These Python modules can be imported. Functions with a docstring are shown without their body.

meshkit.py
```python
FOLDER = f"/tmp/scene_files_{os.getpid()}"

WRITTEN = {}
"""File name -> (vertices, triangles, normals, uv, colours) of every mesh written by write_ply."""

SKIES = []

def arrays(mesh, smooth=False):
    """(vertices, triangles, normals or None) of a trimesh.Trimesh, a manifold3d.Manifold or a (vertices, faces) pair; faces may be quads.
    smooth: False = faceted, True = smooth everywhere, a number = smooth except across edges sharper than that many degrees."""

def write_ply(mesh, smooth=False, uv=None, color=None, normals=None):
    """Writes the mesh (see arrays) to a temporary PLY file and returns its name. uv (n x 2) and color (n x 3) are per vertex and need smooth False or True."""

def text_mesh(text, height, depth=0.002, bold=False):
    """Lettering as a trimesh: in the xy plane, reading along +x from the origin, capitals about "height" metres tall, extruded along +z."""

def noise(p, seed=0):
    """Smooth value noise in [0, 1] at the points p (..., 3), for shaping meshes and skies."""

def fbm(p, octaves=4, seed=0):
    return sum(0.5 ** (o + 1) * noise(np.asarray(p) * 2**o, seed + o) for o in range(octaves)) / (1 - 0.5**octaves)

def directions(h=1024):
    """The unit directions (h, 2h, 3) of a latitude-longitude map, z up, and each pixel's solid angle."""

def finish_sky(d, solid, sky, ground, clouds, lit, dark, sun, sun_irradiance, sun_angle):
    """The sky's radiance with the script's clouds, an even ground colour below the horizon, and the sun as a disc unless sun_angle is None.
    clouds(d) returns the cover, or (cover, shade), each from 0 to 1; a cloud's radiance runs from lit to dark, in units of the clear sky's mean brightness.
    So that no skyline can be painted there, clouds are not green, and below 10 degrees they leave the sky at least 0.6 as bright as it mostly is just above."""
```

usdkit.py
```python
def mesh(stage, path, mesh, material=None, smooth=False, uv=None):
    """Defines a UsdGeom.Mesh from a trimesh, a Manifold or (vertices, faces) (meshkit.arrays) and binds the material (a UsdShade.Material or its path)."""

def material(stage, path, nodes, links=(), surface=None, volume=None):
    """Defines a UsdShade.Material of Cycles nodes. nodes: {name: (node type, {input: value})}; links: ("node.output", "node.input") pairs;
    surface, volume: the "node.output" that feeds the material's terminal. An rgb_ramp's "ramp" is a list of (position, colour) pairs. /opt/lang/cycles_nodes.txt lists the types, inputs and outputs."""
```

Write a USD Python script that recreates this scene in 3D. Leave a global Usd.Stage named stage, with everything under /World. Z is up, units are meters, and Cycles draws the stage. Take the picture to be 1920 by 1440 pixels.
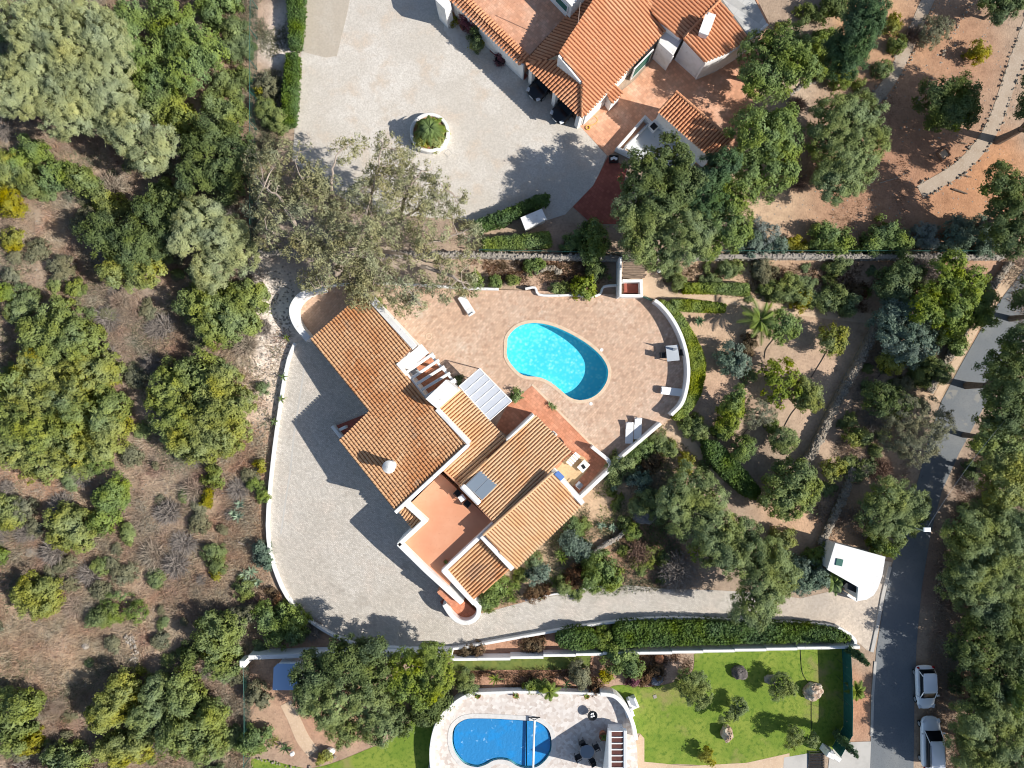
import math, random
import numpy as np, usdkit, meshkit
import mapbox_earcut as earcut
from shapely.geometry import Polygon, LineString, Point, box as sbox
from shapely.ops import unary_union
from pxr import Usd, UsdGeom, UsdLux, UsdShade, Gf, Sdf, Vt

stage = Usd.Stage.CreateInMemory()
world = UsdGeom.Xform.Define(stage, '/World')
stage.SetDefaultPrim(world.GetPrim())
UsdGeom.Scope.Define(stage, '/World/Looks')

# ---------------------------------------------------------------- camera, sun, sky
CAM_H = 64.0
cam = UsdGeom.Camera.Define(stage, '/World/camera')
cam.CreateFocalLengthAttr(24.0)
cam.CreateHorizontalApertureAttr(36.0)
cam.CreateVerticalApertureAttr(27.0)
cam.CreateClippingRangeAttr(Gf.Vec2f(0.5, 2000))
cam.CreateExposureAttr(0.46)
UsdGeom.Xformable(cam).AddTranslateOp().Set(Gf.Vec3d(0, 0, CAM_H))

SUN_EL = math.radians(36.0)
hx, hy = 0.968, -0.25
hn = math.hypot(hx, hy)
SUN = np.array([hx / hn * math.cos(SUN_EL), hy / hn * math.cos(SUN_EL), math.sin(SUN_EL)])
sun = UsdLux.DistantLight.Define(stage, '/World/sun')
sun.CreateIntensityAttr(1.2)
sun.CreateAngleAttr(0.5)
sun.CreateNormalizeAttr(True)
sun.CreateColorAttr(Gf.Vec3f(1.0, 0.955, 0.88))
_z = SUN; _x = np.cross([0, 0, 1.0], _z); _x /= np.linalg.norm(_x); _y = np.cross(_z, _x)
UsdGeom.Xformable(sun).AddTransformOp().Set(Gf.Matrix4d(*_x, 0, *_y, 0, *_z, 0, 0, 0, 0, 1))

sky = UsdLux.DomeLight.Define(stage, '/World/sky')
sky.CreateIntensityAttr(1.0)
m_sky = usdkit.material(stage, '/World/Looks/sky_light', {
    'sky': ('sky_texture', {'sky_type': 'single_scattering', 'sun_disc': False, 'sun_elevation': SUN_EL,
                            'sun_rotation': math.atan2(SUN[0], SUN[1])}),
    'bg': ('background_shader', {'strength': 0.085})}, [('sky.color', 'bg.color')], surface='bg.background')
UsdShade.MaterialBindingAPI.Apply(sky.GetPrim()).Bind(m_sky)

# ---------------------------------------------------------------- helpers
def W(px, py, z=0.0):
    k = 0.05 * (CAM_H - z) / CAM_H
    return np.array([(px - 960) * k, (720 - py) * k, z])

def XY(s, z=0.0):
    """'x,y x,y ...' in map units -> ground coordinates at height z"""
    if isinstance(s, str):
        s = [tuple(float(a) for a in t.split(',')) for t in s.split()]
    return [tuple(W(p[0], p[1], z)[:2]) for p in s]

def smooth_line(pts, n=6, closed=False):
    """Catmull-Rom through the points"""
    P = [np.array(p, float) for p in pts]
    if closed: Q = [P[-1]] + P + [P[0], P[1]]
    else: Q = [2 * P[0] - P[1]] + P + [2 * P[-1] - P[-2]]
    out = []
    for i in range(1, len(Q) - 2):
        for t in np.arange(n) / n:
            a, b, c, d = Q[i - 1], Q[i], Q[i + 1], Q[i + 2]
            out.append(.5 * (2 * b + (c - a) * t + (2 * a - 5 * b + 4 * c - d) * t * t + (3 * b - a - 3 * c + d) * t ** 3))
    if not closed: out.append(P[-1])
    return [tuple(p) for p in out]

_count = {}
def path_for(name, parent=None):
    base = str(parent.GetPath()) if parent else '/World'
    k = (base, name); n = _count.get(k, 0); _count[k] = n + 1
    return f'{base}/{name}' if n == 0 else f'{base}/{name}_{n:03d}'

ORIGIN = {}
def origin(prim):
    return ORIGIN.get(str(prim.GetPath()), np.zeros(3)) if prim else np.zeros(3)

def setd(prim, **kw):
    for k, v in kw.items():
        if v: prim.SetCustomDataByKey(k, v)

def thing(name, label, cat, loc=(0, 0, 0), group=None):
    x = UsdGeom.Xform.Define(stage, path_for(name))
    x.AddTranslateOp().Set(Gf.Vec3d(*map(float, loc)))
    p = x.GetPrim(); ORIGIN[str(p.GetPath())] = np.array(loc, float)
    setd(p, label=label, category=cat, group=group)
    return p

def part(parent, name, mesh, m, smooth=False, kind=None, label=None, local=False):
    v, f = mesh.get() if isinstance(mesh, MB) else mesh
    v = np.asarray(v, float)
    o = origin(parent)
    if not local: v = v - o
    p = usdkit.mesh(stage, path_for(name, parent), (v, np.asarray(f)), m, smooth=smooth).GetPrim()
    ORIGIN[str(p.GetPath())] = o
    setd(p, kind=kind, label=label)
    return p

def single(name, mesh, m, label, cat, group=None, kind=None, smooth=False):
    p = part(None, name, mesh, m, smooth)
    setd(p, label=label, category=cat, group=group, kind=kind)
    return p

def struct(name, mesh, m, smooth=False, label=None):
    p = part(None, name, mesh, m, smooth, kind='structure', label=label)
    return p

def copy_of(src, name, loc, rotz, label, group=None):
    x = UsdGeom.Xform.Define(stage, path_for(name))
    x.AddTranslateOp().Set(Gf.Vec3d(*map(float, loc))); x.AddRotateZOp().Set(float(rotz))
    p = x.GetPrim(); c = src.GetCustomData()
    p.GetReferences().AddInternalReference(src.GetPath())
    setd(p, label=label, category=c['category'], group=group or c.get('group'))
    p.SetInstanceable(True)
    return p

class MB:
    def __init__(self): self.v, self.f, self.n = [], [], 0
    def add(self, v, f):
        v = np.asarray(v, float); f = np.asarray(f, int)
        if f.ndim == 2 and f.shape[1] == 4: f = np.vstack([f[:, [0, 1, 2]], f[:, [0, 2, 3]]])
        self.v.append(v); self.f.append(f + self.n); self.n += len(v); return self
    def get(self): return (np.vstack(self.v), np.vstack(self.f)) if self.v else (np.zeros((0, 3)), np.zeros((0, 3), int))
    def box(self, c, s, rz=0.0, bev=0.0):
        c = np.array(c, float); sx, sy, sz = np.array(s, float) / 2
        if bev <= 0:
            v = np.array([[x, y, z] for z in (-sz, sz) for x, y in ((-sx, -sy), (sx, -sy), (sx, sy), (-sx, sy))])
            f = [[3, 2, 1, 0], [4, 5, 6, 7]] + [[i, (i + 1) % 4, (i + 1) % 4 + 4, i + 4] for i in range(4)]
        else:
            b = bev
            r = [(-sx, -sy), (sx, -sy), (sx, sy), (-sx, sy)]
            ri = [(np.sign(x) * (sx - b), np.sign(y) * (sy - b)) for x, y in r]
            v = [(x, y, -sz) for x, y in r] + [(x, y, sz - b) for x, y in r] + [(x, y, sz) for x, y in ri]
            f = [[3, 2, 1, 0], [8, 9, 10, 11]] + [[i + o, (i + 1) % 4 + o, (i + 1) % 4 + 4 + o, i + 4 + o] for o in (0, 4) for i in range(4)]
        v = np.array(v, float); a = rz
        R = np.array([[math.cos(a), -math.sin(a), 0], [math.sin(a), math.cos(a), 0], [0, 0, 1]])
        return self.add(v @ R.T + c, f)
    def prism(self, poly, ztop, zbot, bottom=True):
        """poly: points or shapely polygon; ztop/zbot numbers or functions of xy"""
        if not isinstance(poly, Polygon): poly = Polygon(poly)
        if not poly.is_valid: poly = poly.buffer(0)
        if poly.geom_type == 'MultiPolygon':
            for g in poly.geoms: self.prism(g, ztop, zbot, bottom)
            return self
        if poly.is_empty: return self
        from shapely.geometry.polygon import orient
        poly = orient(poly, 1.0)
        rings = [np.array(r.coords)[:-1, :2] for r in [poly.exterior, *poly.interiors]]
        xy = np.vstack(rings); ends = np.cumsum([len(r) for r in rings]).astype(np.uint32)
        t = earcut.triangulate_float64(np.ascontiguousarray(xy), ends).reshape(-1, 3)
        a, b, c = xy[t[:, 0]], xy[t[:, 1]], xy[t[:, 2]]
        flip = ((b - a)[:, 0] * (c - a)[:, 1] - (b - a)[:, 1] * (c - a)[:, 0]) < 0
        t[flip] = t[flip][:, ::-1]
        zt = ztop(xy) if callable(ztop) else np.full(len(xy), ztop)
        self.add(np.c_[xy, zt], t)
        if zbot is None: return self
        zb = zbot(xy) if callable(zbot) else np.full(len(xy), zbot)
        if bottom: self.add(np.c_[xy, zb], t[:, ::-1])
        s = 0
        for r in rings:
            n = len(r); i = np.arange(n); j = (i + 1) % n
            vt = np.c_[r, zt[s:s + n]]; vb = np.c_[r, zb[s:s + n]]
            self.add(np.vstack([vb, vt]), np.stack([i, j, j + n, i + n], 1)); s += n
        return self
    def tube(self, pts, rad, n=6, cap=True):
        p = np.asarray(pts, float); r = np.broadcast_to(rad, (len(p),))
        t = np.gradient(p, axis=0); t /= np.linalg.norm(t, axis=1, keepdims=True) + 1e-12
        a = np.cross(t, np.where(np.abs(t[:, 2:]) < .9, [0, 0, 1.], [1., 0, 0])); a /= np.linalg.norm(a, axis=1, keepdims=True) + 1e-12
        b = np.cross(t, a); g = np.arange(n) * 2 * np.pi / n
        v = p[:, None] + r[:, None, None] * (np.cos(g)[None, :, None] * a[:, None] + np.sin(g)[None, :, None] * b[:, None])
        i, j = np.meshgrid(np.arange(len(p) - 1), np.arange(n), indexing='ij')
        q = np.stack([i * n + j, i * n + (j + 1) % n, (i + 1) * n + (j + 1) % n, (i + 1) * n + j], -1).reshape(-1, 4)
        self.add(v.reshape(-1, 3), q)
        if cap:
            for k, o in ((0, True), (len(p) - 1, False)):
                ring = v[k]; f = [[0, i, i + 1] for i in range(1, n - 1)]
                self.add(ring, np.array(f)[:, ::-1] if o else f)
        return self
    def lathe(self, prof, n=24, at=(0, 0, 0), sx=1, sy=1):
        pr = np.array(prof, float); g = np.arange(n) * 2 * np.pi / n
        v = np.stack([pr[:, 0, None] * np.cos(g) * sx, pr[:, 0, None] * np.sin(g) * sy, np.repeat(pr[:, 1, None], n, 1)], -1).reshape(-1, 3) + np.array(at)
        i, j = np.meshgrid(np.arange(len(pr) - 1), np.arange(n), indexing='ij')
        q = np.stack([i * n + j, i * n + (j + 1) % n, (i + 1) * n + (j + 1) % n, (i + 1) * n + j], -1).reshape(-1, 4)
        return self.add(v, q)
    def strip(self, pts, width, z0=0.0, closed=False, bev=0.03):
        """A wall along pts = [(x, y, ztop)], its top edges chamfered"""
        p = np.array(pts, float); xy = p[:, :2]
        d = np.roll(xy, -1, 0) - xy if closed else np.diff(xy, axis=0)
        d /= np.linalg.norm(d, axis=1, keepdims=True) + 1e-9
        if closed: t0, t1 = np.roll(d, 1, 0), d
        else: t0, t1 = np.vstack([d[:1], d]), np.vstack([d, d[-1:]])
        m = t0 + t1; m /= np.linalg.norm(m, axis=1, keepdims=True) + 1e-9
        nrm = np.c_[-m[:, 1], m[:, 0]]; k = 1 / np.maximum(.5, (m * t1).sum(1, keepdims=True))
        w = width / 2
        zb = np.broadcast_to(z0, (len(p),))
        def side(o, z): return np.c_[xy + nrm * k * o, z]
        rows = [side(w, zb), side(w, p[:, 2] - bev), side(w - bev, p[:, 2]), side(-w + bev, p[:, 2]), side(-w, p[:, 2] - bev), side(-w, zb)]
        n = len(p); v = np.vstack(rows); seg = n if closed else n - 1; f = []
        for r in range(5):
            for i in range(seg):
                j = (i + 1) % n
                f.append([r * n + i, (r + 1) * n + i, (r + 1) * n + j, r * n + j])
        self.add(v, np.array(f)[:, ::-1])
        if not closed:
            for e, o in ((0, 1), (n - 1, -1)):
                q = np.array([rows[r][e] for r in range(6)]); ff = np.array([[0, i, i + 1] for i in range(1, 5)])
                self.add(q, ff[:, ::o] if o == 1 else ff[:, ::-1])
        return self

def P3(s, z):
    """points 'x,y' or 'x,y,z' -> list of 3D points lying at that height"""
    out = []
    for t in s.split():
        a = [float(q) for q in t.split(',')]
        zz = a[2] if len(a) > 2 else z
        out.append(tuple(W(a[0], a[1], zz)))
    return out

# ---------------------------------------------------------------- materials
L = '/World/Looks/'
def mat(name, col, rough=.8, noise=None, bump=None, island=None, spec=.18, metallic=0.0, grid=None, mottled=None, extra=None):
    """col: base colour. noise: [(scale, amount, other colour, detail)] layers. island: amount of brightness spread per piece.
    bump: (scale, distance). mottled: (scale, amount, colour) fine cells."""
    nodes = {'g': ('geometry', {}), 'p': ('principled_bsdf', {'roughness': rough, 'specular_ior_level': spec, 'metallic': metallic})}
    links = []
    nodes['c0'] = ('mix', {'mix_type': 'mix', 'fac': 0.0, 'color1': col, 'color2': col}); cur = 'c0.color'
    for i, (sc, lo, hi, other, det) in enumerate(noise or []):
        nodes[f'n{i}'] = ('noise_texture', {'scale': sc, 'detail': det, 'roughness': .6})
        nodes[f'r{i}'] = ('map_range', {'range_type': 'smoothstep', 'from_min': lo, 'from_max': hi, 'to_min': 0.0, 'to_max': 1.0})
        nodes[f'm{i}'] = ('mix', {'mix_type': 'mix', 'color2': other})
        links += [('g.position', f'n{i}.vector'), (f'n{i}.fac', f'r{i}.value'), (f'r{i}.result', f'm{i}.fac'), (cur, f'm{i}.color1')]; cur = f'm{i}.color'
    if mottled:
        sc, amt, other = mottled
        nodes['vo'] = ('voronoi_texture', {'scale': sc, 'feature': 'f1'})
        nodes['vs'] = ('separate_color', {})
        nodes['vm'] = ('math', {'math_type': 'multiply', 'value2': amt})
        nodes['vx'] = ('mix', {'mix_type': 'mix', 'color2': other})
        links += [('g.position', 'vo.vector'), ('vo.color', 'vs.color'), ('vs.r', 'vm.value1'), ('vm.value', 'vx.fac'), (cur, 'vx.color1')]; cur = 'vx.color'
    if grid:
        sc, wdt, hgt, ang, mortar = grid
        nodes['gm'] = ('mapping', {'rotation': (0, 0, ang)})
        nodes['bt'] = ('brick_texture', {'scale': sc, 'brick_width': wdt, 'row_height': hgt, 'mortar_size': .02, 'mortar_smooth': .3,
                                         'color1': (.82, .82, .82), 'color2': (1.12, 1.12, 1.12), 'mortar': mortar})
        nodes['bx'] = ('mix', {'mix_type': 'multiply', 'fac': 1.0})
        links += [('g.position', 'gm.vector'), ('gm.vector', 'bt.vector'), (cur, 'bx.color1'), ('bt.color', 'bx.color2')]; cur = 'bx.color'
    if island:
        nodes['im'] = ('map_range', {'from_min': 0.0, 'from_max': 1.0, 'to_min': 1 - island, 'to_max': 1 + island})
        nodes['ih'] = ('hsv', {'hue': .5, 'saturation': 1.0, 'fac': 1.0})
        links += [('g.random_per_island', 'im.value'), ('im.result', 'ih.value'), (cur, 'ih.color')]; cur = 'ih.color'
    links.append((cur, 'p.base_color'))
    if bump:
        nodes['bn'] = ('noise_texture', {'scale': bump[0], 'detail': 4.0}); nodes['bp'] = ('bump', {'strength': .8, 'distance': bump[1]})
        links += [('g.position', 'bn.vector'), ('bn.fac', 'bp.height'), ('bp.normal', 'p.normal')]
    return usdkit.material(stage, L + name, nodes, links, surface='p.BSDF')

def leafmat(name, dark, mid, light, trans=.22, nscale=.55, rough=.55):
    """Leaf colour: each leaf its own tone, and slow drifts of hue through the plant"""
    nodes = {'g': ('geometry', {}), 'o': ('object_info', {}),
             'n': ('noise_texture', {'scale': nscale, 'detail': 3.0}),
             'a': ('math', {'math_type': 'multiply', 'value2': .42}), 'b': ('math', {'math_type': 'multiply', 'value2': .75}),
             's': ('math', {'math_type': 'add'}), 'k': ('math', {'math_type': 'subtract', 'value2': .09}),
             'r': ('rgb_ramp', {'ramp': [(0.0, dark), (.5, mid), (1.0, light)]}),
             'p': ('principled_bsdf', {'roughness': rough, 'specular_ior_level': .06}),
             'n2': ('noise_texture', {'scale': .42, 'detail': 2.0}), 'hu': ('map_range', {'from_min': .3, 'from_max': .7, 'to_min': .472, 'to_max': .522}), 'sa': ('map_range', {'from_min': .32, 'from_max': .68, 'to_min': 1.08, 'to_max': .72}),
             'hv': ('hsv', {'value': 1.0, 'fac': 1.0}), 't': ('translucent_bsdf', {}), 'h': ('hsv', {'hue': .485, 'saturation': 1.15, 'value': 1.25, 'fac': 1.0}), 'x': ('mix_closure', {'fac': trans})}
    links = [('g.position', 'n.vector'), ('g.random_per_island', 'a.value1'), ('n.fac', 'b.value1'), ('a.value', 's.value1'), ('b.value', 's.value2'),
             ('s.value', 'k.value1'), ('k.value', 'r.fac'), ('g.position', 'n2.vector'), ('n2.fac', 'hu.value'), ('n2.fac', 'sa.value'), ('hu.result', 'hv.hue'), ('sa.result', 'hv.saturation'), ('r.color', 'hv.color'), ('hv.color', 'p.base_color'), ('hv.color', 'h.color'), ('h.color', 't.color'),
             ('p.BSDF', 'x.closure1'), ('t.BSDF', 'x.closure2')]
    return usdkit.material(stage, L + name, nodes, links, surface='x.closure')

WHITE = mat('white_plaster', (.77, .76, .74), .85, noise=[(.9, .45, .7, (.68, .67, .64), 5), (3.5, .58, .72, (.56, .54, .50), 6)], bump=(9, .01))
WHITE2 = mat('white_paint', (.80, .80, .79), .5)
WHITEROOF = mat('white_flat_roof', (.76, .76, .75), .8, noise=[(.7, .45, .7, (.66, .65, .63), 6), (3, .6, .72, (.58, .57, .55), 6)])
TILE = mat('clay_roof_tile', (.76, .45, .24), .8, island=.22, noise=[(.2, .46, .64, (.66, .31, .135), 3), (1.4, .5, .75, (.82, .54, .32), 4), (3.0, .60, .74, (.46, .26, .15), 5), (.5, .60, .70, (.58, .36, .22), 6)], bump=(30, .006))
TILE_PALE = mat('pale_clay_roof_tile', (.78, .51, .30), .8, island=.2, noise=[(.4, .45, .7, (.76, .43, .215), 3), (3, .60, .76, (.5, .31, .19), 5)], bump=(30, .006))
TILE_RED = mat('new_clay_roof_tile', (.70, .32, .165), .75, island=.16, noise=[(.5, .45, .7, (.74, .39, .22), 4), (2.5, .63, .76, (.52, .24, .13), 5)], bump=(30, .006))
PAN = mat('clay_pan_tile', (.42, .19, .09), .9, noise=[(2, .4, .7, (.26, .115, .06), 4)])
PAN_RED = mat('new_clay_pan_tile', (.36, .14, .07), .9, noise=[(2, .4, .7, (.28, .115, .065), 4)])
TERR = mat('terrace_clay_paving', (.56, .235, .135), .8, noise=[(.6, .4, .7, (.62, .29, .18), 5), (4, .55, .8, (.47, .19, .11), 4)], grid=(1.0, .3, .3, .75, (.8, .78, .75)))
TERR_UP = mat('patio_clay_paving', (.64, .335, .21), .8, noise=[(.5, .4, .7, (.70, .43, .30), 5), (4, .55, .8, (.50, .23, .14), 4)], grid=(1.0, .3, .3, .75, (.85, .82, .8)))
TERR_DARK = mat('red_clay_paving', (.38, .12, .085), .8, noise=[(.6, .4, .7, (.33, .10, .075), 5)], grid=(1.0, .3, .3, .75, (.8, .78, .75)))
DECK = mat('pool_deck_paving', (.57, .395, .285), .85, noise=[(.22, .4, .65, (.61, .46, .355), 4), (2.2, .5, .68, (.47, .31, .22), 6), (5, .58, .75, (.63, .51, .40), 4), (.5, .60, .72, (.66, .55, .45), 6)], mottled=(3.8, .5, (.49, .325, .235)), grid=(1.0, .3, .2, -.83, (.88, .86, .82)))
SANDTILE = mat('sand_tile', (.58, .42, .24), .85, noise=[(3, .4, .7, (.50, .36, .2), 4)], mottled=(7, .5, (.45, .3, .18)))
COBBLE = mat('driveway_cobbles', (.61, .57, .515), .9, noise=[(.14, .42, .62, (.56, .515, .455), 4), (.5, .48, .7, (.64, .57, .50), 6), (3, .52, .8, (.52, .47, .40), 5), (.33, .60, .74, (.45, .41, .36), 4)], mottled=(9, .6, (.40, .36, .31)), grid=(1.0, .26, .13, .62, (.76, .75, .74)), bump=(7, .02))
COBBLE_UP = mat('courtyard_cobbles', (.57, .525, .465), .9, noise=[(.13, .42, .62, (.66, .62, .565), 4), (.45, .48, .7, (.58, .49, .40), 6), (3, .52, .8, (.52, .47, .41), 5)], mottled=(10, .55, (.38, .345, .30)), bump=(7, .015))
COBBLE_DARK = mat('worn_cobbles', (.47, .41, .335), .9, noise=[(.6, .45, .7, (.50, .45, .38), 5)], mottled=(8, .5, (.36, .32, .27)))
LANE = mat('entrance_lane_cobbles', (.62, .53, .435), .9, noise=[(.2, .42, .65, (.48, .42, .36), 5), (3, .5, .8, (.44, .37, .30), 5)], mottled=(6, .6, (.38, .32, .265)), bump=(7, .02))
CRAZY = mat('crazy_paving', (.50, .43, .385), .85, noise=[(.5, .45, .7, (.54, .45, .38), 5)], mottled=(3.6, .8, (.74, .70, .66)), grid=None)
ASPH = mat('asphalt', (.165, .18, .195), .9, noise=[(.3, .4, .7, (.21, .22, .225), 5), (14, .45, .75, (.13, .14, .15), 3), (.9, .64, .72, (.11, .12, .125), 6), (.5, .62, .66, (.24, .235, .22), 6)], bump=(40, .01))
CONC = mat('concrete', (.48, .46, .43), .9, noise=[(.8, .4, .7, (.40, .385, .36), 6)])
SLAB = mat('grey_roof_slab', (.52, .51, .48), .85, noise=[(.9, .4, .7, (.42, .42, .41), 6)], grid=(1.0, .9, .6, .6, (.8, .8, .8)))
PATH = mat('compacted_sand_path', (.58, .43, .30), .95, noise=[(.6, .42, .68, (.50, .36, .25), 5), (7, .5, .75, (.64, .50, .37), 3)], bump=(15, .02))
GPATH = mat('pale_gravel_path', (.42, .34, .265), .95, noise=[(.6, .42, .68, (.36, .28, .21), 5), (9, .5, .75, (.50, .42, .34), 3)], bump=(15, .02))
STONE = mat('field_stone', (.44, .385, .315), .9, island=.35, noise=[(2, .45, .7, (.34, .27, .2), 5)], bump=(8, .03))
PALESTONE = mat('pale_stone', (.42, .375, .325), .9, island=.25, noise=[(3, .45, .7, (.42, .38, .33), 5)], bump=(8, .03))
REDSTONE = mat('weathered_boulder', (.40, .28, .20), .9, noise=[(1.5, .42, .62, (.52, .46, .38), 6), (4, .55, .7, (.20, .14, .11), 5)], bump=(6, .08))
WOOD = mat('old_timber', (.30, .22, .16), .8, island=.3, noise=[(4, .4, .7, (.22, .16, .115), 5)])
BARK = mat('bark', (.20, .155, .12), .95, noise=[(5, .4, .7, (.13, .10, .08), 5)], bump=(12, .04))
PALEBARK = mat('pale_bark', (.36, .30, .25), .9, noise=[(4, .4, .7, (.26, .21, .17), 5)])
TWIG = mat('dry_twigs', (.44, .385, .34), .95, island=.35)
TWIG_RED = mat('reddish_dry_twigs', (.34, .22, .165), .95, island=.35)
DARKMETAL = mat('dark_metal', (.03, .032, .035), .4, metallic=.4)
GREYMETAL = mat('grey_metal', (.45, .46, .47), .35, metallic=.6)
GREYTOP = mat('grey_table_top', (.40, .43, .47), .45)
BLACKRUB = mat('rubber', (.02, .02, .02), .8)
GREENP = mat('green_paint', (.035, .12, .10), .5)
BLUEP = mat('pale_blue_paint', (.34, .48, .70), .6)
CARW = mat('white_car_paint', (.88, .89, .90), .25, spec=.5)
CARS = mat('silver_car_paint', (.80, .82, .85), .25, metallic=.1, spec=.5)
CARD = mat('black_car_paint', (.012, .013, .016), .2, spec=.6)
CARGLASS = mat('car_glass', (.008, .010, .013), .12, spec=.25)
LAMPGLASS = mat('lamp_lens', (.7, .72, .75), .15)
REDLENS = mat('tail_lens', (.30, .01, .01), .2)
TERRACOTTA = mat('terracotta_pot', (.42, .17, .09), .8)
YELLOW = mat('yellow_hose', (.70, .50, .08), .5)
FABRIC = mat('white_sling_fabric', (.78, .78, .77), .8)
BLUEF = mat('blue_towel', (.12, .22, .5), .9)
COVER = mat('pool_cover', (.03, .22, .50), .28, spec=.6, noise=[(.5, .5, .62, (.02, .24, .58), 4), (2.2, .63, .69, (.20, .43, .70), 7)], bump=(3.5, .05))
SOLAR = mat('solar_glass', (.17, .21, .26), .12, spec=.7)
COPING = mat('pool_coping', (.66, .52, .38), .8, noise=[(3, .4, .7, (.58, .44, .31), 4)])
RIM = mat('pale_pool_rim', (.62, .60, .58), .8, noise=[(3, .4, .7, (.55, .53, .5), 4)])
LAWN = mat('lawn_turf', (.17, .25, .035), .95, noise=[(.35, .42, .6, (.235, .295, .05), 5), (2.5, .45, .7, (.10, .175, .023), 6), (.22, .56, .7, (.27, .25, .09), 5), (1.1, .6, .72, (.135, .225, .032), 4)], bump=(25, .06))
LAWN_DULL = mat('dull_turf', (.15, .19, .05), .95, noise=[(.8, .45, .65, (.20, .22, .055), 4), (2.5, .45, .75, (.09, .13, .03), 6)], bump=(25, .06))
SOIL_RED = mat('red_garden_soil', (.34, .17, .095), .95, noise=[(.6, .42, .65, (.42, .245, .15), 5), (5, .5, .75, (.24, .12, .07), 5)], bump=(10, .05))
BROWNPANEL = mat('brown_roof_panel', (.16, .065, .055), .6, noise=[(2, .4, .7, (.2, .09, .07), 3)])
POOLTILE = mat('pool_plaster', (.31, .735, .81), .7, noise=[(.5, .4, .7, (.37, .77, .83), 3)])
ORANGEFLAT = mat('orange_terrace_coat', (.60, .28, .165), .85, noise=[(.35, .4, .7, (.65, .33, .205), 5), (6, .55, .8, (.55, .25, .15), 4)])
ROOFLT = mat('orange_mortar_edge', (.55, .29, .17), .85)

def water(name, tint, tint2):
    nodes = {'g': ('geometry', {}), 'v': ('voronoi_texture', {'feature': 'smooth_f1', 'scale': 4.3, 'smoothness': .45}),
             'wn': ('noise_texture', {'scale': .9, 'detail': 2.0}), 'wm': ('mix_vector', {'fac': .35}),
             'mr': ('map_range', {'range_type': 'smoothstep', 'from_min': .10, 'from_max': .55, 'to_min': 0.0, 'to_max': 1.0}),
             'mx': ('mix', {'color1': tint, 'color2': tint2}), 't': ('transparent_bsdf', {}),
             'b': ('bump', {'strength': .35, 'distance': .08}), 'gl': ('glossy_bsdf', {'color': (1, 1, 1), 'roughness': .03}),
             'x': ('mix_closure', {'fac': .035})}
    links = [('g.position', 'wm.a'), ('wn.color', 'wm.b'), ('g.position', 'wn.vector'), ('wm.result', 'v.vector'), ('v.distance', 'mr.value'), ('mr.result', 'mx.fac'), ('mx.color', 't.color'),
             ('v.distance', 'b.height'), ('b.normal', 'gl.normal'),
             ('t.BSDF', 'x.closure1'), ('gl.BSDF', 'x.closure2')]
    return usdkit.material(stage, L + name, nodes, links, surface='x.closure')
WATER = water('pool_water', (.98, 1.0, 1.0), (.42, .88, .96))

def see_through(name, col, fac):
    nodes = {'t': ('transparent_bsdf', {'color': col}), 'gl': ('glossy_bsdf', {'color': (.9, .93, .97), 'roughness': .12}),
             'd': ('diffuse_bsdf', {'color': (.72, .76, .82)}), 'x': ('mix_closure', {'fac': fac}), 'y': ('mix_closure', {'fac': .08})}
    links = [('t.BSDF', 'x.closure1'), ('d.BSDF', 'x.closure2'), ('x.closure', 'y.closure1'), ('gl.BSDF', 'y.closure2')]
    return usdkit.material(stage, L + name, nodes, links, surface='y.closure')
CANOPY = see_through('polycarbonate_sheet', (.62, .66, .72), .62)

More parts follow.
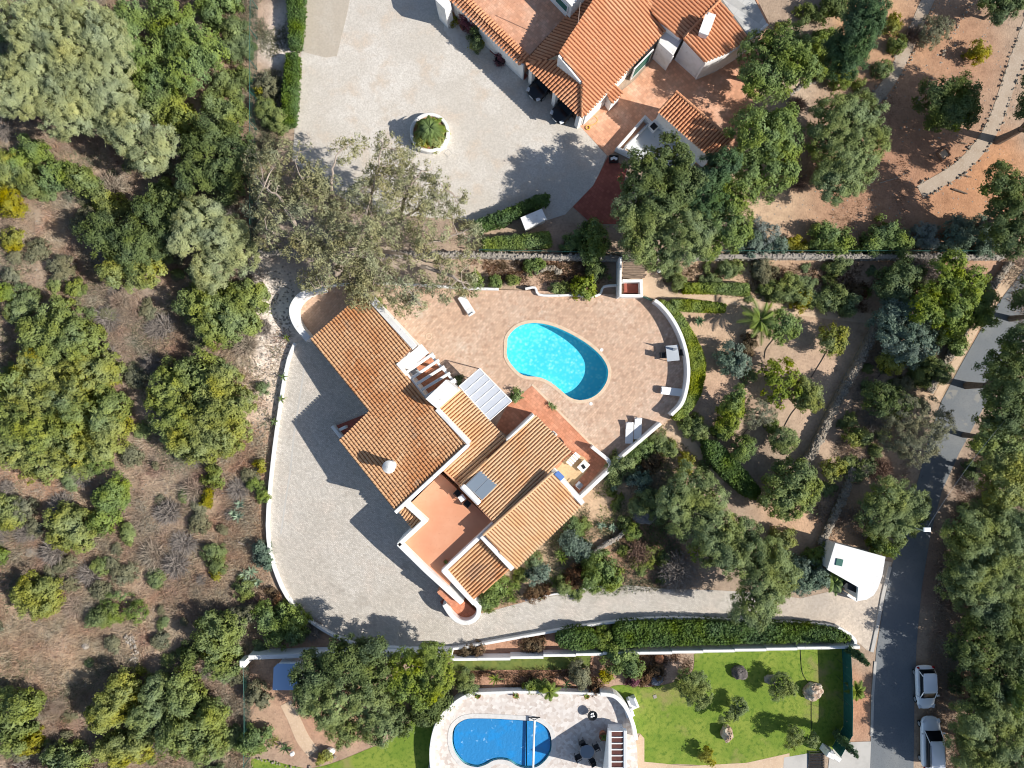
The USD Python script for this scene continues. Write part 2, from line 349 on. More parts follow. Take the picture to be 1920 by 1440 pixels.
def netmat(name, col, scale, cover):
    """A woven net: threads and holes"""
    nodes = {'g': ('geometry', {}), 'n': ('white_noise_texture', {'dimensions': '3D'}), 'sc': ('vector_math', {'vector_math_type': 'multiply'}),
             'w': ('noise_texture', {'scale': scale, 'detail': 1.0}), 'lt': ('math', {'math_type': 'less_than', 'value2': cover}),
             't': ('transparent_bsdf', {}), 'd': ('diffuse_bsdf', {'color': col}), 'x': ('mix_closure', {})}
    nodes.pop('n'); nodes.pop('sc')
    links = [('g.position', 'w.vector'), ('w.fac', 'lt.value1'), ('lt.value', 'x.fac'), ('t.BSDF', 'x.closure1'), ('d.BSDF', 'x.closure2')]
    return usdkit.material(stage, L + name, nodes, links, surface='x.closure')
NET = netmat('green_net', (.012, .055, .042), 22, .44)
SCREEN = mat('green_screen_cloth', (.012, .075, .065), .7, noise=[(3, .4, .7, (.02, .10, .085), 4)])
# ---------------------------------------------------------------- ground
rng = np.random.default_rng(7)
def sstep(a, b, x):
    t = np.clip((x - a) / (b - a), 0, 1); return t * t * (3 - 2 * t)

WILD = Polygon(XY('-400,-400 478,-400 478,470 520,560 538,640 522,740 500,830 488,960 492,1050 520,1120 600,1180 470,1225 466,1900 -400,1900'))
BANK = Polygon(XY('1880,480 1960,440 2400,400 2400,1900 1735,1900 1740,1250 1765,1060 1800,900 1860,780 1930,690'))
def ground_z(xy):
    xy = np.atleast_2d(xy)
    w = sstep(-24.0, -27.0, xy[:, 0]) * sstep(-60, -50, xy[:, 0])
    p = np.c_[xy * .22, np.zeros(len(xy))]; q = np.c_[xy * .9, np.zeros(len(xy))]
    return w * ((meshkit.fbm(p, 3, 3) - .45) * .6 + (meshkit.noise(q, 9) - .5) * .12)

gx = np.unique(np.r_[np.linspace(-300, -60, 9), np.arange(-58, 58.1, .5), np.linspace(60, 300, 9)])
gy = np.unique(np.r_[np.linspace(-300, -45, 9), np.arange(-43, 43.1, .5), np.linspace(45, 300, 9)])
GX, GY = np.meshgrid(gx, gy); gxy = np.c_[GX.ravel(), GY.ravel()]
nx_ = len(gx); ny_ = len(gy)
ii, jj = np.meshgrid(np.arange(nx_ - 1), np.arange(ny_ - 1))
q0 = (jj * nx_ + ii).ravel()
gq = np.stack([q0, q0 + 1, q0 + nx_ + 1, q0 + nx_], 1)
# soil colours: (map x, map y, reach, colour)
SCRUB = (.30, .225, .165)
blobs = [(60, 950, 90, (.34, .19, .115)), (30, 1060, 70, (.35, .18, .105)), (250, 1010, 120, (.345, .235, .155)), (120, 1200, 150, (.40, .31, .215)), (330, 1180, 110, (.39, .30, .21)),
         (250, 640, 120, (.285, .22, .175)), (200, 560, 90, (.25, .20, .165)), (60, 1250, 110, (.385, .28, .19)), (120, 1350, 80, (.33, .23, .165)), (420, 870, 60, (.37, .225, .14)), (470, 820, 40, (.45, .28, .19)),
         (470, 1000, 70, (.35, .215, .125)), (500, 650, 58, (.72, .63, .54)), (512, 530, 50, (.74, .68, .61)), (505, 590, 45, (.74, .67, .60)), (495, 735, 52, (.66, .53, .42)), (482, 790, 40, (.55, .41, .31)), (520, 90, 28, (.68, .61, .55)), (522, 40, 28, (.66, .55, .47)), (505, 190, 26, (.45, .34, .26)),
         (440, 70, 60, (.36, .24, .175)), (430, 170, 50, (.36, .265, .17)), (100, 290, 60, (.34, .24, .17)), (60, 420, 90, (.30, .235, .17)), (300, 960, 90, (.33, .255, .185)), (350, 900, 60, (.30, .23, .165)),
         (1700, 90, 120, (.38, .215, .12)), (1640, 40, 60, (.48, .27, .13)), (1790, 100, 80, (.31, .165, .10)), (1700, 280, 130, (.30, .15, .09)), (1600, 390, 120, (.32, .175, .105)), (1440, 390, 70, (.47, .33, .215)), (1800, 380, 90, (.38, .185, .09)), (1870, 330, 60, (.42, .20, .09)),
         (1400, 520, 90, (.47, .325, .205)), (1580, 530, 90, (.42, .285, .185)), (1330, 640, 70, (.46, .315, .21)), (1340, 740, 60, (.46, .30, .205)), (1480, 660, 80, (.37, .265, .185)), (1550, 690, 70, (.42, .285, .20)), (1560, 780, 70, (.46, .325, .225)), (1500, 980, 60, (.46, .29, .18)),
         (1630, 720, 70, (.46, .335, .225)), (1640, 860, 60, (.42, .30, .21)), (1720, 700, 50, (.45, .31, .2)), (1810, 600, 40, (.42, .25, .16)), (1860, 530, 40, (.44, .26, .17)), (1600, 960, 50, (.38, .24, .145)),
         (1240, 870, 60, (.40, .27, .17)), (1120, 960, 60, (.48, .33, .205)), (1000, 1060, 60, (.42, .295, .19)), (1180, 1010, 60, (.34, .185, .11)), (1240, 1030, 50, (.26, .13, .085)), (1280, 800, 50, (.47, .34, .23)),
         (1060, 510, 60, (.44, .27, .18)), (930, 505, 60, (.42, .30, .21)), (700, 500, 90, (.36, .295, .24)), (560, 470, 60, (.33, .27, .23)), (600, 1300, 100, (.38, .20, .12)), (500, 1330, 60, (.36, .24, .165)),
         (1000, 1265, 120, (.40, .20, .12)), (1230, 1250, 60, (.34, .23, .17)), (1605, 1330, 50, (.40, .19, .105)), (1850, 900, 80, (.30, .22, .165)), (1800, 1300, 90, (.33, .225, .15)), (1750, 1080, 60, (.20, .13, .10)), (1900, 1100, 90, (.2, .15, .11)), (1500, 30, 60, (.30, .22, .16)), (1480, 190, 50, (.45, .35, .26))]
num = np.zeros((len(gxy), 3)); den = np.zeros(len(gxy))
base = np.array(SCRUB); warp = (np.stack([meshkit.fbm(np.c_[gxy * .35, np.full(len(gxy), k)], 3, 20 + k) for k in (0, 1)], 1) - .5) * 3.0
near = (np.abs(gxy[:, 0]) < 60) & (np.abs(gxy[:, 1]) < 45)
for bx, by, br, bc in blobs:
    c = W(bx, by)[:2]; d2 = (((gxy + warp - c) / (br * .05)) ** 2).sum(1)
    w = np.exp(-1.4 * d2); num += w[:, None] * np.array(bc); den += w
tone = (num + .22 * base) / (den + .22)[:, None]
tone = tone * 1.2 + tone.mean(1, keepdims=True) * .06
gz = ground_z(gxy)
gmat = usdkit.material(stage, L + 'ground_soil', {
    'at': ('attribute', {'attribute': 'soil'}), 'g': ('geometry', {}),
    'n1': ('noise_texture', {'scale': .9, 'detail': 6.0, 'roughness': .65}), 'n2': ('noise_texture', {'scale': 4.5, 'detail': 6.0, 'roughness': .7}),
    'r1': ('rgb_ramp', {'ramp': [(.25, (.72, .70, .70)), (.5, (1, 1, 1)), (.75, (1.22, 1.22, 1.2))]}),
    'r2': ('rgb_ramp', {'ramp': [(.28, (.5, .48, .47)), (.45, (.95, .95, .95)), (.6, (1.05, 1.05, 1.05)), (.75, (1.5, 1.48, 1.45))]}),
    'm1': ('mix', {'mix_type': 'multiply', 'fac': 1.0}), 'm2': ('mix', {'mix_type': 'multiply', 'fac': .8}),
    'vo': ('voronoi_texture', {'scale': 5.0}), 'vr': ('map_range', {'from_min': .05, 'from_max': .16, 'to_min': 1.0, 'to_max': 0.0}), 'vs': ('separate_color', {}),
    'vg': ('math', {'math_type': 'greater_than', 'value2': .90}), 'vf': ('math', {'math_type': 'multiply'}), 'm3': ('mix', {'color2': (.62, .55, .47)}),
    'bn': ('noise_texture', {'scale': 7.0, 'detail': 6.0}), 'bp': ('bump', {'strength': .8, 'distance': .05}),
    'p': ('principled_bsdf', {'roughness': .97, 'specular_ior_level': .1})},
    [('g.position', 'n1.vector'), ('g.position', 'n2.vector'), ('g.position', 'vo.vector'), ('g.position', 'bn.vector'), ('n1.fac', 'r1.fac'), ('n2.fac', 'r2.fac'), ('at.color', 'm1.color1'), ('r1.color', 'm1.color2'),
     ('m1.color', 'm2.color1'), ('r2.color', 'm2.color2'), ('vo.distance', 'vr.value'), ('vo.color', 'vs.color'), ('vs.r', 'vg.value1'), ('vr.result', 'vf.value1'), ('vg.value', 'vf.value2'),
     ('vf.value', 'm3.fac'), ('m2.color', 'm3.color1'), ('m3.color', 'p.base_color'), ('bn.fac', 'bp.height'), ('bp.normal', 'p.normal')], surface='p.BSDF')
# the pools are sunk into the ground: leave their holes open
POOL = smooth_line(XY('951,650 953,632 968,615 988,607 1010,606 1035,611 1062,622 1086,635 1108,650 1127,668 1138,686 1140,702 1136,718 1124,735 1108,746 1090,750 1076,748 1064,742 1052,732 1040,722 1026,713 1010,707 988,705 974,699 959,683 951,668', .3), 5, True)
POOL2 = smooth_line(XY('848,1382 852,1364 865,1352 882,1347 920,1347 960,1349 990,1351 1010,1354 1028,1368 1034,1388 1033,1408 1024,1424 1008,1437 988,1440 970,1436 955,1427 940,1424 925,1426 910,1434 893,1438 872,1432 858,1418 850,1402', .35), 5, True)
pp = Polygon(POOL).buffer(.5); pp2 = Polygon(POOL2).buffer(.5)
cen = gxy[gq].mean(1)
def inside(poly, pts):
    from shapely import contains_xy
    return contains_xy(poly, pts[:, 0], pts[:, 1])
keep = ~(inside(pp, cen) | inside(pp2, cen))
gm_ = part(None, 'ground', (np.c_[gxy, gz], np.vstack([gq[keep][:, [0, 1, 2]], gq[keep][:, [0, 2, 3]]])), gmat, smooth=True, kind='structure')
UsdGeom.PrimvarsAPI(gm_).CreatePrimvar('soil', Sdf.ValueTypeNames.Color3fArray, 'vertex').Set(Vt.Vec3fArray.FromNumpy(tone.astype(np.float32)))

# ---------------------------------------------------------------- paved areas, road, paths
def sheet(name, s, z, m, holes=None, smooth=0, depth=.03, label=None):
    pts = XY(s, 0) if isinstance(s, str) else s
    if smooth: pts = smooth_line(pts, smooth, True)
    P = Polygon(pts).buffer(0)
    if holes is not None: P = P.difference(holes)
    return struct(name, MB().prism(P, z, z - depth), m, label=label)

def ribbon(s, width, n=5):
    pts = smooth_line(XY(s), n)
    if np.ndim(width) == 0: return LineString(pts).buffer(width / 2, cap_style='flat')
    p = np.array(pts); w = np.interp(np.linspace(0, 1, len(p)), np.linspace(0, 1, len(width)), width)
    t = np.gradient(p, axis=0); t /= np.linalg.norm(t, axis=1, keepdims=True); nn = np.c_[-t[:, 1], t[:, 0]]
    return Polygon(np.vstack([p + nn * w[:, None] / 2, (p - nn * w[:, None] / 2)[::-1]])).buffer(0)

ROAD = Polygon(XY('2010,395 1925,497 1885,550 1847,604 1806,676 1766,750 1742,820 1724,890 1700,970 1672,1060 1657,1130 1643,1220 1635,1330 1628,1500 1712,1500 1714,1330 1718,1210 1728,1100 1745,1000 1766,920 1798,850 1846,760 1900,680 1960,600 2060,480'))
struct('road', MB().prism(ROAD, .03, -.05), ASPH)
struct('road_verge', MB().prism(Polygon(XY('1900,497 1826,604 1784,680 1746,750 1760,752 1800,680 1843,604 1920,502')), .018, -.05), PATH)
COURT = [(573, -60), (565, 95), (553, 235), (548, 300), (600, 350), (700, 400), (860, 412), (900, 418), (985, 398), (1020, 415), (1060, 402), (1075, 386), (1115, 345), (1138, 292), (1089, 238), (990, 130), (900, 60), (845, -10), (830, -60)]
sheet('courtyard', ' '.join(f'{a},{b}' for a, b in COURT), .022, COBBLE_UP)
sheet('worn_paving_patch', '574,-20 660,-20 650,30 632,105 612,108 570,98', .030, COBBLE_DARK)
PATIO_UP = '1082,228 1089,238 1140,293 1180,268 1230,300 1330,310 1370,300 1420,180 1462,70 1440,50 1408,80 1320,140 1275,120 1240,95 1190,150 1130,200 1100,210'
sheet('patio', PATIO_UP, .026, TERR_UP)
sheet('red_paved_ramp', '1140,294 1176,314 1166,360 1160,420 1128,420 1108,418 1074,388 1112,348', .026, TERR_DARK)
DRIVE_EDGE = '552,643 540,672 530,720 521,780 514,830 507,890 501,960 501,1005 507,1045 520,1085 536,1118 562,1150 590,1172 625,1193 660,1206 690,1212'
DRIVE = XY(DRIVE_EDGE + ' 760,1216 850,1214 900,1207 960,1196 1040,1182 1100,1172 1180,1162 1260,1158 1330,1160 1400,1163 1440,1166 1440,1112 1330,1106 1250,1104 1180,1097 1110,1104 1040,1116 985,1128 930,1143 895,1152 868,1166 860,1100 960,1040 900,900 780,800 700,690 620,610 583,630')
struct('driveway', MB().prism(Polygon(DRIVE).buffer(0), .02, -.05), COBBLE)
struct('entrance_lane', MB().prism(Polygon(XY('1440,1112 1440,1166 1500,1168 1560,1172 1600,1196 1624,1218 1634,1222 1646,1180 1662,1100 1672,1054 1648,1050 1600,1120 1560,1108 1500,1122')).buffer(0), .016, -.05), LANE)
struct('gutter_channel', MB().prism(LineString(smooth_line(XY('571,690 560,760 551,820 545,880 537,930 527,1000'), 4)).buffer(.07), .026, 0), CONC)
struct('kerb', MB().prism(LineString(XY('1668,1062 1655,1115 1643,1180 1634,1222')).buffer(.16, cap_style='flat'), .10, -.05).prism(LineString(XY('1641,1240 1636,1300 1634,1380')).buffer(.12, cap_style='flat'), .06, -.05), CONC)

# paths
gp1 = ribbon('1755,-30 1735,10 1716,55 1698,95 1678,135 1655,170 1636,190', 1.15)
gp2 = ribbon('1945,10 1918,80 1893,150 1868,222 1840,272 1795,318 1725,360', (1.4, 1.3, 1.3, 1.25))
for g in (gp1, gp2): struct('garden_path', MB().prism(g, .028, -.05), GPATH)
struct('footpath', MB().prism(unary_union([ribbon('1205,545 1260,549 1340,556 1420,566 1500,580', 1.15), ribbon('1490,581 1560,590 1640,598', .9), Polygon(XY('1200,505 1238,505 1244,530 1262,548 1262,560 1210,556'))]), .028, -.05), PATH)
struct('footpath', MB().prism(ribbon('1246,786 1275,812 1303,842 1330,874 1356,905', (1.5, 1.1, .8, .6)), .028, -.05), PATH)
struct('footpath', MB().prism(ribbon('536,1318 550,1345 568,1385 588,1412', (1.1, 1.15, 1.25, 1.2)), .028, -.05), PATH)
struct('footpath', MB().prism(Polygon(XY('1188,1440 1190,1395 1200,1376 1208,1384 1208,1428 1290,1436 1400,1430 1480,1412 1480,1480 1180,1480')), .03, -.05), PATH)
sheet('gate_apron', '1567,1392 1633,1390 1629,1480 1548,1480 1555,1420', .034, CONC)
sheet('concrete_drive', '1470,1420 1516,1412 1514,1480 1465,1480', .034, CONC)

# lawns
LAWN_P = Polygon(smooth_line(XY('1143,1289 1175,1284 1215,1288 1260,1280 1296,1262 1302,1240 1310,1222 1400,1214 1500,1211 1572,1209 1582,1240 1583,1390 1518,1414 1390,1436 1270,1432 1207,1432 1205,1380 1188,1372 1176,1340 1160,1312'), 3, True))
struct('lawn', MB().prism(LAWN_P.buffer(0), .022, -.05), LAWN)
struct('lawn', MB().prism(Polygon(smooth_line(XY('520,1480 470,1428 500,1424 570,1440 620,1432 690,1404 740,1382 770,1352 790,1345 822,1350 810,1410 808,1480'), 3, True)).buffer(0), .022, -.05), LAWN)
struct('grass_strip', MB().prism(Polygon(XY('850,1231 930,1234 1030,1230 1108,1226 1106,1252 1040,1256 940,1256 850,1258')), .018, -.05), LAWN_DULL)
# ---------------------------------------------------------------- roofs and walls of the houses
def ray_plane(px, py, pl):
    """pl: (point, normal): where the line of sight through a map point meets the plane"""
    e = np.array([0, 0, CAM_H]); d = W(px, py, 0) - e
    t = np.dot(pl[0] - e, pl[1]) / np.dot(d, pl[1]); return e + d * t

class Plane:
    def __init__(self, a, b, c):
        A, B, C = (W(*q) for q in (a, b, c)); n = np.cross(B - A, C - A); n /= np.linalg.norm(n)
        if n[2] < 0: n = -n
        self.p, self.n = A, n
    def at(self, px, py): return ray_plane(px, py, (self.p, self.n))
    def pts(self, s): return [self.at(*(float(a) for a in t.split(',')[:2])) for t in s.split()]
    def z(self, xy):
        xy = np.atleast_2d(xy); return self.p[2] - ((xy - self.p[:2]) @ self.n[:2]) / self.n[2]

def tiled(parent, plane, outline, rowdir, tile, pan, pitch=.28, seed=0, step=.40, thick=.12, over=.10, r=.115, name='roof', label=None):
    """A tiled roof plane: the bed of pan tiles, and on it each row of overlapping cover tiles as a piece of its own.
    rowdir: two map points, from the upper to the lower end of a row"""
    rg = np.random.default_rng(seed)
    pts = np.array(plane.pts(outline)); n = plane.n
    u = plane.at(*rowdir[1]) - plane.at(*rowdir[0]); u -= n * (u @ n); u /= np.linalg.norm(u)
    w = np.cross(n, u); o = pts[0]
    uw = np.c_[(pts - o) @ u, (pts - o) @ w]; P = Polygon(uw).buffer(0)
    bed = MB().prism(P, 0.0, -thick); v, f = bed.get()
    # pan channels: a shallow relief across the rows
    to3 = lambda q: o + q[:, :1] * u + q[:, 1:2] * w + q[:, 2:3] * n
    roof = part(parent, name, (to3(v), f), pan, label=label)
    lo, hi = P.bounds[1], P.bounds[3]; k = max(1, int(round((hi - lo) / pitch))); pt = (hi - lo) / k
    g = np.linspace(0, np.pi, 6)
    for i in range(k):
        c = lo + (i + .5) * pt
        hit = P.intersection(LineString([(P.bounds[0] - 1, c), (P.bounds[2] + 1, c)]))
        for seg in getattr(hit, 'geoms', [hit]):
            if seg.is_empty or seg.length < .25: continue
            a0, a1 = sorted((seg.coords[0][0], seg.coords[-1][0])); a1 += over
            m = MB(); s = a1
            while s > a0 + .05:
                e = max(a0, s - step - rg.uniform(-.01, .01)); dw = rg.normal(0, .006); ra, rb = r * rg.uniform(.94, 1.04), r * .80; lift = rg.uniform(0, .01)
                # lower end (s) wide and lying over the tile below, upper end narrow
                A = np.c_[np.full(6, s), c + dw + ra * np.cos(g), lift + .020 + ra * np.sin(g)]
                B = np.c_[np.full(6, e - .05), c + dw + rb * np.cos(g), .0 + rb * np.sin(g)]
                A2 = np.c_[np.full(6, s), c + dw + ra * .8 * np.cos(g), lift + .020 + (ra * .8) * np.sin(g)]
                j = np.arange(5)
                m.add(np.vstack([A, B, A2]), np.vstack([np.stack([j, j + 1, j + 7, j + 6], 1), np.stack([j, j + 12, j + 13, j + 1], 1)]))
                s = e
            v, f = m.get(); v3 = to3(v)
            fn = np.cross(v3[f[:, 1]] - v3[f[:, 0]], v3[f[:, 2]] - v3[f[:, 0]])
            part(roof, 'tile_row', (v3, f if fn[:, :] @ n @ np.ones(len(f)) > 0 else f[:, ::-1]), tile)
    return roof

def ridge(parent, A, B, tile, r=.13, name='ridge_tiles'):
    """half-round tiles along a ridge"""
    A, B = np.array(A), np.array(B); d = B - A; Ln = np.linalg.norm(d); d /= Ln
    s = np.cross(d, [0, 0, 1.]); s /= np.linalg.norm(s); up = np.cross(s, d); m = MB(); t = 0; g = np.linspace(-.15, np.pi + .15, 7); k = 0
    while t < Ln:
        e = min(Ln, t + .4)
        ring = lambda tt, rr, l: A + d * tt + np.cos(g)[:, None] * rr * s + (np.sin(g)[:, None] * rr + l) * up
        j = np.arange(6)
        m.add(np.vstack([ring(t, r, .012), ring(e + .03, r * .86, 0)]), np.stack([j, j + 7, j + 8, j + 1], 1)); t = e
    return part(parent, name, m, tile)

def wall_under(parent, plane, outline, inset=.25, gap=.16, z0=-.1, m=None, name='wall'):
    pts = np.array(plane.pts(outline))[:, :2]
    P = Polygon(pts).buffer(0).buffer(-inset, join_style='mitre')
    return part(parent, name, MB().prism(P, lambda xy: plane.z(xy) - gap, z0), m or WHITE)

# ---- the main villa
villa = thing('villa', 'white villa with stepped orange clay tiled roofs beside the turquoise kidney shaped pool', 'house', W(860, 880))
R1 = Plane((583, 638, 2.7), (680, 553, 2.7), (740, 957, 5.3))
o1 = '583,638 680,553 773,652 745,680 797,748 815,765 876,832 740,957 637,828 693,773'
tiled(villa, R1, o1, ((740, 957), (637, 828)), TILE, PAN, seed=1, label='large weathered orange roof with the round chimney')
wall_under(villa, R1, o1, .3)
R2 = Plane((858, 727, 3.0), (943, 818, 3.0), (820, 760, 3.25))
o2 = '820,758 858,726 944,819 949,825 861,910 832,880 878,834'
tiled(villa, R2, o2, ((820, 760), (858, 727)), TILE_PALE, PAN, seed=2)
wall_under(villa, R2, o2, .12)
R3 = Plane((1003, 779, 3.5), (1070, 848, 3.5), (862, 910, 4.3))
o3 = '1003,779 1070,848 1036,880 929,980 862,911 950,826'
tiled(villa, R3, o3, ((862, 910), (1003, 779)), TILE_PALE, PAN, seed=3)
wall_under(villa, R3, o3, .12)
R4 = Plane((1035, 888, 4.45), (908, 1003, 4.45), (1092, 945, 3.45))
o4 = '1035,887 1092,945 966,1066 908,1003'
tiled(villa, R4, o4, ((1035, 887), (1092, 945)), TILE_PALE, PAN, seed=4, label='pale sunlit roof facing the garden')
wall_under(villa, R4, o4, .2)
ridge(villa, W(1036, 886, 4.52), W(906, 1003, 4.52), TILE_PALE)
R5 = Plane((901, 1012, 3.1), (956, 1069, 3.1), (836, 1072, 2.6))
o5 = '901,1012 955,1069 886,1126 836,1072'
tiled(villa, R5, o5, ((901, 1012), (836, 1072)), TILE, PAN, seed=5, label='small darker roof between white parapets by the stair')
wall_under(villa, R5, o5, .02)
R6 = Plane((757, 948, 3.4), (790, 978, 3.2), (775, 990, 2.9))
o6 = '749,957 760,948 790,978 775,991'
tiled(villa, R6, o6, ((765, 950), (756, 962)), TILE, PAN, seed=6)
wall_under(villa, R6, o6, .1)
TZ = 2.9
part(villa, 'roof_terrace', MB().prism(Polygon(XY('826,888 929,984 922,986 831,1071 846,1092 838,1104 793,1060 748,1021 792,976 766,948', TZ)), TZ, 0), ORANGEFLAT)
def wl(*groups, w=.3, z0=0.0, name='parapet', m=None, par=None, bev=.04):
    b = MB()
    for g in groups: b.strip(P3(*g) if isinstance(g, tuple) else g, w, z0, bev=bev)
    return part(par or villa, name, b, m or WHITE)
wl(('876,836,5.55 741,961,5.55', 0), w=.34, z0=2.5)
wl(('686,551,2.95 777,651,3.95', 0), w=.55, z0=0)
wl(('818,768,4.85 879,833,5.5', 0), w=.30, z0=2.5)
wl(('761,945,3.85 796,977,3.85 747,1022,3.85', 3.85), w=.42, z0=0)
wl(('747,1020,3.85 796,1068,3.85 838,1106,3.6 866,1131,2.7', 0), w=.44, z0=0)
wl(('927,981,3.75 830,1072,3.75', 3.75), w=.36, z0=0)
wl(('830,1070,3.7 889,1133,3.0', 3), w=.34, z0=0)
wl(('903,1006,4.1 961,1068,3.7', 4), w=.42, z0=0)
wl(('1039,886,4.0 1093,945,3.85', 4), w=.42, z0=0)
wl(('861,912,4.15 929,983,4.35', 4.3), w=.16, z0=TZ, m=ROOFLT, name='roof_edging')
wl(('1001,778,3.85 950,826,3.85', 3.8), w=.22, z0=0)
wl(('831,882,3.9 862,911,4.0', 4), w=.14, z0=TZ, m=ROOFLT, name='roof_edging')
# entrance step beside the drive
part(villa, 'porch_floor', MB().prism(Polygon(XY('694,773 626,800 640,826 690,790')).convex_hull, .16, 0), TERR_DARK)
wl([W(622, 799, 1.0), W(639, 820, 1.0)], w=.3, name='porch_wall'); wl([W(636, 806, 1.0), W(648, 800, 1.0)], w=.25, name='porch_wall')
# white block above the kitchen, pergola
part(villa, 'roof_block', MB().prism(Polygon(XY('798,748 836,712 859,731 819,766', 6.0)), 6.0, 0), WHITE)
# outside stair: terrace down to the landing, then out to the drive
st = MB()
a0, a1 = W(836, 1086, 0)[:2], W(862, 1122, 0)[:2]; dv = (a1 - a0) / np.linalg.norm(a1 - a0); nv = np.array([-dv[1], dv[0]])
for i in range(8):
    z = TZ - .05 - i * .175; c = a0 + (a1 - a0) * (i + .5) / 8
    q = [c - dv * .17 - nv * .62, c + dv * .17 - nv * .62, c + dv * .17 + nv * .62, c - dv * .17 + nv * .62]
    st.prism(Polygon(q), z, .0)
part(villa, 'stair', st, TERR)
part(villa, 'landing', MB().prism(Polygon(XY('850,1124 862,1112 893,1140 888,1156 876,1163 862,1162 850,1150 842,1140')), 1.05, 0), TERR)
st = MB()
for i in range(5):
    c = W(851 - i * 3.6, 1141 - i * 4.6)[:2]; d2 = np.array([-.62, .78]); n2 = np.array([.78, .62])
    st.prism(Polygon([c - d2 * .15 - n2 * .6, c + d2 * .15 - n2 * .6, c + d2 * .15 + n2 * .6, c - d2 * .15 + n2 * .6]), .9 - i * .18, 0)
part(villa, 'stair', st, TERR_DARK)
wl(smooth_line(P3('889,1130,1.9 897,1140 896,1153 888,1163 874,1168 860,1165 848,1156 840,1146 833,1134', 1.9), 4), w=.42, name='stair_wall')
# chimney
ch = MB().lathe([(.0, 4.0), (.40, 4.0), (.40, 6.0), (.46, 6.02), (.46, 6.12), (.36, 6.14), (.36, 6.3), (.55, 6.34), (.55, 6.42), (.28, 6.62), (.0, 6.68)], 20, np.r_[W(733, 873, 5.4)[:2], 0])
chim = part(villa, 'chimney', ch, WHITE, smooth=40)
part(chim, 'chimney_vent', MB().lathe([(.37, 6.15), (.375, 6.16), (.375, 6.29), (.37, 6.3)], 12, np.r_[W(733, 873, 5.4)[:2], 0]), DARKMETAL)
# windows and doors on the villa's outer walls
def opening(parent, a, b, z0, z1, name='window', frame=WHITE2, pane=CARGLASS, t=.06):
    a, b = np.array(a[:2]), np.array(b[:2]); d = b - a; Ln = np.linalg.norm(d); rz = math.atan2(d[1], d[0]); c = (a + b) / 2
    m = MB(); R = lambda x, z: (c[0] + math.cos(rz) * x, c[1] + math.sin(rz) * x, z)
    for x in (-Ln / 2, Ln / 2): m.box(R(x, (z0 + z1) / 2), (.09, t * 2, z1 - z0 + .09), rz)
    for z in (z0, z1): m.box(R(0, z), (Ln - .09, t * 1.8, .09), rz)
    w_ = part(parent, name, m, frame)
    part(w_, 'pane', MB().box(R(0, (z0 + z1) / 2), (Ln - .1, t, z1 - z0 - .1), rz), pane)
    return w_

def openings(a, b, za, zb, inset, spots, z0, z1, name='window', pane=CARGLASS):
    A, B = W(*a, za)[:2], W(*b, zb)[:2]; d = (B - A) / np.linalg.norm(B - A); n = np.array([-d[1], d[0]])
    for t, w_ in spots:
        m = A + (B - A) * t + n * (inset - .01); opening(villa, m - d * w_ / 2, m + d * w_ / 2, z0, z1, name, WHITE2, pane)
openings((966, 1066), (1092, 945), 3.45, 3.45, .2, ((.2, 1.1), (.55, 1.1), (.82, .8)), 1.2, 2.4)
openings((1070, 848), (1003, 779), 3.5, 3.5, .12, ((.35, 1.4), (.75, 1.1)), .35, 2.4, 'french_window')
openings((637, 828), (740, 957), 3.4, 5.3, .3, ((.2, 1.0), (.5, 1.0), (.8, 1.0)), 1.2, 2.4)
openings((583, 638), (693, 773), 2.7, 3.5, .3, ((.3, .9), (.7, .9)), 1.0, 1.9)

# the pergola against the villa
per = thing('pergola', 'white beamed pergola in the notch of the large villa roof', 'pergola', W(797, 700))
part(per, 'floor', MB().prism(Polygon(XY('752,690 795,652 850,716 803,748', .3)), .34, 0), TERR)
wl(('745,681,4.0 799,750,4.0', 4), w=.32, z0=0, par=per, name='edge_beam')
part(per, 'canopy_slab', MB().prism(Polygon(XY('752,690 747,680 790,645 804,661 768,692', 3.6)), 3.6, 3.3), WHITE)
wl(('806,664,3.3 853,718,3.3', 3.3), w=.22, z0=3.0, par=per, name='edge_beam')
for i in range(5):
    t = .12 + i * .20
    a = W(758 + 44 * t, 690 + 58 * t, 3.55); b = W(806 + 52 * t, 655 + 61 * t, 3.55)
    wl([a, b], w=.26, z0=3.32, par=per, name='beam')
for q in ('807,667', '830,692', '851,716'):
    x, y = (float(k) for k in q.split(',')); c = W(x, y, 3.0)
    part(per, 'post', MB().box((c[0], c[1], 1.6), (.25, .25, 2.75)), WHITE)
bq = thing('outdoor_counter', 'small white counter with a blue hood under the pergola beams', 'counter', W(771, 692))
part(bq, 'counter_body', MB().box(W(772, 693, .75), (.7, 1.2, .85), .8), WHITE)
part(bq, 'worktop', MB().box(W(772, 693, 1.2), (.8, 1.3, .06), .8), GREYTOP)
part(bq, 'hood', MB().box(W(764, 697, 1.4), (.4, .5, .3), .8), BLUEF)

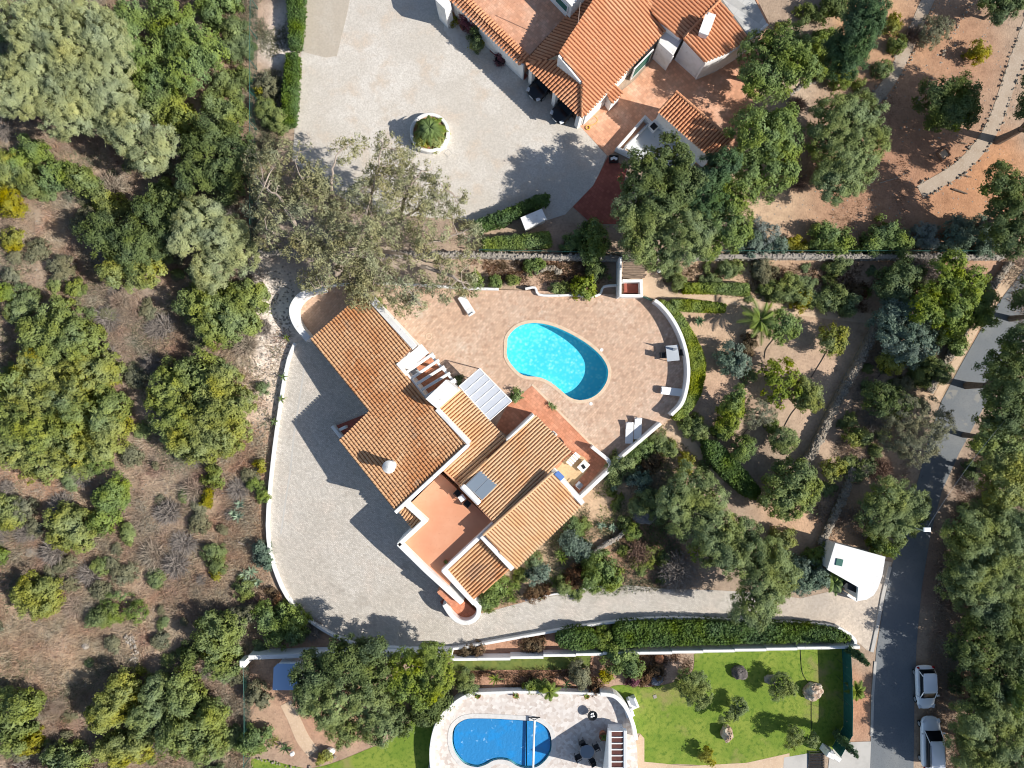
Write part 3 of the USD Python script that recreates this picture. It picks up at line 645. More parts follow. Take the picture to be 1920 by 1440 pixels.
# glazed canopy
can = thing('glazed_canopy', 'translucent panelled canopy with white bars between the tiled roofs and pool', 'canopy', W(908, 738))
cq = [np.array(q) for q in (W(861, 724, 3.05), W(899, 691, 2.75), W(959, 752, 2.75), W(918, 788, 3.05))]
for i in range(6):
    t0, t1 = i / 6, (i + 1) / 6; g_ = .012
    p = [cq[0] + (cq[3] - cq[0]) * (t0 + g_), cq[1] + (cq[2] - cq[1]) * (t0 + g_), cq[1] + (cq[2] - cq[1]) * (t1 - g_), cq[0] + (cq[3] - cq[0]) * (t1 - g_)]
    part(can, 'panel', (np.array([*p, *[k - [0, 0, .02] for k in p]]), np.array([[0, 1, 2], [0, 2, 3], [6, 5, 4], [7, 6, 4]])), CANOPY)
fr = MB()
for i in range(7):
    t = i / 6; fr.tube([cq[0] + (cq[3] - cq[0]) * t + [0, 0, .02], cq[1] + (cq[2] - cq[1]) * t + [0, 0, .02]], .045, 4)
fr.tube([cq[1], cq[2]], .07, 6).tube([cq[0], cq[3]], .05, 6)
part(can, 'frame', fr, WHITE2)
for q in (cq[1], (cq[1] + cq[2]) / 2, cq[2]): part(can, 'post', MB().tube([q * [1, 1, 0] + [0, 0, .3], q], .05, 6), WHITE2)

# solar water heater
sol = thing('solar_heater', 'grey solar water heater with white cylinder tank tilted on the tiled roof', 'solar panel', W(897, 913, 4.2))
sq = [W(873, 911, 4.55), W(901, 881, 4.35), W(933, 909, 4.35), W(903, 938, 4.6)]
sq = [W(901, 881, 4.15), W(933, 909, 4.15), W(904, 938, 4.75), W(872, 910, 4.75)]
pl4 = np.array(sq); cn = pl4.mean(0)
def inner(a, b):
    u = pl4[1] - pl4[0]; v = pl4[3] - pl4[0]
    q = np.array([pl4[0] + u * x + v * y for x, y in ((a, .04), (b, .04), (b, .95), (a, .95))]) + [0, 0, .035]
    return (np.vstack([q, q - [0, 0, .03]]), np.array([[0, 1, 2], [0, 2, 3], [4, 6, 5], [4, 7, 6], [0, 4, 1], [1, 4, 5], [1, 5, 2], [2, 5, 6], [2, 6, 3], [3, 6, 7], [3, 7, 0], [0, 7, 4]]))
fv = np.vstack([pl4, pl4 - [0, 0, .1]])
part(sol, 'frame', (fv, np.array([[0, 1, 2], [0, 2, 3], [4, 6, 5], [4, 7, 6], [0, 4, 1], [1, 4, 5], [1, 5, 2], [2, 5, 6], [2, 6, 3], [3, 6, 7], [3, 7, 0], [0, 7, 4]])), GREYMETAL)
part(sol, 'collector', inner(.03, .485), SOLAR); part(sol, 'collector', inner(.515, .97), SOLAR)
part(sol, 'tank', MB().tube([W(866, 911, 4.95), W(867, 912, 4.95), W(898, 943, 4.95), W(899, 944, 4.95)], [.18, .26, .26, .18], 14), WHITE2, smooth=40)
for q in sq: part(sol, 'leg', MB().tube([q, q * [1, 1, 0] + [0, 0, float(R3.z(q[:2])[0])]], .03, 4), GREYMETAL)

# ---- pool terrace
DZ = .30
deck_px = '596,548 640,533 700,532 760,534 820,539 880,543 960,544 1040,546 1100,549 1165,553 1215,558 1240,574 1262,600 1280,640 1287,690 1285,730 1274,765 1259,782 1242,796 1146,874 1090,935 1060,960 900,960 720,740 590,633 566,610 556,585 566,562'
DECKP = Polygon(XY(deck_px, DZ)).buffer(0)
PATIO = Polygon(XY('999,722 1112,836 1140,866 1080,932 1000,860 930,800 950,762', DZ)).buffer(0)
poolP = Polygon(POOL).buffer(0)
struct('pool_terrace', MB().prism(DECKP.difference(poolP.buffer(.28)), DZ, -.1), DECK)
struct('patio', MB().prism(PATIO, DZ + .02, DZ - .05), TERR)
SANDP = Polygon(smooth_line(XY('1044,884 1066,858 1082,866 1098,882 1103,872 1106,868 1104,878 1092,892 1080,905 1072,912', DZ), 1, True)).buffer(.05)
struct('patio_inlay', MB().prism(Polygon(XY('1042,882 1062,858 1080,848 1096,858 1105,868 1104,877 1096,887 1074,912', DZ)), DZ + .03, DZ - .02), SANDTILE)
struct('patio_edge', MB().prism(LineString(XY('999,722 1112,836', DZ)).buffer(.10), DZ + .028, DZ - .05), COPING)
# the pool
pool = thing('swimming_pool', 'turquoise kidney shaped swimming pool in the pinkish terrace', 'pool', W(1045, 678))
part(pool, 'coping', MB().prism(poolP.buffer(.30).difference(poolP), DZ + .035, DZ - .12), COPING)
pw = np.array(poolP.exterior.coords)[:-1, :2]
def basin(ring, zt, zb):
    n = len(ring); i = np.arange(n); j = (i + 1) % n
    m = MB(); m.add(np.vstack([np.c_[ring, np.full(n, zt)], np.c_[ring, np.full(n, zb)]]), np.stack([i, j, j + n, i + n], 1)[:, ::-1])
    m.prism(Polygon(ring), zb, None); return m
part(pool, 'basin', basin(pw, DZ + .03, -1.15), POOLTILE)
from shapely import points as shp_points
def ripple(poly, z, res, amp, seed):
    x0, y0, x1, y1 = poly.bounds; m = MB().prism(poly, z, None); return m
part(pool, 'water', ripple(poolP, DZ - .12, .2, .01, 1), WATER)
for q in ('1128,656', '1108,757'):
    x, y = (float(a) for a in q.split(',')); single('skimmer_lid', MB().lathe([(.0, DZ + .03), (.16, DZ + .03), (.16, DZ), (.0, DZ)][::-1], 14, np.r_[W(x, y, DZ)[:2], 0]), FABRIC,
        'white skimmer lid in the paving off the upper right rim of the kidney pool' if y < 700 else 'round white skimmer lid in the paving below the kidney pool', 'lid')
single('drain_ring', MB().strip([(*(W(804, 631, DZ)[:2] + .28 * np.array([math.cos(a), math.sin(a)])), DZ + .03) for a in np.arange(16) * math.pi / 8], .07, DZ - .01, closed=True, bev=.005), COPING, 'pale ring set into the terrace paving left of the pool', 'ring')

# garden walls of the villa, each a wall of its own
def wallthing(name, label, s, z, w=.3, z0=-.1, m=None, n=0, cat='wall', closed=False, group=None):
    pts = P3(s, z)
    if n: pts = smooth_line(pts, n, closed)
    return single(name, MB().strip(pts, w, z0, closed=closed), m or WHITE, label, cat, group)
wallthing('garden_wall', 'thick curved white wall round the corner of the terrace beyond the villa roof', '606,538 580,545 560,558 549,575 549,592 558,612 578,636', 1.75, .62, n=5)
wallthing('garden_wall', 'low white wall along the upper edge of the pool terrace beneath the eucalyptus', '606,537 660,531 730,531 800,535 870,540 935,542', .75, .22)
wallthing('garden_wall', 'wavy low white planter wall on the terrace edge left of the white gateway', '985,541 1003,539 1010,552 1040,554 1075,553 1105,556 1125,551 1133,537 1162,534', .65, .2, n=3)
wallthing('garden_wall', 'curved white wall along the right side of the pool terrace', '1228,563 1240,572 1260,596 1277,628 1288,665 1291,700 1287,732 1278,758 1259,778', 1.45, .32, n=4)
wallthing('garden_wall', 'straight white wall behind the two white loungers', '1239,794 1148,872', 1.45, .3)
wallthing('garden_wall', 'white wall with rounded corner enclosing the red patio', '1110,838 1140,862 1146,872 1141,883 1086,935', 1.4, .34, n=0)
wallthing('drive_wall', 'long low white kerb wall curving round the outer side of the driveway', DRIVE_EDGE + ' 760,1218 850,1217 900,1209 960,1198 1040,1184 1100,1174 1180,1164 1260,1160 1330,1162 1400,1165 1500,1170 1560,1175 1590,1190 1603,1206', .5, .24, n=2)
wallthing('bed_edging', 'low white border along the planting bed beside the entrance lane', '985,1126 1040,1114 1062,1113 1100,1103 1130,1100', .25, .16)
# ---------------------------------------------------------------- the upper house
up = thing('upper_house', 'large white house with bright orange tiled roofs and car ports at the cobbled courtyard', 'house', W(1150, 80))
U1 = Plane((1249, 53, 3.3), (1092, 220, 3.3), (1047, 100, 5.8))
u1 = '1048,99 1092,153 1092,221 1250,53 1200,-20 1160,-75'
tiled(up, U1, u1, ((1120, 40), (1190, 115)), TILE_RED, PAN_RED, seed=11, pitch=.30, label='wide sunlit roof')
wall_under(up, U1, u1, .22)
U2 = Plane((986, 119, 3.2), (1075, 15, 3.2), (1047, 100, 3.9))
u2 = '986,119 1022,113 1048,99 1088,58 1160,-75 1110,-30 1074,18'
tiled(up, U2, u2, ((1055, 92), (1020, 80)), TILE_RED, PAN_RED, seed=12, pitch=.30, label='shaded roof strip along the roof terrace')
wall_under(up, U2, u2, .3)
U3 = Plane((986, 121, 3.1), (1090, 221, 3.1), (1090, 153, 4.05))
u3 = '985,121 1022,113 1047,112 1091,155 1091,222'
tiled(up, U3, u3, ((1070, 135), (1035, 168)), TILE_RED, PAN_RED, seed=13, pitch=.30, label='roof over the car ports')
ridge(up, W(986, 120, 3.22), W(1024, 112, 3.45), TILE_RED)
ridge(up, W(1091, 220, 3.25), W(1091, 154, 4.15), TILE_RED)
part(up, 'gable_wall', MB().strip([U1.at(1048, 102) - [0, 0, .1], U1.at(1092, 155) - [0, 0, .1]], .22, 0), WHITE)
U4 = Plane((1203, 0, 4.6), (1277, 72, 3.9), (1345, 3, 3.9))
u4 = '1200,-60 1203,-2 1236,40 1278,73 1348,2 1370,-60'
tiled(up, U4, u4, ((1230, -10), (1295, 50)), TILE_RED, PAN_RED, seed=14, pitch=.30)
wall_under(up, U4, u4, .2)
U5 = Plane((1282, 71, 3.9), (1350, 2, 3.9), (1405, 70, 3.2))
u5 = '1281,73 1321,116 1360,100 1405,72 1351,1'
tiled(up, U5, u5, ((1300, 45), (1360, 110)), TILE_RED, PAN_RED, seed=15, pitch=.30)
wall_under(up, U5, u5, .1)
ridge(up, W(1280, 71, 3.98), W(1350, 0, 3.98), TILE_RED)
part(up, 'flat_roof', MB().prism(Polygon(XY('1353,-3 1406,70 1441,42 1402,-30 1380,-40', 3.1)), 3.1, 0), SLAB)
part(up, 'gutter', MB().strip(P3('1441,44,3.15 1403,-30,3.15', 3), .18, 2.9), ROOFLT)
part(up, 'roof_edging', MB().strip(P3('1322,117,3.3 1362,101,3.2 1407,73,3.2 1440,45,3.2', 3), .22, 0), WHITE)
# roof terrace with its two rows of edge tiles
part(up, 'roof_terrace', MB().prism(Polygon(XY('855,-60 862,-5 984,112 1070,22 1050,-5 1075,-60', 2.9)), 2.9, 0), TERR_UP)
for k, (s_, e_, dz, sd) in enumerate((((852, -2), (980, 119), 3.0, 1), ((866, -4), (987, 107), 3.0, -1))):
    pass
T1 = Plane((846, 2, 2.75), (975, 122, 2.75), (860, -8, 3.15)); tiled(up, T1, '838,-8 976,122 985,114 850,-16', ((865, 6), (858, 13)), TILE_RED, PAN_RED, seed=16, pitch=.30, step=.3, label='lower row of tiles along the terrace edge')
T2 = Plane((866, -8, 3.15), (988, 108, 3.15), (885, -15, 2.95)); tiled(up, T2, '850,-18 984,112 990,105 860,-22', ((920, 45), (930, 36)), TILE_RED, PAN_RED, seed=17, pitch=.30, step=.3, label='upper row of tiles along the terrace edge')
part(up, 'terrace_wall', MB().strip(P3('850,0,2.85 982,122,2.85', 2.85), .2, 0), WHITE)
# dormer wall with a green shuttered window, at the top of the picture
part(up, 'wall', MB().prism(Polygon(XY('1032,-30 1072,12 1100,-20 1070,-60', 5.2)), 5.2, 0), WHITE)
opening(up, W(1044, -17, 5.2), W(1066, 6, 5.2), 3.7, 4.7, 'window', WHITE2, GREENP)
struct('gravel_bed', MB().prism(Polygon(smooth_line(XY('838,14 862,28 892,52 925,84 915,99 893,96 868,88 842,70 832,55 836,34'), 2, True)).buffer(0), .034, -.05), mat('white_gravel', (.62, .59, .54), .9, noise=[(2, .45, .7, (.5, .46, .40), 6)]))
struct('red_paved_strip', MB().prism(Polygon(XY('925,82 990,142 984,150 918,96')), .036, -.05), TERR_DARK)
part(up, 'wall', MB().prism(Polygon(XY('812,-20 817,0 834,17 845,6 830,-25', 3.3)), 3.3, 0), WHITE)
# front: piers of the car ports, walls to the patio
for px_, py_ in ((997, 143), (1041, 184), (1085, 225)):
    c = W(px_, py_, 1.4); part(up, 'pier', MB().box((c[0], c[1], 1.42), (.42, .42, 2.9), .7), WHITE)
a = W(1092, 226, 0); b = W(1245, 70, 0)
def ext(parent, a, b, z, t=.25, name='wall', m=None): return part(parent, name, MB().strip([(a[0], a[1], z), (b[0], b[1], z)], t, 0), m or WHITE)
ext(up, W(1092, 233, 0), W(1130, 196, 0), 3.0)
part(up, 'car_port_wall', MB().strip([(*W(1020, 110)[:2], 2.9), (*W(1090, 175)[:2], 2.9)], .2, 0), WHITE)
PO = Plane((1133, 170, 2.6), (1150, 155, 2.6), (1168, 172, 2.3))
tiled(up, PO, '1137,175 1152,158 1169,172 1147,194', ((1142, 168), (1158, 184)), TILE_RED, PAN_RED, seed=18, pitch=.28, label='small porch roof')
wall_under(up, PO, '1137,175 1152,158 1169,172 1147,194', .12)
part(up, 'wing', MB().prism(Polygon(XY('1238,70 1262,50 1278,75 1262,104 1236,80', 3.0)), 3.0, 0), WHITE)
opening(up, W(1186, 139, 1.2), W(1220, 104, 1.2), .1, 2.3, 'french_window', WHITE2, GREENP)
opening(up, W(1237, 82, 2.2), W(1262, 106, 2.2), 1.1, 2.2, 'window', WHITE2, GREENP)
uc = part(up, 'chimney', MB().box(W(1324, 50, 4.3), (.75, 1.5, 1.9), -.35, .08), WHITE)
part(uc, 'chimney_cap', MB().box(W(1325, 47, 5.35), (.85, 1.65, .12), -.35), WHITE)
part(up, 'aerial', MB().tube([W(1083, 52, 5.6), W(1088, 5, 8.2)], .03, 5), GREYMETAL)
# garden shed of the upper house
shed = thing('tiled_annex', 'white annex with a single pitched orange tiled roof on the upper patio', 'annex', W(1300, 235))
SG = Plane((1235, 207, 3.1), (1334, 297, 3.1), (1267, 171, 3.7))
sg = '1267,171 1373,262 1335,298 1233,208'
tiled(shed, SG, sg, ((1268, 172), (1236, 206)), TILE_RED, PAN_RED, seed=19, pitch=.30)
ridge(shed, W(1267, 171, 3.75), W(1373, 262, 3.75), TILE_RED)
wall_under(shed, SG, sg, .15)
yard = thing('service_yard', 'white walled service yard with planted strip beside the tiled annex', 'yard', W(1215, 265))
part(yard, 'floor', MB().prism(Polygon(XY('1170,275 1212,233 1250,240 1310,300 1290,318 1232,320', 0)), .12, -.05), mat('white_yard_floor', (.66, .68, .68), .8, noise=[(1, .45, .7, (.58, .6, .6), 5)]))
part(yard, 'wall', MB().strip(P3('1233,312,.9 1158,277,.9 1210,218,.9 1224,232,.9', .9), .22, 0), WHITE)
part(yard, 'planter_wall', MB().strip(P3('1168,281,.6 1219,229,.6', .6), .14, 0), WHITE)
au = thing('air_unit', 'square grey air conditioning unit in the white service yard', 'air conditioner', W(1225, 238))
part(au, 'casing', MB().box(W(1226, 237, .5), (.75, .75, .85), .75, .04), WHITE2); part(au, 'grille', MB().box(W(1226, 237, .93), (.55, .55, .03), .75), DARKMETAL)
# planter ring and small courtyard things
pr = thing('round_planter', 'round white walled planter in the cobbled courtyard', 'planter', W(805, 252))
c = W(806, 250, .45)
ringp = [(c[0] + 1.68 * math.cos(a), c[1] + 1.68 * math.sin(a), .75) for a in np.arange(40) * math.pi / 20]
part(pr, 'planter_wall', MB().strip(ringp, .3, 0, closed=True, bev=.05), WHITE)
part(pr, 'soil', MB().lathe([(1.55, .5), (0, .58)], 24, (c[0], c[1], 0)), SOIL_RED)
def lid(px, py, s, rot, label, z=.035):
    c = W(px, py)[:2]; r = [(s * math.cos(rot + k * math.pi / 2), s * math.sin(rot + k * math.pi / 2)) for k in range(4)]
    t = thing('manhole_cover', label, 'manhole cover', (c[0], c[1], 0))
    P = Polygon([c + q for q in r]); part(t, 'lid', MB().prism(P.buffer(-.05), z + .003, z - .02), COBBLE_UP); part(t, 'frame', MB().prism(P.difference(P.buffer(-.04)), z + .006, z - .02), CONC)
lid(840, 287, .42, 0, 'square manhole cover in the cobbles beside the round white planter')
ub = thing('utility_box', 'white flat topped utility housing between hedges below the courtyard', 'utility housing', W(1000, 420))
bp = Polygon(XY('976,408 1016,391 1025,411 985,431', 1.5))
part(ub, 'body', MB().prism(bp.buffer(-.08), 1.42, -.1), WHITE); part(ub, 'lid', MB().prism(bp, 1.5, 1.42), WHITEROOF)
yh = thing('coiled_hose', 'yellow garden hose coiled on the patio corner by the car port', 'hose', W(1102, 240))
hp = [(*(W(1102, 240)[:2] + (.18 + .012 * (k % 24) / 8) * np.array([math.cos(k * .52), math.sin(k * .52)])), .06 + .02 * (k // 12)) for k in range(60)]
part(yh, 'coil', MB().tube(hp, .022, 5), YELLOW)
hp = smooth_line([(*W(*q)[:2], .045) for q in ((1104, 236), (1116, 232), (1120, 224), (1112, 217), (1106, 222))], 5)
part(yh, 'loose_end', MB().tube(hp, .018, 5), YELLOW)
pt_ = thing('plant_tub', 'big dark round tub against the terrace wall of the upper house', 'tub', W(939, 116))
c = W(939, 116); part(pt_, 'tub', MB().lathe([(0, 0), (.40, 0), (.52, .55), (.46, .55), (.42, .47), (0, .47)], 18, (c[0], c[1], .02)), DARKMETAL, smooth=40)
crate = thing('crate', 'small dark open crate with white pots at the edge of the red paved ramp', 'crate', W(1150, 300))
c = W(1150, 300)
part(crate, 'box', MB().strip([(c[0] + x, c[1] + y, .4) for x, y in ((-.4, -.3), (.4, -.3), (.4, .3), (-.4, .3))], .05, .03, closed=True, bev=.005), DARKMETAL)
for k in range(3): part(crate, 'pot', MB().lathe([(0, .05), (.10, .05), (.13, .42), (.0, .36)], 10, (c[0] - .2 + .2 * k, c[1] + .1 * (k % 2), 0)), WHITE2)

# ---------------------------------------------------------------- gateway, boundary walls, fences
gw = thing('garden_gateway', 'white walled garden gateway with a slatted timber roof under the stone wall', 'gateway', W(1185, 530))
part(gw, 'wall', MB().strip(P3('1164,482,2.2 1163,556,2.0', 2), .2, 0), WHITE)
part(gw, 'wall', MB().strip(P3('1168,526,1.3 1202,526,1.3 1203,554,1.3 1166,554,1.3', 1.3), .28, 0), WHITE)
part(gw, 'step', MB().prism(Polygon(XY('1170,530 1199,530 1199,550 1170,550', .3)), .5, 0), TERR_DARK)
for i in range(9):
    y = 484 + i * 4.4; part(gw, 'roof_slat', MB().strip([W(1168, y, 2.15), W(1209, y, 2.15)], .17, 2.1, bev=.01), WOOD)
for px_, py_ in ((1170, 486), (1207, 486), (1207, 518)): c = W(px_, py_, 1); part(gw, 'post', MB().box((c[0], c[1], 1.0), (.12, .12, 2.1)), WOOD)
gt = thing('garden_gate', 'low green gate between the white gateway and the curved terrace wall', 'gate', W(1214, 559))
for i in range(6): c = W(1207 + i * 2.8, 556 + i * 1.3, .7); part(gt, 'bar', MB().box((c[0], c[1], .72), (.10, .05, .9)), GREENP)
part(gt, 'rail', MB().strip([W(1205, 556, 1.15), W(1223, 564, 1.15)], .06, 1.08, bev=.01), GREENP)
lb = thing('round_lamp', 'white globe garden lamp on a dark post beside the garden gateway', 'lamp', W(1236, 508))
c = W(1236, 508, .9); part(lb, 'post', MB().tube([(c[0], c[1], 0), (c[0], c[1], .8)], .04, 6), DARKMETAL); part(lb, 'globe', MB().lathe([(.2 * math.sin(t), .95 - .2 * math.cos(t)) for t in np.linspace(0, math.pi, 9)], 14, (c[0], c[1], 0)), WHITE2, smooth=True)

def rubble(parent, name, line, w, h, n, seed, m, size=(.16, .3), z0=0):
    """loose stones laid along a line, joined: too small to tell apart"""
    rg = np.random.default_rng(seed); ls = LineString(line); b = MB()
    ico = np.array([[0, 0, 1], [.9, 0, .3], [.28, .85, .3], [-.72, .53, .3], [-.72, -.53, .3], [.28, -.85, .3], [0, 0, -1]], float)
    fc = [[0, 1, 2], [0, 2, 3], [0, 3, 4], [0, 4, 5], [0, 5, 1], [6, 2, 1], [6, 3, 2], [6, 4, 3], [6, 5, 4], [6, 1, 5]]
    for k in range(n):
        s = rg.uniform(0, ls.length); p = ls.interpolate(s); q = ls.interpolate(min(ls.length, s + .1)); d = np.array([q.x - p.x, q.y - p.y]); d /= np.linalg.norm(d) + 1e-9
        o = rg.uniform(-.5, .5) * w; sc = rg.uniform(*size) * np.array([1, rg.uniform(.6, 1), rg.uniform(.45, .8)])
        zz = z0 + rg.uniform(.2, 1) * h if abs(o) > w * .3 else z0 + h * rg.uniform(.8, 1.02)
        a = rg.uniform(0, 6.28); R = np.array([[math.cos(a), -math.sin(a), 0], [math.sin(a), math.cos(a), 0], [0, 0, 1]])
        b.add((ico * rg.uniform(.8, 1.2, (7, 1)) * sc) @ R.T + [p.x - d[1] * o, p.y + d[0] * o, zz], fc)
    return part(parent, name, b, m, kind='stuff')
bw = thing('boundary_wall', 'long straight stone boundary wall between the upper garden and the villa', 'wall', W(1300, 482))
BWL = '486,473 700,476 900,478 1030,481 1160,484 1420,480 1640,481 1884,481'
part(bw, 'core', MB().strip(P3(BWL, 1.0), .42, -.1, bev=.06), PALESTONE)
rubble(bw, 'stones', XY(BWL, 0.9), .52, 1.02, 2600, 5, PALESTONE, (.10, .19))
tw = thing('terrace_wall', 'dry stone terrace wall running down through the fruit garden', 'wall', W(1580, 740))
TWL = '1652,600 1632,640 1608,684 1590,718 1566,762 1546,805 1524,850 1508,872'
part(tw, 'core', MB().strip(P3(TWL, .8), .6, -.1, bev=.12), STONE)
rubble(tw, 'stones', XY(TWL, .7), .7, .9, 1500, 6, STONE, (.10, .2))
tw2 = thing('terrace_wall', 'lower broken dry stone wall overgrown with scrub above the gatehouse', 'wall', W(1560, 950))
TWL2 = '1600,880 1586,925 1562,975 1540,1020'
part(tw2, 'core', MB().strip(P3(TWL2, .5), .5, -.1, bev=.12), STONE); rubble(tw2, 'stones', XY(TWL2, .5), .6, .6, 420, 8, STONE, (.12, .26))
rw = thing('roadside_wall', 'low rubble wall along the left verge of the road', 'wall', W(1800, 680))
RWL = '1895,492 1856,545 1822,598 1790,650 1762,700 1744,735'
part(rw, 'core', MB().strip(P3(RWL, .45), .4, -.1, bev=.1), STONE); rubble(rw, 'stones', XY(RWL, .4), .6, .5, 700, 9, STONE, (.10, .22))
bedw = thing('bed_wall', 'short stone bed wall in the planting below the villa', 'wall', W(1140, 1020))
part(bedw, 'core', MB().strip(P3('1105,1042 1130,1024 1155,1010 1176,994', .5), .2, -.1), STONE); rubble(bedw, 'stones', XY('1105,1042 1130,1024 1155,1010 1176,994', .4), .35, .5, 120, 10, PALESTONE, (.10, .18))
def edging(label, s, seed, name='path_edging', m=STONE, sz=(.09, .17), dens=3.2):
    pts = smooth_line(XY(s), 4); ln = LineString(pts).length
    t = thing(name, label, 'edging', (pts[0][0], pts[0][1], 0)); rubble(t, 'stones', pts, .25, .12, int(ln * dens), seed, m, sz)
edging('row of small stones along the left edge of the upper garden path', '1740,-20 1722,10 1704,52 1684,95 1664,133 1642,166 1626,186', 21)
edging('row of small stones along the right edge of the upper garden path', '1770,-20 1750,12 1730,58 1712,100 1692,140 1668,175 1650,194', 22)
edging('row of small stones along the inner edge of the curved lower garden path', '1925,20 1904,78 1880,146 1855,218 1828,264 1784,308 1716,350', 23)
edging('row of small stones along the outer edge of the curved lower garden path', '1932,90 1906,154 1881,226 1852,280 1806,328 1734,370', 24)
edging('broken line of stones edging the terrace between the two garden paths', '1835,-10 1815,18 1795,48 1770,95 1750,138 1728,175 1705,215 1688,245', 25, dens=2.4)
edging('rim of pale stones round the bed by the left hand lawn', '478,1420 520,1430 562,1440 600,1432 640,1412', 26)
edging('rough stones heaped on the bank above the pool terrace', '1005,512 1030,502 1050,512', 27, m=STONE, sz=(.15, .35), dens=14)
edging('rough stones on the slope below the patio trees', '1465,190 1490,172 1530,150 1590,146', 28, m=PALESTONE, sz=(.12, .3), dens=9)

def fence(name, label, s, h, m_net, spacing=2.6, n=1, post=GREENP, cat='fence', solid=False):
    pts = XY(s); ls = LineString(pts); t = thing(name, label, cat, (pts[0][0], pts[0][1], 0))
    k = max(2, int(ls.length / spacing) + 1); P = [ls.interpolate(x) for x in np.linspace(0, ls.length, k)]
    for i, p in enumerate(P): part(t, 'post', MB().tube([(p.x, p.y, -.1), (p.x, p.y, h + .08)], .035, 5), post)
    for a, b in zip(P[:-1], P[1:]):
        if solid: part(t, 'screen_panel', MB().strip([(a.x, a.y, h), (b.x, b.y, h)], .05, .05, bev=.01), m_net)
        else: part(t, 'mesh_panel', (np.array([[a.x, a.y, .03], [b.x, b.y, .03], [b.x, b.y, h], [a.x, a.y, h]]), np.array([[0, 1, 2], [0, 2, 3]])), m_net)
        part(t, 'top_rail', MB().tube([(a.x, a.y, h), (b.x, b.y, h)], .025, 4), post)
    return t
fence('mesh_fence', 'green mesh fence between the wild scrub and the courtyard hedge', '484,-40 483,60 482,180 482,300 482,400 484,470', 1.9, NET)
fence('mesh_fence', 'green mesh fence standing along the upper side of the stone boundary wall', '900,474 1160,479 1420,475 1640,476 1880,476', 1.5, NET, 3.2)
fence('mesh_fence', 'green mesh fence at the left edge of the lower garden', '468,1236 470,1300 470,1370 468,1480', 1.6, NET)
fence('screen_fence', 'tall solid green screen fence along the road side of the lawn', '1578,1208 1581,1270 1582,1340 1580,1388 1560,1400', 1.75, SCREEN, 2.4, solid=True)
# stepped white wall between driveway and lower garden
sw = thing('stepped_wall', 'long white stepped boundary wall between the hedges and the lower lawn', 'wall', W(1200, 1215))
steps = [(845, 1229), (896, 1228), (957, 1225), (1018, 1221), (1078, 1219), (1128, 1217), (1196, 1216), (1255, 1214), (1312, 1212), (1370, 1210), (1428, 1208), (1485, 1206), (1545, 1205), (1600, 1206)]
for i, (a, b) in enumerate(zip(steps[:-1], steps[1:])):
    z = 1.0 + .02 * i; part(sw, 'wall_section', MB().strip([(*W(*a)[:2], z), (*W(b[0], a[1] - .6)[:2], z)], .26, -.1), WHITE)
lw = thing('boundary_wall', 'shaded white wall at the upper end of the left hand lower garden', 'wall', W(530, 1232))
part(lw, 'wall', MB().strip(P3('466,1233 600,1229 740,1229 848,1227', 1.5), .4, -.1), WHITE)
part(lw, 'pier', MB().box((*W(467, 1232)[:2], .8), (.5, .6, 1.7), 0, .04), WHITE)
wallthing('drive_end_wall', 'short white curved wall end where the lane meets the road', '1572,1178 1592,1189 1604,1202 1603,1210', .9, .3, n=3)

# ---------------------------------------------------------------- gatehouse by the road
gh = thing('gatehouse', 'small white flat roofed gatehouse at the junction of lane and road', 'gatehouse', W(1605, 1070))
GHP = Polygon(XY('1566,1018 1660,1044 1654,1080 1646,1103 1638,1116 1625,1124 1607,1127 1609,1101 1551,1068', 2.6))
part(gh, 'wall', MB().prism(GHP.buffer(-.12), 2.4, -.1), WHITE)
part(gh, 'roof', MB().prism(GHP, 2.62, 2.4), WHITEROOF)
c = W(1573, 1054, 2.6); part(gh, 'roof_hatch', MB().box((c[0], c[1], 2.66), (.62, .62, .09), -.2, .02), GREENP)
part(gh, 'doorway', MB().prism(Polygon(XY('1588,1092 1606,1102 1606,1112 1580,1100', 2.1)), 2.1, 0), DARKMETAL)
part(gh, 'side_wall', MB().strip(P3('1589,1115,1.0 1608,1127,1.0', 1), .25, 0), WHITE)
# small blue-white shed at the lower left
sh = thing('garden_shed', 'small pale shed half hidden under the dark tree by the white wall', 'shed', W(530, 1270))
sp = Polygon(XY('513,1252 520,1245 562,1245 562,1294 511,1294', 2.0))
part(sh, 'wall', MB().prism(sp.buffer(-.1), 1.9, 0), WHITE); part(sh, 'roof', MB().prism(sp, 2.0, 1.9), BLUEP)
# ---------------------------------------------------------------- lower pool terrace
p2z = .35
T2P = Polygon(smooth_line(XY('880,1303 960,1299 1050,1300 1120,1302 1150,1304 1165,1316 1180,1340 1190,1372 1180,1480 1000,1500 815,1480 808,1420 812,1376 824,1350 846,1326', p2z), 3, True)).buffer(0)
pool2P = Polygon(POOL2).buffer(0)
struct('lower_pool_terrace', MB().prism(T2P.difference(pool2P.buffer(.30)), p2z, -.1), CRAZY)
lp = thing('covered_pool', 'kidney shaped swimming pool under a blue bubble cover in the lower terrace', 'pool', W(940, 1395))
part(lp, 'rim', MB().prism(pool2P.buffer(.42).difference(pool2P), p2z + .03, p2z - .15), RIM)
ring2 = np.array(pool2P.exterior.coords)[:-1, :2]
part(lp, 'basin', basin(ring2, p2z + .02, -.9), POOLTILE)
part(lp, 'water', MB().prism(pool2P, p2z - .24, None), WATER)
cvp = pool2P.buffer(-.12).intersection(sbox(*W(800, 1500)[:2], *W(986, 1300)[:2]))
part(lp, 'cover', MB().prism(cvp, p2z - .16, p2z - .19), COVER)
cvp = pool2P.buffer(-.12).intersection(sbox(*W(988, 1500)[:2], *W(1100, 1300)[:2]))
part(lp, 'cover', MB().prism(cvp, p2z - .17, p2z - .20), COVER, label='narrow right hand piece of the cover beyond the roller')
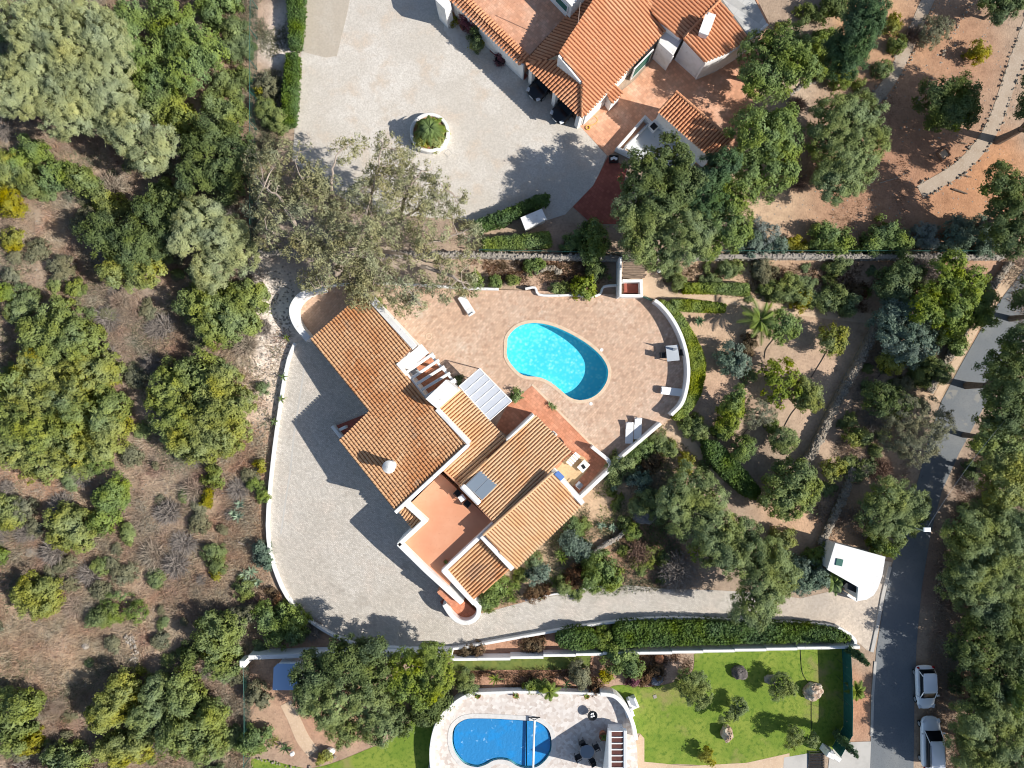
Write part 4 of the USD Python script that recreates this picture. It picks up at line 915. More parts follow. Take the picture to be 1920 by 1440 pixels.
rl = thing('cover_roller', 'white roller tube across the covered pool on dark end frames', 'pool roller', W(1003, 1400))
a, b = W(1002, 1350, .85), W(999, 1452, .85)
part(rl, 'tube', MB().tube([a, b], .10, 10), WHITE2, smooth=40)
for q in (a, b): part(rl, 'stand', MB().tube([q + [-.45, 0, -.48], q, q + [.45, 0, -.48]], .04, 5).tube([q + [-.55, 0, -.46], q + [.55, 0, -.46]], .04, 5), DARKMETAL)
wallthing('garden_wall', 'white wall round the left end of the lower pool terrace', '882,1302 862,1312 842,1328 825,1348 813,1376 808,1415 812,1460 818,1500', 1.25, .34, n=4)
wallthing('garden_wall', 'white wall along the upper side of the lower pool terrace', '884,1301 960,1298 1050,1299 1125,1302', .8, .24, n=2)
wallthing('garden_wall', 'curved white wall at the upper right of the lower pool terrace', '1126,1302 1150,1305 1166,1318 1178,1336 1188,1362 1193,1388', 1.3, .36, n=3)
ph = thing('pool_house', 'white pool house with a roof of red brown panels between white bars', 'pool house', W(1160, 1420))
PH = Plane((1147, 1372, 1.75), (1168, 1372, 1.75), (1147, 1470, 4.3))
wall_under(ph, PH, '1141,1368 1173,1368 1173,1500 1141,1500', .12, .1)
for i in range(10):
    y = 1372 + i * 11.4; q = np.array(PH.pts(f'1147,{y} 1168,{y} 1168,{y + 9.8} 1147,{y + 9.8}'))
    part(ph, 'roof_panel', (np.vstack([q, q - [0, 0, .06]]), np.array([[2, 1, 0], [3, 2, 0], [4, 5, 6], [4, 6, 7], [0, 1, 5], [0, 5, 4], [2, 3, 7], [2, 7, 6]])[:, ::-1] * 1), BROWNPANEL)
    part(ph, 'roof_bar', MB().strip([PH.at(1146, y - .9) + [0, 0, .05], PH.at(1169, y - .9) + [0, 0, .05]], .09, 1.6, bev=.01), WHITE2)
part(ph, 'fascia', MB().strip([PH.at(1143, 1369) + [0, 0, .1], PH.at(1143, 1500) + [0, 0, .1]], .3, 1.3), WHITE2); part(ph, 'fascia', MB().strip([PH.at(1172, 1369) + [0, 0, .1], PH.at(1172, 1500) + [0, 0, .1]], .3, 1.3), WHITE2)
bt = thing('pump_housing', 'two white slatted pump boxes on the lawn behind the curved pool wall', 'pump box', W(1183, 1326))
part(bt, 'box', MB().box(W(1186, 1317, .35), (.85, 1.0, .7), .4, .05), WHITE2)
part(bt, 'box', MB().box(W(1179, 1333, .45), (.75, .8, .9), .3, .05), WHITE2)
for i in range(6): c = W(1181 + i * 2.0, 1313.5 + i * .9, .71); part(bt, 'slat', MB().box((c[0], c[1], .715), (.05, .85, .02), .4), GREYTOP)
part(bt, 'vent', MB().box(W(1180, 1334, .91), (.3, .5, .02), .3), GREYMETAL)
gp = thing('gate', 'dark barred sliding gate between white piers at the lower lawn entrance', 'gate', W(1525, 1425))
for i in range(14): c = W(1515 + (i % 7) * 4.4, 1413 if i < 7 else 1436, .1); part(gp, 'grid_bar', MB().box((*W(1530, 1408 + i * 3.0)[:2], .09), (1.4, .05, .06), 0), DARKMETAL)
for i in range(2): part(gp, 'side_bar', MB().box((*W(1516 + 28 * i, 1428)[:2], .1), (.06, 2.1, .08), 0), DARKMETAL)
pi = thing('gate_pier', 'white stepped gate pier with mailbox at the end of the green screen fence', 'pier', W(1558, 1412))
part(pi, 'pier', MB().box(W(1552, 1409, .7), (.75, .6, 1.4), -.5, .05), WHITE); part(pi, 'low_wall', MB().box(W(1566, 1418, .45), (.7, .4, .9), -.6, .04), WHITE); part(pi, 'mailbox', MB().box(W(1559, 1409, 1.52), (.3, .24, .24), -.5, .02), GREYMETAL)
# ---------------------------------------------------------------- plants
LM = {
 'pine': leafmat('pine_needles', (0.191, 0.229, 0.100), (0.465, 0.509, 0.244), (0.750, 0.750, 0.443), .25),
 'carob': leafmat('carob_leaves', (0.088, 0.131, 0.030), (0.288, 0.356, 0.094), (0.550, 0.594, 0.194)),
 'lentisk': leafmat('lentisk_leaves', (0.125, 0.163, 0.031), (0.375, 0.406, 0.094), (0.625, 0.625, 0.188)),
 'green': leafmat('fresh_green_leaves', (0.081, 0.138, 0.031), (0.250, 0.344, 0.085), (0.438, 0.537, 0.163)),
 'bright': leafmat('bright_green_leaves', (0.095, 0.149, 0.016), (0.285, 0.367, 0.033), (0.525, 0.555, 0.060), .3),
 'yellow': leafmat('yellow_green_leaves', (0.146, 0.158, 0.015), (0.405, 0.392, 0.030), (0.634, 0.567, 0.068), .3),
 'olive': leafmat('olive_leaves', (0.100, 0.144, 0.045), (0.294, 0.369, 0.131), (0.562, 0.625, 0.288)),
 'dark': leafmat('dark_evergreen_leaves', (0.059, 0.096, 0.030), (0.170, 0.229, 0.074), (0.339, 0.406, 0.155)),
 'blue': leafmat('blue_green_leaves', (0.090, 0.140, 0.100), (0.221, 0.300, 0.216), (0.443, 0.519, 0.399)),
 'gum': leafmat('gum_leaves', (0.17, 0.18, 0.085), (0.4, 0.4, 0.21), (0.62, 0.59, 0.35), .2),
 'cypress': leafmat('cypress_sprays', (0.035, 0.080, 0.033), (0.110, 0.195, 0.075), (0.221, 0.320, 0.133)),
 'hedge': leafmat('hedge_leaves', (0.106, 0.163, 0.019), (0.300, 0.375, 0.044), (0.488, 0.550, 0.094)),
'flower': ('flower', .2, .5, .3, .9, .8), 'hedge2': leafmat('glossy_hedge_leaves', (0.044, 0.091, 0.018), (0.117, 0.199, 0.039), (0.221, 0.302, 0.074)),
 'silver': leafmat('silver_leaves', (0.139, 0.168, 0.149), (0.297, 0.341, 0.308), (0.462, 0.506, 0.473), .1),
 'sage': leafmat('grey_sage_leaves', (0.14, 0.145, 0.08), (0.28, 0.28, 0.165), (0.42, 0.405, 0.255)),
 'agave': leafmat('agave_blades', (0.152, 0.222, 0.140), (0.325, 0.429, 0.273), (0.546, 0.611, 0.416), .1),
 'palm': leafmat('palm_fronds', (0.074, 0.126, 0.021), (0.215, 0.297, 0.050), (0.413, 0.479, 0.116)),
 'straw': leafmat('straw_stems', (0.345, 0.253, 0.167), (0.598, 0.460, 0.305), (0.805, 0.655, 0.460), .1, .25),
 'brush': leafmat('dry_brush_stems', (0.24, 0.18, 0.13), (0.46, 0.365, 0.275), (0.66, 0.55, 0.43), .05, .25),
 'rust': leafmat('rusty_leaves', (0.099, 0.059, 0.030), (0.220, 0.143, 0.066), (0.330, 0.220, 0.099)),
 'flower': leafmat('dark_pink_flowers', (0.099, 0.040, 0.050), (0.220, 0.077, 0.099), (0.352, 0.132, 0.165)),
}
def nrm(a): return a / (np.linalg.norm(a, axis=-1, keepdims=True) + 1e-9)
def leaves(c, n, size, aspect, rg, along=None):
    """pointed leaves at centres c facing n"""
    k = len(c); t = rg.normal(size=(k, 3)) if along is None else along + rg.normal(size=(k, 3)) * .35
    t = nrm(t - n * (t * n).sum(1, keepdims=True)); b = np.cross(n, t)
    L_ = (size * rg.uniform(.65, 1.3, k))[:, None] / 2; w_ = L_ * aspect
    v = np.stack([c - t * L_ * .8 + b * w_ * 1.25, c - t * L_ * .8 - b * w_ * 1.25, c + t * L_ * 1.2], 1).reshape(-1, 3)
    return v, np.arange(3 * k)[:, None].reshape(-1, 3)
def sphere_dirs(n, rg):
    d = rg.normal(size=(n, 3)); return nrm(d)
def foliage(lobes, leaf, aspect, clump, cover, rg, lower=-.35, hang=0.0, fuzz=.48, core=1.0, jit=(.80, 1.08)):
    """lobes (x, y, z, rx, ry, rz): leaf clumps over the lobes' outer shell, leaves over the clumps"""
    lobes = np.array(lobes, float); C, Nn, R = [], [], []
    for i, (x, y, z, rx, ry, rz) in enumerate(lobes):
        area = 2 * math.pi * ((rx * ry) + (rx * rz) + (ry * rz)) / 3 * 1.35
        n = max(5, int(area / (math.pi * clump * clump) * 1.25))
        d = sphere_dirs(int(n * 1.8) + 6, rg); d = d[d[:, 2] > lower][:n]
        rad = rg.uniform(*jit, len(d))[:, None] * (1 + (.12 if jit[0] < .9 else 0) * np.sin(d[:, :1] * 5 + i) * np.cos(d[:, 1:2] * 4 + 2 * i))
        p = np.array([x, y, z]) + d * rad * [rx, ry, rz]
        ok = np.ones(len(p), bool)
        for j, (a, b, c, ra, rb, rc) in enumerate(lobes):
            if j != i: ok &= (((p - [a, b, c]) / [ra, rb, rc]) ** 2).sum(1) > .62
        p = p[ok]; d = d[ok]; C.append(p); Nn.append(nrm(d / [rx, ry, rz])); R.append(clump * rg.uniform(.6, 1.25, len(p)))
    C, Nn, R = np.vstack(C), np.vstack(Nn), np.concatenate(R)
    la = leaf * leaf * aspect / 2
    m = np.maximum(4, (cover * DENS * R * R / la).astype(int)); idx = np.repeat(np.arange(len(C)), m)
    d = nrm(rg.normal(size=(len(idx), 3)) + Nn[idx] * .75)
    p = C[idx] + d * (R[idx] * rg.uniform(.12, 1.28, len(idx)) ** .75 * (1 + .5 * (rg.uniform(0, 1, len(idx)) < .05)))[:, None] * [1, 1, .8]
    nn = nrm(d * .6 + Nn[idx] * .6 + [0, 0, .25] + rg.normal(size=d.shape) * fuzz)
    al = None
    if hang: p[:, 2] -= hang * rg.uniform(0, 1, len(p)); al = np.tile([0, 0, -1.0], (len(p), 1))
    v, f = leaves(p, nn, leaf, aspect, rg, al)
    if core > 0:   # inner leaves that close the crown
        P2, N2 = [], []
        for (x, y, z, rx, ry, rz) in lobes:
            area = 2 * math.pi * ((rx * ry) + (rx * rz) + (ry * rz)) / 3
            n = int(core * area / (.5 * (leaf * 1.9) ** 2 * .7) * 1.3) + 4; d = sphere_dirs(n, rg); d = d[d[:, 2] > -.6]
            P2.append(np.array([x, y, z]) + d * rg.uniform(.45, .74, (len(d), 1)) * [rx, ry, rz]); N2.append(nrm(d + rg.normal(size=d.shape) * .35))
        v2, f2 = leaves(np.vstack(P2), np.vstack(N2), leaf * 1.9, .7, rg)
        f = np.vstack([f, f2 + len(v)]); v = np.vstack([v, v2])
    v[:, 2] = np.maximum(v[:, 2], lobes[:, 2].min() - lobes[:, 5].max() - .6)
    return v, f

# kind: (material, leaf, aspect, clump, cover, crown depth)
KINDS = {
 'pine': ('pine', .36, .2, .40, 1.2, .75), 'carob': ('carob', .27, .62, .50, 1.15, .8), 'lentisk': ('lentisk', .25, .6, .42, 1.15, .8), 'green': ('green', .27, .6, .5, 1.1, .8),
 'bright': ('bright', .30, .6, .42, .9, .8), 'yellow': ('yellow', .24, .6, .38, 1.0, .8), 'olive': ('olive', .27, .36, .46, 1.15, .8), 'dark': ('dark', .29, .5, .55, 1.15, .85),
 'blue': ('blue', .26, .5, .40, 1.1, .8), 'cypress': ('cypress', .30, .3, .40, 1.3, .9), 'sage': ('sage', .2, .4, .3, 1.0, .8), 'silver': ('silver', .24, .3, .3, 1.0, .8), 'rust': ('rust', .2, .5, .3, .9, .8),
'flower': ('flower', .2, .5, .3, .9, .8), 'hedge2': ('hedge2', .2, .6, .3, 1.2, .8), 'hedge': ('hedge', .17, .6, .3, 1.2, .8), 'fine': ('green', .18, .5, .30, 1.1, .8), 'finecarob': ('carob', .18, .6, .30, 1.1, .8), 'fineolive': ('olive', .2, .35, .32, 1.0, .8)}
TRI = [0]
DENS = 5.0
def plant(kind, h, lobes, label, name=None, cat=None, group=None, bush=None, lean=(0, 0), seed=None, base=None, trunk_m=None, cover=1.0, clear=.0):
    mk, leaf, asp, clump, cov, zf = KINDS[kind]
    leaf *= .64; clump *= .84; core = 1.0 if cover > .75 else .1
    L_ = []
    for t in lobes.split():
        a = [float(q) for q in t.split(',')]; L_.append((a[0], a[1], a[2], a[3] if len(a) > 3 else None))
    sd = seed if seed is not None else int(abs(sum(a[0] * 7 + a[1] * 13 for a in L_))) % 99991
    rg = np.random.default_rng(sd)
    if bush is None: bush = h < 3.2
    out = []
    for x, y, r, f in L_:
        top = h * (f if f else rg.uniform(.82, 1.0)); rm = r * .05 * (CAM_H - top * .6) / CAM_H * .93
        if bush: rz = top * .62; cz = top - rz
        else: rz = min(rm * zf, (top - clear) * .48); cz = top - rz
        p = W(x, y, cz + rz * .35); out.append((p[0], p[1], cz, rm, rm, rz))
    out = np.array(out)
    b = W(*base) [:2] if base else (out[:, :2] * (out[:, 3:4] ** 2)).sum(0) / (out[:, 3] ** 2).sum()
    gz_ = float(ground_z(b)[0])
    out[:, 2] += gz_
    name = name or ('bush' if bush else 'tree'); cat = cat or ('bush' if bush else 'tree')
    t = thing(name, label, cat, (b[0], b[1], gz_), group)
    if leaf > .17 and max(l[2] for l in L_) < 20: leaf, clump = leaf * .72, clump * .7
    v, f = foliage(out, leaf, asp, clump, cov * cover, rg, lower=-.5 if bush else -.3, core=core, jit=(.96, 1.0) if name and 'ball' in name else (.80, 1.08))
    TRI[0] += len(f)
    tr = MB(); main = max(out, key=lambda o: o[3]); fork = np.array([b[0] + lean[0] * .4, b[1] + lean[1] * .4, gz_ + max(.15, (h * .32 if not bush else h * .15))]); r0 = .035 * h + .02 if not bush else .03 * h
    tr.tube([(b[0], b[1], gz_ - .1), ((b[0] + fork[0]) / 2 + .05, (b[1] + fork[1]) / 2, (gz_ + fork[2]) / 2), fork], [r0 * 1.25, r0, r0 * .85], 7)
    for o in out:
        e = np.array(o[:3]) + [0, 0, o[5] * .2]; mid = (fork + e) / 2 + rg.normal(size=3) * .1 + [0, 0, .1]
        tr.tube([fork - [0, 0, .05], mid, e], [r0 * .6, r0 * .42, r0 * .2], 5, cap=False)
    part(t, 'trunk' if not bush else 'stem', tr, trunk_m or BARK)
    part(t, 'crown' if not bush else 'foliage', (v, f), LM[mk])
    return t

def hedge(label, s, h, kind='hedge', z0=0.0, leaf=None, name='hedge', group=None, seed=1, rough=.06, gaps=0.0):
    mk, lf, asp, *_ = KINDS[kind]; lf = leaf or lf; rg = np.random.default_rng(seed)
    P = s if isinstance(s, Polygon) else Polygon(XY(s, h)).buffer(0)
    P = P.buffer(-.12).buffer(.12)
    x0, y0, x1, y1 = P.bounds; la = lf * lf * asp / 2
    n = int((x1 - x0) * (y1 - y0) / la * 3.6); q = np.c_[rg.uniform(x0, x1, n), rg.uniform(y0, y1, n)]; q = q[inside(P, q)]
    d = np.array([P.exterior.distance(Point(*k)) for k in q[:1]]) if False else None
    bump_ = (meshkit.noise(np.c_[q * 1.6, np.zeros(len(q))], seed) - .5) * .25
    edge = np.array(P.exterior.segmentize(.12).coords)[:, :2]
    from scipy.spatial import cKDTree
    de = cKDTree(edge).query(q)[0]
    zt = h - rg.uniform(0, .2, len(q)) ** 1.5 + bump_ - np.clip(.22 - de, 0, .22) ** 2 * 4 + rg.uniform(-rough, rough, len(q)) * 1.3
    cs = [np.c_[q, zt]]; ns = [nrm(np.c_[np.zeros((len(q), 2)), np.ones(len(q))] + rg.normal(size=(len(q), 3)) * .55)]
    Ln = P.exterior.length; n2 = int(Ln * h / la * 1.8); ss = rg.uniform(0, Ln, n2)
    pe = np.array([P.exterior.interpolate(a).coords[0] for a in ss]); pi_ = np.array([P.buffer(-.1).exterior.project(Point(*k)) for k in pe[:1]]) if False else None
    tg = np.array([P.exterior.interpolate((a + .05) % Ln).coords[0] for a in ss]) - pe; nn2 = nrm(np.c_[tg[:, 1], -tg[:, 0]])
    sign = 1 if P.exterior.is_ccw else -1
    nn3 = np.c_[nn2 * sign, np.zeros(n2)]
    cs.append(np.c_[pe, z0 + rg.uniform(.02, 1, n2) * (h - z0 - .05)] + nn3 * rg.uniform(-rough * 2, rough, n2)[:, None]); ns.append(nrm(nn3 + rg.normal(size=(n2, 3)) * .55 + [0, 0, .3]))
    v, f = leaves(np.vstack(cs), np.vstack(ns), lf, asp, rg); TRI[0] += len(f)
    c = np.array(P.centroid.coords[0]); t = thing(name, label, 'hedge', (c[0], c[1], z0), group)
    part(t, 'branches', MB().prism(P.buffer(-.2), h - .3, z0 - .05), BARK)
    part(t, 'foliage', (v, f), LM[mk])
    return t

def rosette(cx, cy, z, n, length, width, rise, rg, droop=.5, taper=1.0):
    """n arching blades from one point"""
    m = MB()
    for k in range(n):
        a = 2 * math.pi * k / n * 1.618 * 2 + rg.uniform(-.2, .2); e = rg.uniform(*rise); ln = length * rg.uniform(.75, 1.1)
        d = np.array([math.cos(a), math.sin(a)]); s = np.array([-d[1], d[0]]); pts = []
        for t in np.linspace(0, 1, 5):
            r_ = ln * t * math.cos(e); zz = ln * t * math.sin(e) - droop * ln * t ** 2.2; pts.append((*(d * r_), zz))
        pts = np.array(pts); w_ = width * np.array([.6, 1, .9, .6, .03]); side = np.array([s[0], s[1], 0])
        v = np.vstack([pts - side * w_[:, None] / 2 + [0, 0, .1 * width], pts, pts + side * w_[:, None] / 2 + [0, 0, .1 * width]]) + [cx, cy, z]
        j = np.arange(4); m.add(v, np.vstack([np.stack([j, j + 1, j + 6, j + 5], 1), np.stack([j + 5, j + 6, j + 11, j + 10], 1)]))
    return m

def agave(label, spots, mk='agave', n=22, length=.65, width=.11, rise=(.2, 1.2), name='agave', cat='agave', h=.15, droop=.3, group=None):
    rg = np.random.default_rng(int(sum(s[0] for s in spots)))
    x0 = W(*spots[0]); t = thing(name, label, cat, (x0[0], x0[1], float(ground_z(x0[:2])[0])), group)
    for x, y in spots:
        c = W(x, y, h); g0 = float(ground_z(c[:2])[0])
        st_ = part(t, 'stem', MB().tube([(c[0], c[1], g0 - .05), (c[0] + .02, c[1], g0 + h)], [.09, .07], 6), BARK)
        part(t, 'rosette', rosette(c[0], c[1], g0 + h, n, length * rg.uniform(.85, 1.15), width, rise, rg, droop), LM[mk])
    return t

def palm(label, px, py, h, n, ln, name='palm', mk='palm', width=.5, rise=(.05, 1.15), droop=.55, leaflets=14, trunk_r=.16, lean=(0, 0), cat='palm', wl_=.05):
    rg = np.random.default_rng(int(px * 3 + py)); c = W(px, py, h); t = thing(name, label, cat, (c[0] - lean[0], c[1] - lean[1], 0))
    part(t, 'trunk', MB().tube([(c[0] - lean[0], c[1] - lean[1], -.1), (c[0] - lean[0] * .4, c[1] - lean[1] * .4, h * .55), (c[0], c[1], h)], [trunk_r * 1.2, trunk_r, trunk_r * .9], 9), BARK)
    for k in range(n):
        a = 2.39996 * k + rg.uniform(-.15, .15); e = rise[0] + (rise[1] - rise[0]) * (k / n) ** .8; l_ = ln * rg.uniform(.85, 1.1)
        d = np.array([math.cos(a), math.sin(a), 0]); s = np.array([-d[1], d[0], 0]); m = MB(); ts = np.linspace(0, 1, 9)
        mid = np.array([d * l_ * q * math.cos(e) + [0, 0, l_ * q * math.sin(e) - droop * l_ * q ** 2] for q in ts]) + c
        m.tube(mid, np.linspace(.03, .008, 9), 3, cap=False)
        for q in np.linspace(.15, .99, leaflets):
            p = np.array([np.interp(q, ts, mid[:, i]) for i in range(3)]); wl2 = width * (math.sin(math.pi * min(1, q * .85 + .12)) ** .7)
            for sg in (-1, 1):
                tip = p + s * sg * wl2 + d * wl2 * .55 - [0, 0, wl2 * .35]; b1 = p - d * wl_; b2 = p + d * wl_
                m.add(np.array([b1, b2, tip]), [[0, 1, 2]] if sg > 0 else [[1, 0, 2]])
        part(t, 'frond', m, LM[mk])
    return t

def drybush(label, px, py, r, h, n, m=None, name='dry_shrub', seed=1, group=None, crown=False):
    rg = np.random.default_rng(seed); c = W(px, py, h * .5)[:2]; z0 = float(ground_z(c)[0]); R_ = r * .05 * .97
    t = thing(name, label, 'dry shrub', (c[0], c[1], z0), group); b = MB()
    for k in range(7):
        d = sphere_dirs(1, rg)[0]; d[2] = abs(d[2]); e = np.array([c[0], c[1], z0]) + d * [R_ * .7, R_ * .7, h * .8]
        b.tube([(c[0], c[1], z0 - .05), (np.array([c[0], c[1], z0]) + e) / 2 + rg.normal(size=3) * .1, e], [.05, .035, .015], 4, cap=False)
    part(t, 'branches', b, m or TWIG)
    d = sphere_dirs(n, rg); d[:, 2] = np.abs(d[:, 2]); p0 = np.array([c[0], c[1], z0 + .05]) + d * rg.uniform(.15, .7, (n, 1)) * [R_, R_, h * .9]
    p1 = p0 + nrm(d + rg.normal(size=(n, 3)) * .7) * rg.uniform(.2, .6, (n, 1)) * min(1.0, R_ * .8); p1[:, 2] = np.maximum(p1[:, 2], z0 + .03)
    w_ = rg.uniform(.012, .028, (n, 1)); s = nrm(np.cross(p1 - p0, rg.normal(size=(n, 3)))) * w_
    v = np.stack([p0 - s, p0 + s, p1], 1).reshape(-1, 3); TRI[0] += n
    part(t, 'twigs', (v, np.arange(3 * n).reshape(-1, 3)), m or TWIG)
    return t

G_W = 'wild shrubs on the scrub slope'
# --- wild slope at the left of the picture
plant('pine', 8.0, '60,35,62 125,55,75 60,125,68 150,130,78 115,195,60 25,175,42 190,60,45', 'very large pale green pine filling the upper left corner')
plant('pine', 6.5, '205,185,46 235,240,44 275,285,38 300,265,28', 'pale pine leaning below the huge corner pine toward the dark thicket')
plant('pine', 6.0, '370,415,46 412,440,46 442,475,38 392,505,38 345,455,28', 'pale green pine standing over the bushes left of the white curved wall')
plant('carob', 3.6, '372,570,42 418,585,52 462,555,34 402,618,36 445,600,34', 'dense green bush just left of the white curved terrace wall, below the pine', bush=True)
plant('green', 4.2, '222,60,34 262,105,44 288,150,32 240,30,28', 'mid green tree between the corner pine and the darker tree beside it')
plant('green', 4.4, '322,42,44 362,85,48 342,132,40 305,15,28 395,100,26', 'rounded green tree nearest the top of the green mesh fence')
plant('green', 2.6, '388,8,22 402,28,16 428,5,18', 'small fresh green bush cut by the top edge of the picture near the mesh fence')
plant('carob', 2.4, '322,212,30 348,228,26', 'kidney shaped low bush in the clearing left of the mesh fence')
plant('carob', 2.6, '404,196,24 425,222,28 440,205,18', 'small bush touching the mesh fence beside the courtyard')
plant('dark', 5.4, '385,292,48 432,298,38 418,335,38 362,330,34', 'dark shaded tree behind the eucalyptus, left of the mesh fence', cover=.9)
plant('dark', 3.8, '395,250,30 435,258,26', 'dark bush between two trees under the mesh fence')
plant('green', 2.0, '98,328,26 128,322,18', 'low grey green bush under the shadow of the huge corner pine')
plant('carob', 2.2, '150,340,24 172,352,18', 'low bush right of the clearing below the corner pine')
plant('lentisk', 2.2, '190,372,22 212,388,24', 'two lobed yellowish bush above the dark thicket')
plant('lentisk', 2.6, '5,330,26 10,300,20', 'bush cut by the left edge below the corner pine')
plant('yellow', 2.2, '8,375,26 20,385,16', 'yellow green bush cut by the left edge of the picture')
plant('yellow', 1.6, '19,447,20', 'small lime coloured bush near the left edge of the picture')
plant('dark', 5.0, '188,438,38 248,458,48 300,440,38 332,398,36 278,400,34', 'large dark thicket left of the pine with its lower side in light', name='thicket', cover=.9)
plant('lentisk', 3.8, '240,498,42 272,505,30 215,505,28', 'sunlit green bush at the foot of the dark thicket')
plant('sage', 1.6, '112,500,24', 'pale round bush alone in the brown scrub below the lime bush')
plant('finecarob', 1.3, '140,538,18', 'small green bush beside the pale round bush')
plant('bright', 2.0, '6,548,18', 'fresh green bush clipped by the left edge halfway down')
plant('carob', 3.2, '62,625,32 110,600,40 148,640,42 80,660,34', 'upper bush of the great green clump at the left', bush=True)
plant('lentisk', 3.4, '68,690,36 152,712,50 60,745,54 118,745,44 190,690,32', 'middle bush of the great green clump with a yellow patch', bush=True)
plant('yellow', 3.3, '62,668,24', 'yellow topped bush set into the great green clump', bush=True)
plant('carob', 3.5, '135,785,52 190,765,42 60,805,54 12,790,36 20,720,34', 'lower bush of the great green clump at the left', bush=True)
plant('lentisk', 3.2, '130,838,44 192,830,36 18,840,36 212,800,24', 'fringe bush closing the great green clump at its lower side', bush=True)
plant('lentisk', 2.4, '74,870,42', 'neat round bush standing free under the great green clump')
plant('fine', 1.6, '180,860,27', 'low matt green bush right of the neat round bush')
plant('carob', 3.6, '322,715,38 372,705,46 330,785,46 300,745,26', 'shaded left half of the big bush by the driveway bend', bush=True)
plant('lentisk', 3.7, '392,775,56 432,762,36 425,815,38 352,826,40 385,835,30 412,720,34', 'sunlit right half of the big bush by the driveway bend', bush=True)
plant('lentisk', 2.6, '128,990,42 110,975,26 150,1010,26', 'yellowish rounded bush with a green neighbour in the dry scrub')
plant('green', 2.5, '203,936,30 212,915,20 192,975,24', 'dark green bush behind the yellowish rounded bush')
plant('lentisk', 2.2, '4,960,30 22,975,16', 'yellow green bush cut by the left edge below the round bush')
plant('sage', 1.3, '45,955,22', 'grey bush beside the yellow green one at the left edge')
plant('bright', 1.6, '0,1045,14', 'small vivid bush at the very left edge low down')
plant('lentisk', 2.7, '66,1120,42 50,1110,26 80,1135,26', 'lone globe shaped bush near the lower left edge')
plant('fine', 1.3, '222,1138,32 255,1150,20', 'thin feathery green bush in the straw coloured scrub', cover=.55)
plant('sage', 1.1, '225,1080,18', 'faint grey green bush above the thin feathery one', cover=.6)
plant('carob', 3.2, '398,1185,34 425,1180,26 410,1215,34 412,1248,28', 'tall dense bush left of the end of the long white wall', bush=True)
plant('dark', 2.0, '352,1228,20', 'dark little bush in front of the tall dense one')
plant('carob', 2.8, '18,1345,50 45,1325,24 25,1385,26', 'broad bush at the lower left corner')
plant('yellow', 1.8, '52,1393,20 66,1382,12', 'yellowish bush tucked against the broad corner bush')
plant('lentisk', 3.2, '205,1330,36 232,1292,32 190,1345,24 235,1320,26', 'left bush of the lower thicket in the scrub', bush=True)
plant('olive', 3.4, '282,1330,34 290,1295,26 265,1350,26', 'grey green bush in the middle of the lower thicket', bush=True)
plant('carob', 3.5, '345,1320,36 362,1355,46 385,1395,38 330,1385,36 395,1340,24 340,1280,22', 'large bright right bush of the lower thicket', bush=True)
plant('lentisk', 2.8, '225,1405,32 192,1408,18 260,1400,28', 'lower fringe bush of the lower thicket', bush=True)
plant('carob', 2.6, '110,1432,32 140,1428,24', 'bush cut by the bottom edge at the left')
plant('green', 2.2, '478,1388,26 462,1400,20', 'dark leaved bush pressing through the lower mesh fence')
plant('sage', 1.8, '478,1302,20 492,1312,16', 'pale loose shrub beside the blue roofed shed')
plant('green', 2.2, '498,1158,26 530,1165,30 555,1180,26 520,1190,24', 'shaded low bush under the bend of the drive wall')
plant('sage', 1.6, '440,1160,20 470,1150,16', 'dull shrub left of the bush under the drive wall')
plant('yellow', .9, '489,872,11', 'small bright yellow shrub beside the driveway kerb wall')
plant('fine', 1.0, '478,906,14 492,930,13', 'green shrub along the kerb wall under the yellow one')
plant('carob', 1.0, '400,895,20', 'dark low shrub below the big bush by the driveway')
plant('yellow', .9, '385,940,12 392,928,9', 'yellowish tuft at the old track through the scrub')
plant('fineolive', 1.1, '400,1040,22 408,1062,16', 'olive shrub right of the old track')
plant('yellow', .8, '400,1082,10', 'small yellow tuft under the olive shrub')
plant('blue', 1.2, '498,1050,18 490,1030,14', 'bluish shrub pressed to the kerb wall at its bend')
plant('fineolive', 1.0, '455,1105,22', 'low shrub beneath the agaves')
plant('rust', .7, '517,1122,10 505,1110,8', 'rusty tuft at the corner of the kerb wall')
plant('fineolive', .9, '492,729,11', 'tiny round bush on the pale ground left of the drive')
agave('pair of pale agaves left of the driveway', [(438, 962), (450, 945), (447, 968)], length=.75)
agave('clump of star shaped agaves near the drive bend', [(458, 1077), (472, 1072), (466, 1090), (484, 1092), (453, 1103)], length=.75)
for (x, y), lab in zip(((537, 632), (531, 707), (528, 748), (514, 791)), ('small yucca outside the corner of the curved white wall', 'uppermost young palm on the drive wall', 'middle young palm on the drive wall', 'lowest young palm on the drive wall')):
    agave(lab, [(x, y)], 'palm', 16, .55, .07, (.1, 1.1), 'young_palm', 'palm', .5, .5)
plant('carob', 3.0, '300,172,34 318,190,26 285,195,24', 'bush filling the gap between the two trees and the dark thicket')
plant('fineolive', 2.0, '440,55,24 455,85,22 430,95,20', 'dull brownish green shrub in the clearing at the top of the mesh fence')
plant('fineolive', 1.8, '420,150,22 440,170,18 452,140,16', 'dull shrub below the brownish one at the mesh fence')
plant('carob', 2.4, '232,205,26 250,222,22', 'bush under the right flank of the huge corner pine')
plant('green', 2.2, '60,285,26 35,300,22', 'green bush at the lower rim of the huge corner pine')
plant('olive', 2.0, '40,330,24 55,350,18', 'olive shrub in the clearing near the left edge under the corner pine')
plant('carob', 2.6, '330,385,30 305,360,24', 'bush on the upper left side of the pine near the eucalyptus')
plant('sage', 1.4, '150,420,20 165,405,16', 'pale shrub on the left of the dark thicket')
plant('fineolive', 1.6, '45,560,26 30,585,22', 'grey shrub above the great green clump at the left edge')
